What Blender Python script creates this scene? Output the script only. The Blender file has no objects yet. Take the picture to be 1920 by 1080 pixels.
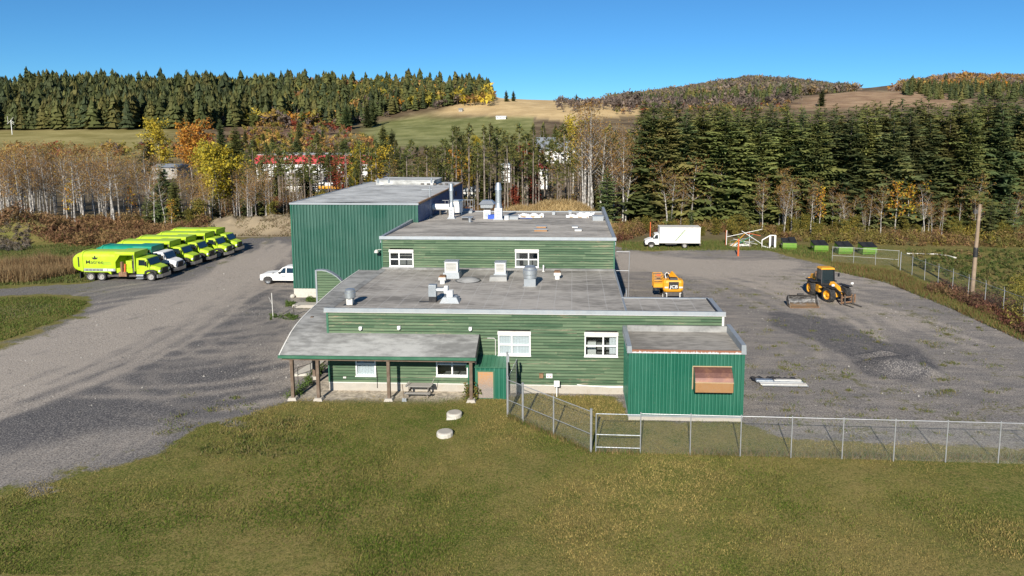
import bpy, math, random
import numpy as np
from mathutils import Vector, Matrix
R = math.radians
random.seed(7); rng = np.random.default_rng(11)
scene = bpy.context.scene
COL = scene.collection

# ------------------------------------------------------------------ camera
F_PX, CXP, CYP, CAM_H = 1280.0, 1025.0, 396.0, 17.0      # in pixels of a 1920 x 1080 frame
PITCH = math.atan((CYP - 242.0) / F_PX)
YAW = R(2.221)                                            # optical axis turned this much left of +Y
cam_d = bpy.data.cameras.new('camera')
cam_d.sensor_width = 36.0
cam_d.lens = F_PX / 1920.0 * 36.0
cam_d.shift_x = (960.0 - CXP) / 1920.0
cam_d.shift_y = -(540.0 - CYP) / 1920.0
cam_d.clip_start = 0.5; cam_d.clip_end = 12000.0
cam = bpy.data.objects.new('camera', cam_d); COL.objects.link(cam)
cam.location = (0, 0, CAM_H)
cam.rotation_euler = (math.pi / 2 - PITCH, 0, YAW)
scene.camera = cam

# ------------------------------------------------------------------ sky, sun, exposure
SUN_EL, SUN_AZ = 28.0, 8.0          # shadows run towards +Y, turned 8 degrees to +X
world = bpy.data.worlds.new('World'); scene.world = world; world.use_nodes = True
wn = world.node_tree.nodes; wl = world.node_tree.links
sky = wn.new('ShaderNodeTexSky'); sky.sky_type = 'NISHITA'; sky.sun_disc = False
sky.sun_elevation = R(SUN_EL); sky.sun_rotation = R(180 + SUN_AZ)
sky.altitude = 6000; sky.air_density = 1.5; sky.dust_density = 0.35; sky.ozone_density = 10.0
tint_w = wn.new('ShaderNodeMix'); tint_w.data_type = 'RGBA'; tint_w.blend_type = 'MULTIPLY'; tint_w.inputs[0].default_value = 1.0; tint_w.inputs[7].default_value = (.84, 1.08, .95, 1)   # colder, clearer autumn air
wl.new(sky.outputs[0], tint_w.inputs[6]); wl.new(tint_w.outputs[2], wn['Background'].inputs[0]); wn['Background'].inputs[1].default_value = 0.076
sun_d = bpy.data.lights.new('sun', 'SUN'); sun_d.energy = 4.8; sun_d.angle = R(0.53); sun_d.color = (1.0, 0.93, 0.82)
sun = bpy.data.objects.new('sun', sun_d); COL.objects.link(sun)
sun.rotation_euler = (R(90 - SUN_EL), 0, R(-SUN_AZ)); sun.location = (-20, -60, 60)
vs = scene.view_settings
vs.view_transform = 'Standard'; vs.look = 'None'; vs.exposure = 0.62; vs.gamma = 1.0; vs.use_curve_mapping = False
scene.render.resolution_x = 1024; scene.render.resolution_y = 576

# ------------------------------------------------------------------ pixel -> place helpers
_fw = Vector((-math.sin(YAW) * math.cos(PITCH), math.cos(YAW) * math.cos(PITCH), -math.sin(PITCH)))
_rt = Vector((math.cos(YAW), math.sin(YAW), 0)); _up = _rt.cross(_fw)
def ray(px, py): return _fw + _rt * ((px - CXP) / F_PX) + _up * ((CYP - py) / F_PX)
def at(px, py, z=0.0):                       # where the ray meets the level z
    r = ray(px, py); t = (z - CAM_H) / r.z; return Vector((r.x * t, r.y * t, z))
def atY(px, py, Y):                          # where it meets a wall at depth Y
    r = ray(px, py); t = Y / r.y; return Vector((r.x * t, Y, CAM_H + r.z * t))
def proj(X, Y, Z):                           # numpy-friendly pixel of a point
    d0 = X; d1 = Y; d2 = Z - CAM_H
    c = d0 * _fw.x + d1 * _fw.y + d2 * _fw.z
    return CXP + F_PX * (d0 * _rt.x + d1 * _rt.y) / c, CYP - F_PX * (d0 * _up.x + d1 * _up.y + d2 * _up.z) / c

# ------------------------------------------------------------------ naming helpers
def tag(o, label=None, cat=None, group=None, kind=None):
    if label: o['label'] = label
    if cat: o['category'] = cat
    if group: o['group'] = group
    if kind: o['kind'] = kind
    return o
def thing(name, label, cat, loc=(0, 0, 0), rz=0.0, group=None):
    o = bpy.data.objects.new(name, None); COL.objects.link(o)
    o.location = loc; o.rotation_euler = (0, 0, rz); o.empty_display_size = 0.3
    return tag(o, label, cat, group)
def copy_tree(o, parent=None):
    c = o.copy(); COL.objects.link(c); c.parent = parent
    for ch in o.children: copy_tree(ch, c)
    return c

# ------------------------------------------------------------------ mesh builder
class MB:
    def __init__(s): s.v = []; s.f = []; s.m = []; s.t = []; s.mi = 0; s.tone = 0.5
    def add(s, vs, fs):
        b = len(s.v); s.v += [tuple(p) for p in vs]
        for f in fs: s.f.append(tuple(b + i for i in f)); s.m.append(s.mi); s.t.append(s.tone)
        return s
    def box(s, x0, x1, y0, y1, z0, z1):
        return s.add([(x0,y0,z0),(x1,y0,z0),(x1,y1,z0),(x0,y1,z0),(x0,y0,z1),(x1,y0,z1),(x1,y1,z1),(x0,y1,z1)],
                     [(0,3,2,1),(4,5,6,7),(0,1,5,4),(1,2,6,5),(2,3,7,6),(3,0,4,7)])
    def hexa(s, lo, hi):                      # lower and upper quads (4 points each, same order)
        return s.add(list(lo) + list(hi), [(0,3,2,1),(4,5,6,7),(0,1,5,4),(1,2,6,5),(2,3,7,6),(3,0,4,7)])
    def bar(s, a, b, w, h=None):              # a square bar from a to b
        h = h or w; a = Vector(a); b = Vector(b); d = (b - a).normalized()
        sd = d.cross(Vector((0, 0, 1)))
        sd = Vector((1, 0, 0)) if sd.length < 1e-4 else sd.normalized()
        u = sd.cross(d); q = []
        for p in (a, b): q += [p + sd*sx*w/2 + u*sz*h/2 for sx, sz in ((-1,-1),(1,-1),(1,1),(-1,1))]
        return s.add(q, [(0,3,2,1),(4,5,6,7),(0,1,5,4),(1,2,6,5),(2,3,7,6),(3,0,4,7)])
    def tube(s, pts, r, n=8, cap=True):       # r number or list
        pts = [Vector(p) for p in pts]; k = len(pts)
        rs = r if isinstance(r, (list, tuple)) else [r] * k
        vs = []; ref = None
        for i, p in enumerate(pts):
            d = (pts[min(i+1, k-1)] - pts[max(i-1, 0)]).normalized()
            if ref is None: ref = Vector((0,0,1)) if abs(d.z) < .9 else Vector((1,0,0))
            a = d.cross(ref).normalized(); b = a.cross(d).normalized(); ref = b
            vs += [p + (a*math.cos(2*math.pi*j/n) + b*math.sin(2*math.pi*j/n))*rs[i] for j in range(n)]
        fs = []
        for i in range(k-1):
            for j in range(n):
                j2 = (j+1) % n; fs.append((i*n+j, i*n+j2, (i+1)*n+j2, (i+1)*n+j))
        if cap: fs += [tuple(range(n))[::-1], tuple((k-1)*n + j for j in range(n))]
        return s.add(vs, fs)
    def lathe(s, c, prof, n=20, axis='z', cap=True):    # prof: (radius, height)
        vs = []; fs = []; c = Vector(c)
        for r, h in prof:
            for j in range(n):
                a = 2*math.pi*j/n; x, y = r*math.cos(a), r*math.sin(a)
                vs.append(c + (Vector((x, y, h)) if axis == 'z' else Vector((x, h, y)) if axis == 'y' else Vector((h, x, y))))
        for i in range(len(prof)-1):
            for j in range(n):
                j2 = (j+1) % n; fs.append((i*n+j, i*n+j2, (i+1)*n+j2, (i+1)*n+j))
        if cap: fs += [tuple(range(n))[::-1], tuple((len(prof)-1)*n + j for j in range(n))]
        return s.add(vs, fs)
    def prism(s, poly, y0, y1, plane='xz', inset=0.0):   # polygon pulled along the third axis; inset narrows upper points no
        n = len(poly)
        def P(p, t): return {'xz': (p[0], t, p[1]), 'yz': (t, p[0], p[1]), 'xy': (p[0], p[1], t)}[plane]
        vs = [P(p, y0) for p in poly] + [P(p, y1) for p in poly]
        fs = [tuple(range(n)), tuple(range(2*n-1, n-1, -1))]
        for i in range(n): j = (i+1) % n; fs.append((i, n+i, n+j, j))
        return s.add(vs, fs)
    def loft(s, sections, closed=True, cap=True):        # list of equal-length loops
        n = len(sections[0]); vs = [p for sec in sections for p in sec]; fs = []
        for i in range(len(sections)-1):
            for j in range(n if closed else n-1):
                j2 = (j+1) % n; fs.append((i*n+j, i*n+j2, (i+1)*n+j2, (i+1)*n+j))
        if cap: fs += [tuple(range(n))[::-1], tuple((len(sections)-1)*n + j for j in range(n))]
        return s.add(vs, fs)
    def grid(s, P, nu, nv):                   # P[i][j]
        vs = [P[i][j] for i in range(nu) for j in range(nv)]
        return s.add(vs, [(i*nv+j, (i+1)*nv+j, (i+1)*nv+j+1, i*nv+j+1) for i in range(nu-1) for j in range(nv-1)])
    def build(s, name, mats, parent=None, smooth=False, bevel=0.0, loc=None, fix=True):
        me = bpy.data.meshes.new(name); me.from_pydata(s.v, [], s.f)
        if not isinstance(mats, (list, tuple)): mats = [mats]
        for m in mats: me.materials.append(m)
        if len(mats) > 1: me.polygons.foreach_set('material_index', s.m)
        at_ = me.attributes.new('tone', 'FLOAT', 'FACE'); at_.data.foreach_set('value', s.t)
        if fix:
            import bmesh
            bm = bmesh.new(); bm.from_mesh(me); bmesh.ops.recalc_face_normals(bm, faces=bm.faces); bm.to_mesh(me); bm.free()
        if smooth:
            me.polygons.foreach_set('use_smooth', [True]*len(me.polygons))
            try: me.set_sharp_from_angle(angle=R(38))
            except Exception: pass
        me.update()
        o = bpy.data.objects.new(name, me); COL.objects.link(o)
        if parent: o.parent = parent
        if loc: o.location = loc
        if bevel:
            b = o.modifiers.new('bevel', 'BEVEL'); b.width = bevel; b.segments = 2; b.limit_method = 'ANGLE'; b.angle_limit = R(35)
        return o
def B(x0, x1, y0, y1, z0, z1): return MB().box(x0, x1, y0, y1, z0, z1)

def text_mesh(name, body, size, mat, parent, loc, rot, bold=0.0, extrude=0.004, shear=0.0, sx=1.0):
    cu = bpy.data.curves.new('t', 'FONT'); cu.body = body; cu.size = size; cu.offset = bold; cu.extrude = extrude; cu.shear = shear
    cu.align_x = 'CENTER'; cu.align_y = 'CENTER'; cu.resolution_u = 3
    t = bpy.data.objects.new('t', cu); COL.objects.link(t)
    bpy.context.view_layer.update()
    me = bpy.data.meshes.new_from_object(t.evaluated_get(bpy.context.evaluated_depsgraph_get()))
    bpy.data.objects.remove(t); me.materials.clear(); me.materials.append(mat)
    o = bpy.data.objects.new(name, me); COL.objects.link(o); o.parent = parent
    o.location = loc; o.rotation_euler = rot; o.scale = (sx, 1, 1)
    return o

# ------------------------------------------------------------------ materials
class NT:
    def __init__(s, name):
        s.m = bpy.data.materials.new(name); s.m.use_nodes = True
        s.n = s.m.node_tree.nodes; s.l = s.m.node_tree.links
        s.b = s.n['Principled BSDF']; s.out = s.n['Material Output']; s._tc = None
    def set(s, sock, v):
        if hasattr(v, 'is_output') or isinstance(v, bpy.types.NodeSocket): s.l.new(v, sock)
        elif isinstance(v, (tuple, list)) and len(v) == 3 and sock.type == 'RGBA': sock.default_value = (*v, 1)
        else: sock.default_value = v
    def co(s):
        if not s._tc: s._tc = s.n.new('ShaderNodeTexCoord')
        return s._tc.outputs['Object']
    def world(s):
        g = s.n.new('ShaderNodeNewGeometry'); return g.outputs['Position']
    def mapped(s, scale, vec=None, loc=(0, 0, 0)):
        mp = s.n.new('ShaderNodeMapping'); s.l.new(vec or s.co(), mp.inputs[0]); mp.inputs['Scale'].default_value = scale; mp.inputs['Location'].default_value = loc
        return mp.outputs[0]
    def noise(s, scale=1.0, detail=3.0, rough=0.55, vec=None, dist=0.0):
        t = s.n.new('ShaderNodeTexNoise'); s.l.new(vec or s.co(), t.inputs['Vector'])
        t.inputs['Scale'].default_value = scale; t.inputs['Detail'].default_value = detail; t.inputs['Roughness'].default_value = rough; t.inputs['Distortion'].default_value = dist
        return t.outputs['Fac']
    def voro(s, scale, vec=None, out='Color', feature='F1'):
        t = s.n.new('ShaderNodeTexVoronoi'); t.feature = feature; s.l.new(vec or s.co(), t.inputs['Vector']); t.inputs['Scale'].default_value = scale
        return t.outputs[out]
    def math(s, op, a, b=0.0, c=0.0, clamp=False):
        t = s.n.new('ShaderNodeMath'); t.operation = op; t.use_clamp = clamp
        s.set(t.inputs[0], a); s.set(t.inputs[1], b); s.set(t.inputs[2], c); return t.outputs[0]
    def ramp(s, v, lo, hi, a=0.0, b=1.0):
        t = s.n.new('ShaderNodeMapRange'); t.interpolation_type = 'SMOOTHSTEP'; t.clamp = True
        s.set(t.inputs[0], v); s.set(t.inputs[1], lo); s.set(t.inputs[2], hi); s.set(t.inputs[3], a); s.set(t.inputs[4], b); return t.outputs[0]
    def mix(s, f, a, b, mode='MIX'):
        t = s.n.new('ShaderNodeMix'); t.data_type = 'RGBA'; t.blend_type = mode
        s.set(t.inputs[0], f); s.set(t.inputs[6], a); s.set(t.inputs[7], b); return t.outputs[2]
    def attr(s, name, out='Fac'):
        t = s.n.new('ShaderNodeAttribute'); t.attribute_name = name; return t.outputs[out]
    def sep(s, vec):
        t = s.n.new('ShaderNodeSeparateXYZ'); s.l.new(vec, t.inputs[0]); return t.outputs
    def bump(s, h, strength=0.3, dist=0.02):
        t = s.n.new('ShaderNodeBump'); t.inputs['Strength'].default_value = strength; t.inputs['Distance'].default_value = dist
        s.l.new(h, t.inputs['Height']); s.l.new(t.outputs[0], s.b.inputs['Normal'])
    def fin(s, col, rough=0.6, metal=0.0, spec=None):
        s.set(s.b.inputs['Base Color'], col); s.set(s.b.inputs['Roughness'], rough); s.set(s.b.inputs['Metallic'], metal)
        if spec is not None: s.b.inputs['Specular IOR Level'].default_value = spec
        return s.m

def paint(name, col, rough=0.4, metal=0.0, dirt=0.25, dirt_col=(0.16, 0.13, 0.10), scale=1.2, grime=0.35, spec=0.5):
    n = NT(name)
    a = n.noise(scale, 4.0, 0.6); b = n.noise(scale * 9, 3.0)
    v = n.mix(n.ramp(a, .3, .7), tuple(c * 0.86 for c in col), tuple(min(1, c * 1.08) for c in col))
    f = n.math('MULTIPLY', n.ramp(n.math('ADD', a, n.math('MULTIPLY', b, .35)), .62, .92), dirt)
    n.bump(b, 0.08, 0.01)
    return n.fin(n.mix(f, v, dirt_col), n.ramp(b, .3, .7, rough * .85, min(1, rough * 1.25)), metal, spec)

M = {}
M['white'] = paint('white_paint', (.78, .78, .76), .45, dirt=.25, dirt_col=(.42, .38, .32))
M['offwhite'] = paint('off_white_metal', (.62, .61, .57), .5, dirt=.5, dirt_col=(.33, .27, .2))
M['galv'] = paint('galvanised_steel', (.52, .55, .57), .38, .75, dirt=.3, dirt_col=(.3, .3, .29), scale=3)
M['galvdull'] = paint('dull_galvanised_flashing', (.32, .35, .375), .5, .35, dirt=.4, dirt_col=(.25, .24, .23), scale=1.5)
M['rail'] = paint('galvanised_fence_pipe', (.42, .43, .44), .45, .55, dirt=.2, dirt_col=(.3, .3, .3), scale=3)
M['wire'] = paint('galvanised_wire', (.22, .23, .22), .5, .5, dirt=.2)
M['black'] = paint('black_plastic', (.018, .018, .02), .5, dirt=.35, dirt_col=(.09, .08, .07))
M['rubber'] = paint('tyre_rubber', (.022, .022, .023), .85, dirt=.4, dirt_col=(.13, .115, .10), scale=4)
M['darksteel'] = paint('dirty_dark_steel', (.09, .085, .08), .6, .3, dirt=.7, dirt_col=(.22, .17, .12), scale=3)
M['chrome'] = paint('worn_chrome', (.55, .55, .55), .3, .9, dirt=.4, dirt_col=(.2, .19, .18), scale=3)
M['rust'] = paint('rusty_steel', (.20, .11, .06), .8, .1, dirt=.6, dirt_col=(.33, .22, .12), scale=4)
M['copper'] = paint('rusted_hood_sheet', (.15, .07, .055), .42, .35, dirt=.45, dirt_col=(.30, .15, .07), scale=1.6)
M['rim'] = paint('dusty_wheel_rim', (.36, .35, .33), .55, .1, dirt=.6, dirt_col=(.17, .15, .13), scale=5)
M['lime'] = paint('lime_truck_paint', (.42, .60, .02), .35, dirt=.3, dirt_col=(.25, .27, .08), scale=1.0)
M['teal'] = paint('teal_truck_paint', (.01, .26, .16), .35, dirt=.2, dirt_col=(.12, .16, .12))
M['bingreen'] = paint('bin_green_paint', (.13, .28, .03), .5, dirt=.5, dirt_col=(.16, .15, .05), scale=2)
M['yellow'] = paint('machine_yellow_paint', (.72, .33, .015), .4, dirt=.4, dirt_col=(.28, .17, .06), scale=2)
M['orange'] = paint('orange_marker_paint', (.62, .12, .03), .55, dirt=.3, scale=2)
M['red'] = paint('red_cladding', (.48, .03, .04), .5, dirt=.15)
M['blue'] = paint('blue_metal_sheet', (.05, .10, .22), .45, dirt=.25, dirt_col=(.10, .14, .22), scale=.6)
M['bluetarp'] = paint('blue_plastic', (.02, .08, .42), .5, dirt=.1)
M['concrete'] = paint('concrete', (.40, .37, .32), .9, dirt=.55, dirt_col=(.25, .21, .16), scale=1.5)
M['palecrete'] = paint('pale_concrete', (.52, .49, .43), .9, dirt=.5, dirt_col=(.33, .29, .22), scale=3)
M['wood'] = paint('weathered_post_wood', (.13, .09, .062), .85, dirt=.6, dirt_col=(.21, .17, .135), scale=2.5)
M['greywood'] = paint('grey_weathered_wood', (.33, .31, .28), .85, dirt=.5, dirt_col=(.2, .18, .16), scale=3)
M['lumber'] = paint('fresh_lumber', (.42, .31, .18), .8, dirt=.4, scale=3)
M['polewood'] = paint('utility_pole_wood', (.26, .19, .13), .85, dirt=.6, dirt_col=(.36, .28, .2), scale=1.5)
M['greentrim'] = paint('dark_green_trim', (.035, .13, .075), .5, dirt=.2, dirt_col=(.12, .16, .11))
M['dark'] = paint('dark_interior', (.012, .013, .014), .8, dirt=.0)
M['room'] = paint('room_wall', (.16, .16, .15), .8, dirt=.2)
M['tin'] = paint('brown_tin', (.34, .18, .075), .6, .2, dirt=.4, scale=3)
M['tarp'] = paint('white_plastic_sheet', (.74, .74, .76), .45, dirt=.15, dirt_col=(.45, .45, .45), scale=3)

def m_glass(name, tint=(.90, .93, .94), glossy=.06):
    n = NT(name); tr = n.n.new('ShaderNodeBsdfTransparent'); tr.inputs[0].default_value = (*tint, 1)
    gl = n.n.new('ShaderNodeBsdfGlossy'); gl.inputs['Roughness'].default_value = .04; gl.inputs[0].default_value = (.9, .95, 1, 1)
    fr = n.n.new('ShaderNodeFresnel'); fr.inputs[0].default_value = 1.5
    mx = n.n.new('ShaderNodeMixShader'); n.l.new(n.math('ADD', fr.outputs[0], glossy * .3, clamp=True), mx.inputs[0])
    n.l.new(tr.outputs[0], mx.inputs[1]); n.l.new(gl.outputs[0], mx.inputs[2]); n.l.new(mx.outputs[0], n.out.inputs[0])
    n.n.remove(n.b); return n.m
M['glass'] = m_glass('window_glass')
def m_vglass():
    n = NT('vehicle_glass'); n.b.inputs['Coat Weight'].default_value = .4
    return n.fin((.012, .022, .03), .06, 0.0, .9)
M['vglass'] = m_vglass()
def m_lamp():
    n = NT('lamp_lens'); return n.fin((.8, .8, .78), .12, 0.0, .8)
M['lens'] = m_lamp()

def m_siding():
    n = NT('peeling_green_clapboard'); t = n.attr('tone'); c = n.co()
    lon = n.noise(1.0, 5.0, .65, n.mapped((.55, .55, 5.5), c)); fine = n.noise(1.0, 4.0, .7, n.mapped((2.2, 2.2, 26.0), c)); big = n.noise(.22, 3.0, .5, c)
    k = n.math('ADD', n.math('MULTIPLY', t, .28), n.math('ADD', n.math('MULTIPLY', lon, .75), n.math('MULTIPLY', big, .4)))
    g = n.mix(n.ramp(k, .42, .98), (.032, .074, .038), (.118, .170, .098))
    fl = n.ramp(fine, .60, .72)
    g = n.mix(n.math('MULTIPLY', fl, .4), g, (.20, .25, .165))
    wood = n.ramp(n.math('ADD', n.math('MULTIPLY', lon, .6), n.math('ADD', n.math('MULTIPLY', fine, .45), n.math('MULTIPLY', big, .25))), .73, .80)
    g = n.mix(n.math('MULTIPLY', wood, .7), g, n.mix(n.noise(3.0, 2.0), (.20, .125, .07), (.36, .30, .22)))
    edge = n.math('LESS_THAN', t, -.5); pale = n.math('LESS_THAN', t, -1.5)
    g = n.mix(n.math('MULTIPLY', edge, n.ramp(fine, .3, .7, .95, .55)), g, (.022, .034, .020)); g = n.mix(n.math('MULTIPLY', pale, n.ramp(lon, .45, .65, 0, .8)), g, (.30, .25, .18))
    n.bump(fine, .3, .01)
    return n.fin(g, .75, 0.0, .3)
M['siding'] = m_siding()
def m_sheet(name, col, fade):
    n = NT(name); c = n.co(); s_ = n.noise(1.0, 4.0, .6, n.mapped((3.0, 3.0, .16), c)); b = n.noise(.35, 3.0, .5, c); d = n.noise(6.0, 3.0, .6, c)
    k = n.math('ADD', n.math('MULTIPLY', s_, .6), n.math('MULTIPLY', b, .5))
    rib_light = n.ramp(n.attr('tone'), .6, 1.0); cc = n.mix(n.ramp(k, .3, .8), col, fade); cc = n.mix(n.math('MULTIPLY', rib_light, n.ramp(s_, .3, .7, .3, .7)), cc, tuple(x * 1.35 + .03 for x in fade))  # outer rib faces painted paler, standing in for the highlights on the ribs
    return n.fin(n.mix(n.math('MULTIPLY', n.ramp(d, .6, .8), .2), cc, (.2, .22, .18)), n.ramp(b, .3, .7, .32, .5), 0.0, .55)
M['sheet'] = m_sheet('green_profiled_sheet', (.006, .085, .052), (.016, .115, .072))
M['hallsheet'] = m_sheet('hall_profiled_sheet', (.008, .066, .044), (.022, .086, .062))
def m_roof(name, base, pitch, rows, seam):
    n = NT(name); c = n.co(); x, y, _ = n.sep(c)
    wob = n.math('MULTIPLY', n.noise(.6, 2.0), .12)
    def line(v, p, w):
        fr = n.math('FRACT', n.math('DIVIDE', n.math('ADD', v, wob), p)); return n.ramp(n.math('ABSOLUTE', n.math('SUBTRACT', fr, .5)), .5 - w / p, .5, 0, 1)
    ln = n.math('MAXIMUM', line(x, pitch, .05), line(y, rows, .06))
    big = n.noise(.30, 5.0, .62, n.mapped((.6, 1.5, 1), c)); med = n.noise(1.7, 4.0, .6, n.mapped((.7, 2.0, 1), c)); fi = n.noise(38, 2.0)
    k = n.math('ADD', n.math('MULTIPLY', big, .75), n.math('MULTIPLY', med, .5))
    col = n.mix(n.ramp(k, .44, .78), tuple(v * .50 for v in base), tuple(min(1, v * 1.22) for v in base))
    col = n.mix(n.math('MULTIPLY', ln, seam), col, (.46, .45, .43))
    col = n.mix(n.math('MULTIPLY', n.ramp(fi, .35, .7), .25), col, tuple(v * .5 for v in base))
    n.bump(n.math('ADD', fi, n.math('MULTIPLY', ln, 1.2)), .25, .008)
    return n.fin(col, .85, 0.0, .25)
M['roof'] = m_roof('grey_roof_membrane', (.335, .312, .280), 1.15, 3.9, .5)
M['hallroof'] = m_roof('pale_hall_roof', (.47, .475, .46), 2.4, 6.0, .12)
M['uproof'] = m_roof('upper_roof_membrane', (.39, .36, .315), 2.2, 4.6, .16)
M['annexroof'] = m_roof('annex_roof_membrane', (.30, .28, .25), 30., 1.15, .22)
M['canopy'] = m_roof('canopy_roof_membrane', (.285, .285, .275), 4.1, 1.3, .10)
def m_rustfascia():
    n = NT('rust_streaked_fascia'); c = n.co(); s_ = n.noise(1.0, 4.0, .7, n.mapped((7.0, 2, .5), c)); x, y, z = n.sep(c)
    f = n.ramp(n.math('ADD', n.math('MULTIPLY', s_, 1.0), n.math('MULTIPLY', n.ramp(z, 4.10, 4.28), .30)), .56, .70)
    return n.fin(n.mix(f, (.5, .52, .53), (.24, .095, .05)), .55, .2)
M['rustfascia'] = m_rustfascia()
def m_plydoor():
    n = NT('weathered_plywood'); z = n.sep(n.co())[2]; a = n.noise(3.0, 5.0, .7); b = n.noise(14, 3.0)
    k = n.math('ADD', n.math('MULTIPLY', z, .42), n.math('MULTIPLY', a, .6))
    return n.fin(n.mix(n.ramp(b, .45, .7), n.mix(n.ramp(k, .55, 1.0), (.22, .19, .17), (.42, .22, .09)), (.30, .25, .21)), .85)
M['ply'] = m_plydoor()
def m_blinds():
    n = NT('white_vertical_blinds'); x = n.sep(n.co())[0]
    f = n.math('FRACT', n.math('MULTIPLY', x, 10.0)); return n.fin(n.mix(n.ramp(f, .75, .95), (.52, .53, .53), (.25, .25, .26)), .7)
M['blinds'] = m_blinds()
# ================================================================== the land
COLS = [-900, -300, 0, 200, 350, 450, 560, 640, 700, 780, 850, 900, 940, 1000, 1060, 1120, 1200, 1300, 1400, 1500, 1600, 1700, 1800, 1920, 2300, 3000]
def row(Y, pts=None, z=None):
    if z is not None: return Y, np.full(len(COLS), float(z))
    xs = [p[0] for p in pts]; ys = [p[1] for p in pts]
    py = np.interp(COLS, xs, ys); return Y, CAM_H + (242 - py) * Y / 1285.0
ROWS = [row(-400, z=0), row(150, z=0), row(200, z=-1.0), row(265, z=-0.8),
        row(330, [(0, 286), (350, 292), (700, 290), (1200, 290), (1920, 290)]),
        row(450, [(0, 244), (340, 246), (450, 262), (560, 262), (700, 257), (980, 254), (1200, 252), (1920, 246)]),
        row(600, [(0, 206), (300, 206), (500, 214), (640, 224), (700, 229), (780, 222), (850, 213), (940, 206), (1060, 206), (1200, 210), (1500, 208), (1920, 200)]),
        row(760, [(-900, 180), (0, 167), (200, 163), (350, 173), (450, 175), (560, 169), (640, 166), (780, 165), (850, 168), (900, 175), (940, 184), (1000, 187), (1060, 190), (1120, 189), (1200, 191), (1300, 190), (1400, 186), (1500, 181), (1600, 173), (1700, 174), (1800, 178), (1920, 182)]),
        row(1000, [(0, 190), (450, 195), (900, 205), (1200, 205), (1300, 196), (1500, 190), (1600, 184), (1700, 176), (1800, 172), (1920, 172)]),
        row(1600, [(0, 205), (900, 212), (1120, 190), (1200, 187), (1300, 178), (1400, 175), (1500, 174), (1600, 170), (1700, 158), (1780, 149), (1850, 147), (1920, 150), (2300, 160)]),
        row(2600, [(0, 215), (900, 215), (1120, 188), (1200, 182), (1280, 171), (1340, 158), (1400, 150), (1450, 152), (1500, 158), (1560, 166), (1650, 172), (1920, 175), (3000, 170)]),
        row(4500, z=60.), row(9000, z=60.)]
ROWY = np.array([r[0] for r in ROWS], float); ROWZ = np.array([r[1] for r in ROWS])
def sstep(x, a, b):
    t = np.clip((x - a) / (b - a), 0, 1); return t * t * (3 - 2 * t)
def vnoise(X, Y, s, seed=0):                 # cheap smooth value noise
    x = X * s + seed * 17.3; y = Y * s + seed * 9.1
    xi = np.floor(x); yi = np.floor(y); fx = x - xi; fy = y - yi
    fx = fx * fx * (3 - 2 * fx); fy = fy * fy * (3 - 2 * fy)
    def h(a, b): v = np.sin(a * 127.1 + b * 311.7 + seed * 74.7) * 43758.5453; return v - np.floor(v)
    return (h(xi, yi) * (1 - fx) + h(xi + 1, yi) * fx) * (1 - fy) + (h(xi, yi + 1) * (1 - fx) + h(xi + 1, yi + 1) * fx) * fy
def land(X, Y):
    X = np.asarray(X, float); Y = np.asarray(Y, float)
    Ys = np.maximum(Y, 30.0)
    px = np.clip(proj(X, Ys, np.full_like(X, CAM_H))[0], -900, 3000)
    ci = np.clip(np.searchsorted(COLS, px) - 1, 0, len(COLS) - 2); ca = np.array(COLS, float)
    ft = (px - ca[ci]) / (ca[ci + 1] - ca[ci])
    ri = np.clip(np.searchsorted(ROWY, Y) - 1, 0, len(ROWY) - 2)
    fy = np.clip((Y - ROWY[ri]) / (ROWY[ri + 1] - ROWY[ri]), 0, 1)
    z = (ROWZ[ri, ci] * (1 - ft) + ROWZ[ri, ci + 1] * ft) * (1 - fy) + (ROWZ[ri + 1, ci] * (1 - ft) + ROWZ[ri + 1, ci + 1] * ft) * fy
    far = sstep(Y, 280, 700); z = z + far * (vnoise(X, Y, .02, 1) - .5) * 3.0
    # banks round the yard
    b1 = 2.2 * sstep(X, -66, -58) * (1 - sstep(X, -42, -36)) * sstep(Y, 106.5, 111.5) * (1 - sstep(Y, 114, 121))
    z = z + b1 * (.55 + .5 * vnoise(X, Y, .35, 2) + .4 * vnoise(X, Y, 1.1, 22))
    b2 = 4.1 * np.exp(-(((X + 5) / 9.5) ** 4)) * np.exp(-(((Y - 117) / 6.0) ** 2)) * (.72 + .03 * np.clip(X + 14, 0, 18))
    z = z + b2 * (.85 + .3 * vnoise(X, Y, .4, 3))
    b3 = 3.4 * np.exp(-(((X + 87) / 6.5) ** 2) - ((Y - 103) / 4.0) ** 2); z = z + b3 * (.6 + .8 * vnoise(X, Y, .8, 4))
    mx, my = at(1690, 690)[0:2]; z = z + .75 * np.exp(-(((X - mx) / 1.9) ** 4) - ((Y - my) / 1.3) ** 4) * (.8 + .4 * vnoise(X, Y, 1.5, 31))
    mx, my = at(1655, 668)[0:2]; z = z + .5 * np.exp(-(((X - mx) / 1.3) ** 2) - ((Y - my) / .45) ** 2)
    return z
def inpoly(X, Y, poly):
    ins = np.zeros(X.shape, bool); n = len(poly); j = n - 1
    for i in range(n):
        xi, yi = poly[i]; xj, yj = poly[j]
        if yi != yj: ins ^= ((yi > Y) != (yj > Y)) & (X < (xj - xi) * (Y - yi) / (yj - yi) + xi)
        j = i
    return ins
def gpoly(pts): return [tuple(at(x, y)[0:2]) for x, y in pts]
def axis(f0, f1, d, lo, hi, g=1.09):
    a = list(np.arange(f0, f1 + 1e-6, d)); s = d; x = a[-1]; up = []
    while x < hi: s = min(s * g, 11 if abs(x) < 800 else 60); x += s; up.append(x)
    s = d; x = f0; dn = []
    while x > lo: s = min(s * g, 11 if abs(x) < 560 else 60); x -= s; dn.append(x)
    return np.array(dn[::-1] + a + up)
GX = axis(-64, 46, .34, -3600, 3600); GY = axis(24, 110, .34, -60, 4200, 1.06)
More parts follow.
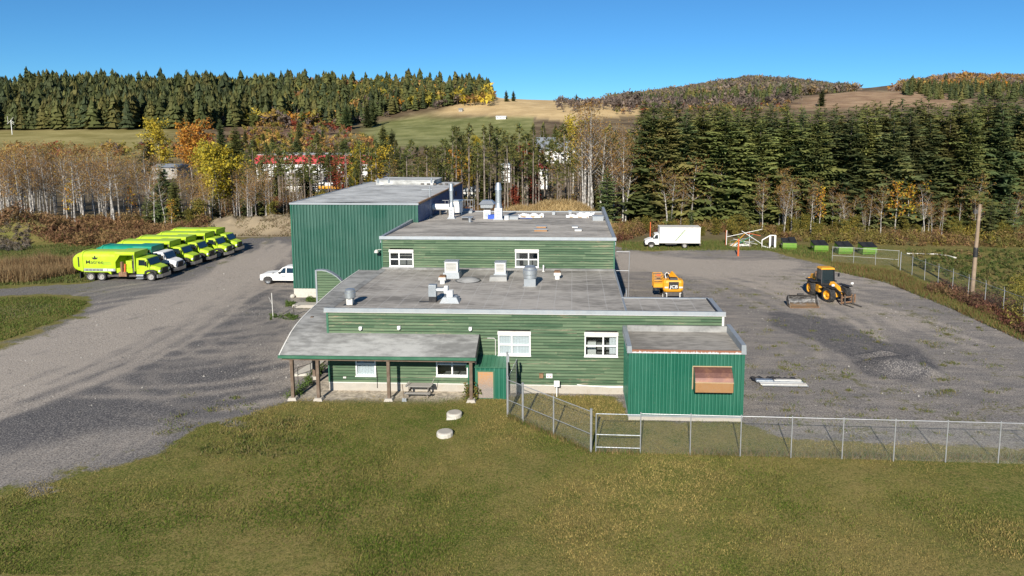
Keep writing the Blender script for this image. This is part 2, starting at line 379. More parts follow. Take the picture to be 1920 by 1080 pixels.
XX, YY = np.meshgrid(GX, GY, indexing='ij')
ZZ = land(XX, YY)

def blur(A, k):
    for _ in range(k):
        P = np.pad(A, 1, mode='edge')
        A = (P[:-2, 1:-1] + P[2:, 1:-1] + P[1:-1, :-2] + P[1:-1, 2:] + 2 * A) / 6
    return A
YARD = gpoly([(-320, 1000), (0, 935), (60, 912), (130, 898), (300, 850), (345, 812), (420, 790), (490, 768), (548, 751), (760, 747), (952, 742), (1165, 741),
              (1180, 788), (1392, 792), (1420, 804), (1470, 822), (1600, 828), (1750, 834), (1920, 842), (2250, 855), (2250, 770), (2100, 712), (1920, 638), (1880, 622), (1830, 598),
              (1770, 570), (1720, 546), (1660, 526), (1600, 512), (1560, 500), (1480, 482), (1440, 470), (1330, 467), (1210, 472), (1165, 464), (1100, 455), (900, 450), (545, 443), (470, 446),
              (420, 456), (380, 463), (330, 476), (280, 491), (210, 516), (170, 531), (0, 541), (-320, 553), (-320, 569), (0, 554), (90, 551), (165, 556), (174, 567), (150, 590), (100, 612), (40, 635), (0, 648), (-320, 760)])
gm0 = inpoly(XX, YY, YARD).astype(float); wl2 = sstep(XX, -20, -26) * (YY < 60); gm = blur(gm0, 5) * (1 - wl2) + np.clip(blur(gm0, 90) * 1.15 - .12, 0, 1) * wl2
for bx, by, br in ((420, 792, .8), (60, 918, 1.0)):
    q = at(bx, by); gm = np.maximum(gm, .62 * np.exp(-(((XX - q.x) / br / 1.6) ** 2) - ((YY - q.y) / br / .9) ** 2))
DUST = gpoly([(-320, 770), (0, 662), (170, 592), (300, 548), (470, 475), (548, 452), (548, 480), (430, 540), (300, 606), (150, 690), (0, 755), (-320, 880)])
DUST2 = gpoly([(1160, 476), (1300, 486), (1500, 489), (1500, 501), (1330, 517), (1160, 500)])
DUST3 = gpoly([(-320, 1000), (0, 925), (120, 890), (280, 845), (330, 800), (200, 800), (0, 850), (-320, 900)])
tr = blur(inpoly(XX, YY, DUST) * .72, 13) + blur(inpoly(XX, YY, DUST2) * .8, 7) + blur(inpoly(XX, YY, DUST3) * .5, 10)
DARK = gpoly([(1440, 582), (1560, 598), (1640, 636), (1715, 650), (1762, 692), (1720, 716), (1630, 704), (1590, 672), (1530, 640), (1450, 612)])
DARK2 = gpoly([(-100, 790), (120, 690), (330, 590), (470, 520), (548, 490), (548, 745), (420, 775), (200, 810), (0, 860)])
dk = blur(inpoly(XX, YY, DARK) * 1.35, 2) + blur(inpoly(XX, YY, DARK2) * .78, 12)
SOIL = gpoly([(560, 748), (600, 712), (618, 700), (880, 700), (880, 745), (872, 752)])
SOIL2 = gpoly([(-60, 585), (60, 565), (105, 570), (90, 585), (0, 600)])
so = blur(inpoly(XX, YY, SOIL).astype(float), 2) + blur(inpoly(XX, YY, SOIL2) * .3, 6)
# wheel tracks worn into the yard
trk = np.zeros(XX.shape)
def splat(pts, w, s):
    global trk
    pts = np.array(pts)
    ix = np.interp(pts[:, 0], GX, np.arange(len(GX))); iy = np.interp(pts[:, 1], GY, np.arange(len(GY)))
    i0 = np.round(ix).astype(int); j0 = np.round(iy).astype(int)
    ok = (i0 > 1) & (i0 < len(GX) - 2) & (j0 > 1) & (j0 < len(GY) - 2)
    T = np.zeros(XX.shape); T[i0[ok], j0[ok]] = s
    if w > 1:
        T[i0[ok] + 1, j0[ok]] = s * .7; T[i0[ok], j0[ok] + 1] = s * .7
    trk = np.maximum(trk, T * np.where(gm > .6, 1, 0))
def curve(P, n=500):
    t = np.linspace(0, 1, n)[:, None]; P = [np.array(p[:2]) for p in P]
    if len(P) == 3: return (1 - t) ** 2 * P[0] + 2 * t * (1 - t) * P[1] + t ** 2 * P[2]
    return (1 - t) ** 3 * P[0] + 3 * t * (1 - t) ** 2 * P[1] + 3 * t * t * (1 - t) * P[2] + t ** 3 * P[3]
def twin(c, s):
    d = np.gradient(c, axis=0); nn = np.stack([-d[:, 1], d[:, 0]], 1) / (np.linalg.norm(d, axis=1)[:, None] + 1e-9)
    splat(c + nn * .95, 2, s); splat(c - nn * .95, 2, s)
J = lambda p, a: (p[0] + rng.uniform(-a, a), p[1] + rng.uniform(-a, a))
for k in range(22):
    twin(curve([J(at(rng.uniform(-250, 60), rng.uniform(620, 860)), 2), J(at(260, rng.uniform(560, 720)), 4), J(at(420, rng.uniform(520, 640)), 5), J(at(rng.uniform(430, 548), rng.uniform(450, 520)), 2)]), rng.uniform(.3, 1.0))
for k in range(34):
    a = at(rng.uniform(300, 520), rng.uniform(560, 720)); r = rng.uniform(4, 9); a0 = rng.uniform(0, 6.28); sw = rng.uniform(1.2, 3.0)
    th = np.linspace(a0, a0 + sw, 400); twin(np.stack([a[0] + r * np.cos(th) * 1.3, a[1] + r * np.sin(th)], 1), rng.uniform(.2, .65))
for k in range(20):
    twin(curve([J(at(1165, rng.uniform(470, 510)), 1), J(at(1300, 500), 4), J(at(rng.uniform(1380, 1500), rng.uniform(485, 545)), 3), J(at(rng.uniform(1500, 1800), rng.uniform(500, 680)), 3)]), rng.uniform(.2, .6))
tr = np.clip(tr, 0, 1.2); trk = blur(trk, 1)
zz_t = -.03 * np.clip(trk, 0, 1) * (gm > .5) * (YY < 111)
ZZ = ZZ + zz_t + np.where((YY < 111) & (YY > 20), (vnoise(XX, YY, 1.3, 8) - .5) * .035 + (vnoise(XX, YY, .25, 9) - .5) * .08, 0) * np.where(gm > .5, .7, 1.2)
# land cover further out, as colour of the ground itself
tint = np.zeros(XX.shape + (3,)); tint[:] = (.085, .062, .034); tw = sstep(YY, 96, 112)
PX, PY = proj(XX, np.maximum(YY, 5.), ZZ)
def cover(poly, col, y0=180, wgt=1.0):
    m = inpoly(PX, PY, poly) & (YY > y0); tint[m] = col; tw[m] = wgt
cover([(-2000, 400), (3900, 400), (3900, 120), (-2000, 120)], (.11, .075, .045), 300)
cover([(-400, 300), (345, 300), (345, 238), (200, 242), (-400, 246)], (.25, .215, .07))
cover([(450, 275), (660, 262), (640, 236), (450, 236)], (.125, .065, .048))
cover([(640, 275), (1000, 275), (1000, 219), (900, 219), (800, 214), (690, 234)], (.165, .18, .055))
cover([(560, 215), (700, 210), (700, 195), (560, 196)], (.09, .14, .04))
cover([(800, 214), (850, 198), (930, 182), (1200, 182), (1200, 216), (1060, 228), (990, 219), (860, 216)], (.56, .40, .20))
cover([(740, 219), (800, 210), (900, 219), (860, 222)], (.20, .15, .07))
cover([(1470, 205), (1520, 180), (1600, 171), (1770, 174), (1830, 200)], (.30, .19, .115))
cover([(1310, 190), (1330, 176), (1385, 178), (1380, 190)], (.17, .19, .05))
cover([(1030, 300), (1060, 225), (1085, 225), (1075, 300)], (.42, .32, .2))
for q_ in range(3):
    tb = blur(tint[..., q_], 2); tint[..., q_] = np.where(YY > 200, tb, tint[..., q_])
for cx_, cy_, rx, ry, c in ((-50, 111, 17, 6, (.27, .215, .145)), (-2, 116, 12, 8, (.40, .29, .13))):
    e = np.exp(-(((XX - cx_) / rx) ** 4 + ((YY - cy_) / ry) ** 4)); tint[e > .35] = c; tw = np.maximum(tw, (e > .35) * 1.0)
grassy = inpoly(XX, YY, gpoly([(-400, 540), (170, 531), (330, 476), (250, 462), (60, 470), (-400, 500)])); tw[grassy] = .15

def m_ground():
    n = NT('ground_cover'); c = n.world(); g = n.attr('gravel'); t = n.attr('dust'); tk = n.attr('track'); d = n.attr('dark'); so_ = n.attr('soil')
    n1 = n.noise(.55, 5.0, .62, c); n2 = n.noise(3.6, 4.0, .7, c); n3 = n.noise(.12, 3.0, .5, c); n4 = n.noise(11., 3.0, .75, c); n6 = n.noise(22., 2.0, .8, c); n5 = n.noise(1.6, 4.0, .6, c)
    xs = n.sep(c)[0]; side = n.ramp(xs, -16., -6.); sA = n.noise(1.0, 5.0, .7, n.mapped((2.6, .22, 1), c), .6); sB = n.noise(1.0, 6.0, .72, n.mapped((.3, 1.1, 1), c), .6); st = n.math('ADD', n.math('MULTIPLY', sA, n.math('SUBTRACT', 1.0, side)), n.math('MULTIPLY', sB, side))
    # grass
    k = n.math('ADD', n.math('MULTIPLY', n1, .55), n.math('ADD', n.math('MULTIPLY', n3, .55), n.math('MULTIPLY', n2, .25)))
    gr = n.mix(n.ramp(k, .50, .88), (.088, .112, .018), (.235, .184, .062))
    gr = n.mix(n.ramp(n5, .52, .72, 0, .55), gr, (.15, .105, .038))
    gr = n.mix(n.ramp(n4, .47, .64, 0, .7), gr, (.27, .215, .080)); gr = n.mix(n.ramp(n4, .36, .48, .6, 0), gr, (.032, .045, .010)); gr = n.mix(n.ramp(n6, .3, .45, .5, 0), gr, (.03, .042, .012))
    gr = n.mix(n.ramp(n2, .28, .42, .55, 0), gr, (.040, .050, .016))
    tn = n.attr('tint', 'Color')
    tn2 = n.mix(n.ramp(n.noise(.05, 5.0, .65, c), .35, .7), n.mix(.22, tn, (0, 0, 0)), n.mix(.12, tn, (1, .85, .5)))
    tn2 = n.mix(n.ramp(n5, .4, .7, 0, .35), tn2, n.mix(.3, tn, (0.02, 0.02, 0.01)))
    gr = n.mix(n.attr('tw'), gr, tn2)
    # gravel
    kk = n.math('ADD', n.math('ADD', n.math('MULTIPLY', t, .70), n.math('MULTIPLY', tk, 1.2)), n.math('ADD', n.math('MULTIPLY', n.math('SUBTRACT', st, .5), n.math('ADD', .7, n.math('MULTIPLY', side, .8))), n.math('MULTIPLY', n.math('SUBTRACT', n1, .5), .5)))
    gv = n.mix(n.ramp(n.math('ADD', kk, n.math('MULTIPLY', side, .27)), -.15, .9), (.128, .121, .119), (.365, .318, .268))
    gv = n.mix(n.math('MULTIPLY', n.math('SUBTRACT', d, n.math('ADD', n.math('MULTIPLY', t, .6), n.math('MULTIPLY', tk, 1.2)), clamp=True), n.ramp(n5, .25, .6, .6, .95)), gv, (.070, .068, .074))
    gv = n.mix(n.ramp(n4, .50, .64, 0, .55), gv, (.40, .37, .33)); gv = n.mix(n.ramp(n4, .36, .49, .75, 0), gv, (.045, .043, .045)); gv = n.mix(n.ramp(n6, .62, .74, 0, .6), gv, (.5, .48, .44)); gv = n.mix(n.ramp(n6, .26, .42, .5, 0), gv, (.04, .04, .042))
    gv = n.mix(n.ramp(n2, .60, .74, 0, .35), gv, (.055, .053, .054))
    # weeds in the gravel
    wd = n.math('MULTIPLY', n.ramp(n.math('ADD', n.math('MULTIPLY', n1, .6), n.math('ADD', n.math('MULTIPLY', n2, .42), n.math('MULTIPLY', n3, .35))), .735, .83), n.ramp(n.math('ADD', t, d), .12, .42, .85, 0))
    gv = n.mix(wd, gv, n.mix(n4, (.055, .07, .02), (.16, .14, .06)))
    gv = n.mix(n.math('MULTIPLY', so_, n.ramp(n5, .3, .6, .55, 1)), gv, n.mix(n.ramp(n2, .35, .65), (.27, .235, .185), (.56, .49, .385)))
    e = n.math('ADD', g, n.math('ADD', n.math('MULTIPLY', n.math('SUBTRACT', n1, .5), 1.9), n.math('MULTIPLY', n.math('SUBTRACT', n2, .5), .7)))
    m = n.ramp(e, .34, .66)
    m = n.math('MAXIMUM', m, n.math('MULTIPLY', so_, 1.0))
    n.bump(n.math('ADD', n.math('MULTIPLY', n4, .8), n.math('MULTIPLY', n2, 1.2)), .55, .06)
    return n.fin(n.mix(m, gr, gv), .95, 0.0, .15)
M['ground'] = m_ground()

nx, ny = XX.shape
idx = np.arange(nx * ny).reshape(nx, ny)
quads = np.stack([idx[:-1, :-1], idx[1:, :-1], idx[1:, 1:], idx[:-1, 1:]], -1).reshape(-1, 4)
def cellavg(A): return ((A[:-1, :-1] + A[1:, :-1] + A[1:, 1:] + A[:-1, 1:]) / 4).reshape(-1)
cg = cellavg(gm); cy = cellavg(YY); cx = cellavg(XX)
near = (cy < 104) & (cy > 20) & (cx > -75) & (cx < 55)
P3 = np.stack([XX, YY, ZZ], -1).reshape(-1, 3)
def sheet(name, sel):
    q = quads[sel]; u, inv = np.unique(q, return_inverse=True); inv = inv.reshape(-1, 4)
    me = bpy.data.meshes.new(name); me.vertices.add(len(u)); me.loops.add(inv.size); me.polygons.add(len(inv))
    me.vertices.foreach_set('co', P3[u].reshape(-1)); me.loops.foreach_set('vertex_index', inv.reshape(-1).astype(np.int32))
    me.polygons.foreach_set('loop_start', np.arange(0, inv.size, 4, dtype=np.int32)); me.polygons.foreach_set('use_smooth', np.ones(len(inv), bool))
    me.update(calc_edges=True); me.materials.append(M['ground'])
    for nm, A in (('gravel', gm), ('dust', tr), ('track', trk), ('dark', dk), ('soil', so), ('tw', tw)):
        a = me.attributes.new(nm, 'FLOAT', 'POINT'); a.data.foreach_set('value', A.reshape(-1)[u].astype(np.float32))
    a = me.attributes.new('tint', 'FLOAT_COLOR', 'POINT')
    a.data.foreach_set('color', np.concatenate([tint.reshape(-1, 3)[u], np.ones((len(u), 1))], 1).astype(np.float32).reshape(-1))
    o = bpy.data.objects.new(name, me); COL.objects.link(o); return o
tag(sheet('gravel_yard', near & (cg > .5)), 'grey gravel yard and drive round the green buildings', 'gravel yard', kind='structure')
tag(sheet('lawn', near & (cg <= .5)), 'mown grass lawn in front of the building and along the yard', 'lawn', kind='structure')
tag(sheet('hills', ~near), 'rolling fields and wooded hills behind the yard', 'terrain', kind='structure')
def ghit(px, py, y0=150., y1=1500.):        # where the pixel's ray meets the land
    r = ray(px, py); Ys = np.linspace(y0, y1, 1400); t = Ys / r.y; zl = land(r.x * t, Ys); below = np.where(CAM_H + r.z * t < zl)[0]
    return float(Ys[below[0]]) if len(below) else y1
def zg(x, y): return float(land(np.array([x]), np.array([y]))[0])

# ------------------------------------------------------------------ loose triangles with a colour each (grass, brush, far woods)
def m_leafy(name, rough=.7, trans=.25):
    n = NT(name); c = n.attr('leafcol', 'Color'); r = n.noise(3.0, 2.0)
    n.fin(n.mix(n.ramp(r, .3, .7, 0, .35), c, n.mix(.55, c, (0, 0, 0))), rough, 0.0, .2)
    if trans:
        tl = n.n.new('ShaderNodeBsdfTranslucent'); n.l.new(c, tl.inputs[0]); mx = n.n.new('ShaderNodeMixShader'); mx.inputs[0].default_value = trans
        n.l.new(n.b.outputs[0], mx.inputs[1]); n.l.new(tl.outputs[0], mx.inputs[2]); n.l.new(mx.outputs[0], n.out.inputs[0])
    return n.m
M['leafy'] = m_leafy('coloured_foliage')
M['grassblade'] = m_leafy('grass_blades', .8, .2)
def tri_mesh(name, V, Fc, colors, mat, parent=None, smooth=False):
    """V (n,3) vertices, Fc (m,3) faces, colors (n,3) per vertex"""
    me = bpy.data.meshes.new(name); me.vertices.add(len(V)); me.loops.add(Fc.size); me.polygons.add(len(Fc))
    k = Fc.shape[1]
    me.vertices.foreach_set('co', np.asarray(V, np.float32).reshape(-1)); me.loops.foreach_set('vertex_index', Fc.reshape(-1).astype(np.int32))
    me.polygons.foreach_set('loop_start', np.arange(0, Fc.size, k, dtype=np.int32))
    if smooth: me.polygons.foreach_set('use_smooth', np.ones(len(Fc), bool))
    me.update(calc_edges=True)
    for m in (mat if isinstance(mat, list) else [mat]): me.materials.append(m)
    a = me.attributes.new('leafcol', 'FLOAT_COLOR', 'POINT'); a.data.foreach_set('color', np.concatenate([colors, np.ones((len(V), 1))], 1).astype(np.float32).reshape(-1))
    o = bpy.data.objects.new(name, me); COL.objects.link(o)
    if parent: o.parent = parent
    return o
def blades(name, X, Y, h, w, cols, lean=.35, mat=None, Z=None, parent=None):
    n = len(X); Z = land(X, Y) if Z is None else Z
    th = rng.uniform(0, 6.283, n); dx = np.cos(th) * w / 2; dy = np.sin(th) * w / 2
    lx = rng.normal(0, lean, n) * h; ly = rng.normal(0, lean, n) * h
    V = np.stack([np.stack([X - dx, Y - dy, Z - .02], 1), np.stack([X + dx, Y + dy, Z - .02], 1), np.stack([X + lx, Y + ly, Z + h], 1)], 1).reshape(-1, 3)
    return tri_mesh(name, V, np.arange(3 * n).reshape(-1, 3), np.repeat(cols, 3, 0), mat or M['leafy'], parent)
def gm_at(x, y):
    ix = np.clip(np.round(np.interp(x, GX, np.arange(len(GX)))).astype(int), 0, len(GX) - 1); iy = np.clip(np.round(np.interp(y, GY, np.arange(len(GY)))).astype(int), 0, len(GY) - 1)
    return gm[ix, iy]
def pick(cols, n): return np.array(cols)[rng.integers(0, len(cols), n)] * rng.uniform(.75, 1.25, (n, 1))
# ================================================================== buildings
def siding(mb, u0, u1, z0, z1, P, holes=(), pitch=.205, proud=.034):
    """lapped boards; P(u, z, n) -> point, n outward; holes are (u0, u1, z0, z1)"""
    z = z0; r = random.Random(int(u0 * 100 + z0 * 10))
    while z < z1 - .02:
        zt = min(z + pitch, z1)
        spans = [(u0, u1)]
        for h in holes:
            if z < h[3] - .03 and zt > h[2] + .03:
                ns = []
                for a, b in spans:
                    if h[1] <= a or h[0] >= b: ns.append((a, b)); continue
                    if h[0] > a: ns.append((a, h[0]))
                    if h[1] < b: ns.append((h[1], b))
                spans = ns
        for a, b in spans:
            x = a - r.uniform(0, 2.5)
            while x < b:
                xe = x + r.uniform(2.4, 4.9); s0 = max(x, a); s1 = min(xe, b); x = xe
                if s1 - s0 < .02: continue
                if b - s1 < .3: s1 = b; x = b
                mb.tone = r.random() ** .8; pr = proud + r.uniform(-.004, .006)
                ze = z + r.uniform(.03, .05); mb.add([P(s0, ze, pr), P(s1, ze, pr), P(s1, zt + .012, .002), P(s0, zt + .012, .002)], [(0, 1, 2, 3)])
                mb.tone = -1.0 if r.random() < .92 else -2.0; mb.add([P(s0, z, pr - .006), P(s1, z, pr - .006), P(s1, ze, pr), P(s0, ze, pr), P(s0, z, -.01), P(s1, z, -.01)], [(0, 1, 2, 3), (4, 5, 1, 0)])
        z = zt
    return mb
def corrugated(mb, u0, u1, z0, z1, P, pitch=.24, depth=.035):
    n = max(1, int(round((u1 - u0) / pitch))); p = (u1 - u0) / n; pts = []
    for i in range(n):
        a = u0 + i * p; pts += [(a, 0), (a + p * .42, 0), (a + p * .54, depth), (a + p * .88, depth)]
    pts.append((u1, 0))
    for (a, d0), (b, d1) in zip(pts[:-1], pts[1:]):
        mb.tone = 1.0 if d0 + d1 > depth * 1.5 else 0.0  # marks outer rib faces, where the green sheets carry a painted highlight
        mb.add([P(a, z0, d0), P(b, z0, d1), P(b, z1, d1), P(a, z1, d0)], [(0, 1, 2, 3)])
    return mb
def wfront(y): return lambda u, z, n: (u, y - n, z)
def wback(y): return lambda u, z, n: (u, y + n, z)
def wleft(x): return lambda u, z, n: (x - n, u, z)
def wright(x): return lambda u, z, n: (x + n, u, z)
def window(parent, x0, x1, z0, z1, y, cols=2, rows=2, header=True, blinds=(), split=None, t=.085):
    """frame with a header box, one pane in each opening, blinds behind some of them"""
    f = MB(); a, b = y - .07, y + .06
    zt = z1 - (.22 if header else 0)
    f.box(x0, x1, a, b, z0, z0 + t); f.box(x0, x1, a, b, zt - t, zt); f.box(x0, x0 + t, a, b, z0 + t, zt - t); f.box(x1 - t, x1, a, b, z0 + t, zt - t)
    xs = [x0 + t] + [x0 + (x1 - x0) * (split if split and cols == 2 else i / cols) for i in range(1, cols)] + [x1 - t]
    zs = [z0 + t] + [z0 + (zt - z0) * i / rows for i in range(1, rows)] + [zt - t]
    for x in xs[1:-1]: f.box(x - .045, x + .045, a + .012, b - .002, z0 + t, zt - t)
    for z in zs[1:-1]:
        for i in range(cols): f.box(xs[i] + (.045 if i else 0), xs[i + 1] - (.045 if i < cols - 1 else 0), a + .016, b - .004, z - .04, z + .04)
    w = f.build('window', M['white'], parent)
    B(x0 - .03, x1 + .03, y - .13, y + .02, z0 - .05, z0 - .002).build('sill', M['white'], w)
    if header:
        MB().prism([(y - .16, zt + .004), (y + .02, zt + .004), (y + .02, z1), (y - .12, z1)], x0 - .02, x1 + .02, 'yz').build('header_box', M['offwhite'], w)
    for j in range(rows):
        for i in range(cols):
            B(xs[i] + .012, xs[i + 1] - .012, y - .008, y + .004, zs[j] + .012, zs[j + 1] - .012).build('pane', M['glass'], w)
            if (i, j) in blinds:
                B(xs[i] - .03, xs[i + 1] + .03, y + .065, y + .085, zs[j] - .03, zs[j + 1] + .03).build('blinds', M['blinds'], w)
    B(x0 - .15, x1 + .15, y + 1.6, y + 1.65, z0 - .3, z1 + .3).build('room_wall', M['room'], w)
    B(x0 - .15, x1 + .15, y + .1, y + 1.6, z0 - .35, z0 - .3).build('room_floor', M['room'], w)
    return w

# ---- low clapboard building with the raised block behind it
YF, XL, XR, XE = 42.55, -15.9, 3.45, 9.56
HB = thing('clapboard_building', 'weathered green clapboard building with flat grey roofs and a curved porch roof', 'building', (0, 0, 0))
WIN = [(-4.78, -2.68, 2.51, 4.11), (.78, 2.91, 2.51, 4.11), (-14.12, -12.79, 1.0, 2.62), (-8.83, -6.75, 1.05, 2.62)]
mb = MB(); siding(mb, XL, XE, .5, 5.28, wfront(YF), [(a + .03, b - .03, c + .03, d - .03) for a, b, c, d in WIN]); mb.build('front_siding', M['siding'], HB, fix=False)
mb = MB(); siding(mb, YF, 56, .5, 5.28, wleft(XL)); mb.build('left_siding', M['siding'], HB, fix=False); mb = MB(); siding(mb, YF, 46.4, .5, 5.28, wright(XE)); siding(mb, 46.4, 56, .5, 5.28, wright(XR)); siding(mb, XR, XE, .5, 5.28, wback(46.4)); mb.build('side_siding', M['siding'], HB, fix=False)
mb = MB()
for x0, x1, y0, y1 in ((XL - .03, XE + .03, YF - .035, YF + .2), (XL - .03, XL + .17, YF + .2, 56), (XE - .17, XE + .03, YF + .2, 46.43), (XR - .17, XR + .03, 46.43, 56), (XR + .03, XE - .17, 46.23, 46.43)):
    mb.box(x0, x1, y0, y1, -.3, .5)
mb.build('foundation', M['concrete'], HB)
B(XL - .02, 3.27, YF - .055, YF - .02, .5, .56).build('base_flashing', M['offwhite'], HB)
B(XL - .045, XL + .09, YF - .05, YF - .005, .5, 5.26).build('corner_board', M['greentrim'], HB)
B(XE - .09, XE + .045, YF - .05, YF - .005, .5, 5.26).build('corner_board', M['offwhite'], HB)
# roof decks with slightly uneven membrane
def deck(name, x0, x1, y0, y1, zf, mat, parent, step=.7, amp=.02, thick=.2):
    nu = max(2, int((x1 - x0) / step)); nv = max(2, int((y1 - y0) / step)); g = MB()
    P = [[(x0 + (x1 - x0) * i / (nu - 1), y0 + (y1 - y0) * j / (nv - 1), zf(x0 + (x1 - x0) * i / (nu - 1), y0 + (y1 - y0) * j / (nv - 1)) + random.uniform(-amp, amp)) for j in range(nv)] for i in range(nu)]
    g.grid(P, nu, nv); o = g.build(name, mat, parent, smooth=True, fix=False)
    for p in o.data.polygons: p.use_smooth = True
    return o
deck('low_roof', XL - .05, XR, YF + .15, 55.98, lambda x, y: 5.40 - .006 * (y - YF), M['roof'], HB)
deck('extension_roof', XR + .02, XE - .38, YF + .15, 46.25, lambda x, y: 5.385, M['roof'], HB)
B(XR - .06, XR + .06, YF + .16, 46.3, 5.36, 5.425).build('roof_joint', M['galvdull'], HB)
B(XR - .06, XR + .06, 46.3, 55.95, 5.26, 5.45).build('roof_edge', M['galvdull'], HB)
B(XR + .06, XE - .2, 46.25, 46.47, 5.26, 5.45).build('roof_edge', M['galvdull'], HB)
B(XE - .4, XE - .28, YF + .16, 46.25, 5.3, 5.46).build('roof_edge', M['black'], HB)
B(XE - .28, XE + .06, YF + .16, 46.47, 5.26, 5.41).build('roof_edge', M['galvdull'], HB)
MB().prism([(YF - .14, 5.26), (YF - .02, 5.26), (YF + .16, 5.33), (YF + .16, 5.49), (YF - .12, 5.53)], XL - .16, XE + .12, 'yz').build('fascia', M['galvdull'], HB)
B(XL - .17, XE + .13, YF - .155, YF - .142, 5.25, 5.275).build('drip_edge', M['offwhite'], HB)
MB().hexa([(XL - .16, YF + .17, 5.26), (XL + .02, YF + .17, 5.26), (XL + .02, 56, 5.26), (XL - .16, 56, 5.26)], [(XL - .16, YF + .17, 5.46), (XL + .3, YF + .17, 5.415), (XL + .3, 56, 5.33), (XL - .16, 56, 5.40)]).build('side_fascia', M['canopy'], HB)
window(HB, *WIN[0], YF, 2, 2, True, [(0, 0), (1, 0), (0, 1), (1, 1)], .42)
window(HB, *WIN[1], YF, 2, 2, True, [], .56)
B(2.38, 2.84, YF + .2, YF + .22, 2.6, 3.85).build('blinds', M['blinds'], HB); B(.95, 1.55, YF + .9, YF + 1.4, 2.3, 3.15).build('office_cabinet', M['offwhite'], HB)
window(HB, *WIN[2], YF, 1, 2, False, [(0, 0), (0, 1)]); window(HB, *WIN[3], YF, 2, 2, False, [(0, 1), (1, 1)])
for px, py in ((676, 615), (748, 614), (882, 616)):
    p = atY(px, py, YF - .12); b = MB().box(p.x - .1, p.x + .1, YF - .2, YF - .015, p.z - .1, p.z + .09); b.box(p.x - .06, p.x + .06, YF - .24, YF - .2, p.z - .13, p.z + .02); b.build('wall_light', M['white'], HB, bevel=.01)
# raised block
YU = 56.0
def up_z(x, y): return 7.98 - .022 * (y - YU)
UW = [(-15.4, -13.36, 5.52, 6.97), (-4.8, -2.84, 5.54, 7.06)]
mb = MB(); siding(mb, -16.03, 3.45, 5.42, 7.86, wfront(YU), [(a + .03, b - .03, c + .03, d - .03) for a, b, c, d in UW]); mb.build('upper_siding', M['siding'], HB, fix=False)
mb = MB(); siding(mb, YU, 78, .5, 7.86, wright(3.45)); siding(mb, YU, 66.9, .5, 7.86, wleft(-16.03)); siding(mb, -15.4, 3.45, .5, 7.5, wback(78)); mb.build('upper_side_siding', M['siding'], HB, fix=False)
B(-15.3, 3.4, 56.3, 77.9, -.3, .5).build('upper_foundation', M['concrete'], HB)
window(HB, *UW[0], YU, 2, 2, True, [], .4); window(HB, *UW[1], YU, 2, 2, True, [], .57)
B(-4.7, -4.45, YU + .1, YU + .12, 5.62, 6.8).build('blinds', M['room'], HB)
deck('upper_roof', -15.95, 3.3, YU + .1, 66.95, up_z, M['uproof'], HB, 1.0, .018); deck('upper_roof', -15.38, 3.3, 66.95, 77.9, up_z, M['uproof'], HB, 1.0, .03)
MB().prism([(YU - .13, 7.84), (YU - .02, 7.84), (YU + .14, 7.9), (YU + .14, 8.05), (YU - .11, 8.1)], -16.2, 3.6, 'yz').build('fascia', M['galvdull'], HB)
B(-16.2, -15.95, YU + .15, 66.95, 7.5, 8.06).build('parapet', M['galvdull'], HB)
MB().hexa([(3.28, YU + .15, 7.4), (3.58, YU + .15, 7.4), (3.58, 78.2, 7.2), (3.28, 78.2, 7.2)], [(3.3, YU + .15, 8.07), (3.58, YU + .15, 8.07), (3.58, 78.2, 8.12), (3.3, 78.2, 8.12)]).build('parapet', M['galvdull'], HB)
B(-15.4, 3.28, 77.9, 78.15, 7.2, 7.62).build('parapet', M['galvdull'], HB)
B(-16.0, 3.4, YU - .3, YU - .02, 5.3, 5.46).build('roof_upstand', M['canopy'], HB)
B(-16.06, -15.96, YU - .05, YU - .004, 5.46, 7.84).build('corner_board', M['greentrim'], HB); B(3.38, 3.49, YU - .05, YU - .004, 5.46, 7.84).build('corner_board', M['greentrim'], HB)
# curved porch roof: an arc that rises from the front eave back along the left wall
ARC = [(40.62, 2.96), (41.2, 3.26), (41.9, 3.58), (42.54, 3.86), (43.4, 4.10), (44.5, 4.30), (46, 4.47), (47.5, 4.60), (49.5, 4.76), (51.6, 4.90), (54, 4.96), (57.0, 4.97)]
mb = MB(); T = .13
fr = [a for a in ARC if a[0] < 42.6]
for seg, x0, x1 in ((fr, -15.9, -5.98), (ARC, -18.3, -15.9)):
    k = 8 if seg is fr else 4
    for (y0, z0), (y1, z1) in zip(seg[:-1], seg[1:]):
        for i in range(k):
            a = x0 + (x1 - x0) * i / k; b = x0 + (x1 - x0) * (i + 1) / k
            mb.add([(a, y0, z0), (b, y0, z0), (b, y1, z1), (a, y1, z1)], [(0, 1, 2, 3)])
    mb.mi = 1
    for (y0, z0), (y1, z1) in zip(seg[:-1], seg[1:]): mb.add([(x0, y0, z0 - T), (x0, y1, z1 - T), (x1, y1, z1 - T), (x1, y0, z0 - T)], [(0, 1, 2, 3)])
    mb.mi = 0
o = mb.build('porch_roof', [M['canopy'], M['wood']], HB, fix=False)
for p in o.data.polygons: p.use_smooth = True
mb = MB()
for (y0, z0), (y1, z1) in zip(ARC[:-1], ARC[1:]): mb.hexa([(-18.36, y0, z0 - T - .03), (-18.28, y0, z0 - T - .03), (-18.28, y1, z1 - T - .03), (-18.36, y1, z1 - T - .03)], [(-18.36, y0, z0 + .03), (-18.28, y0, z0 + .03), (-18.28, y1, z1 + .03), (-18.36, y1, z1 + .03)])
mb.build('roof_edge', M['offwhite'], HB)
mb = MB()
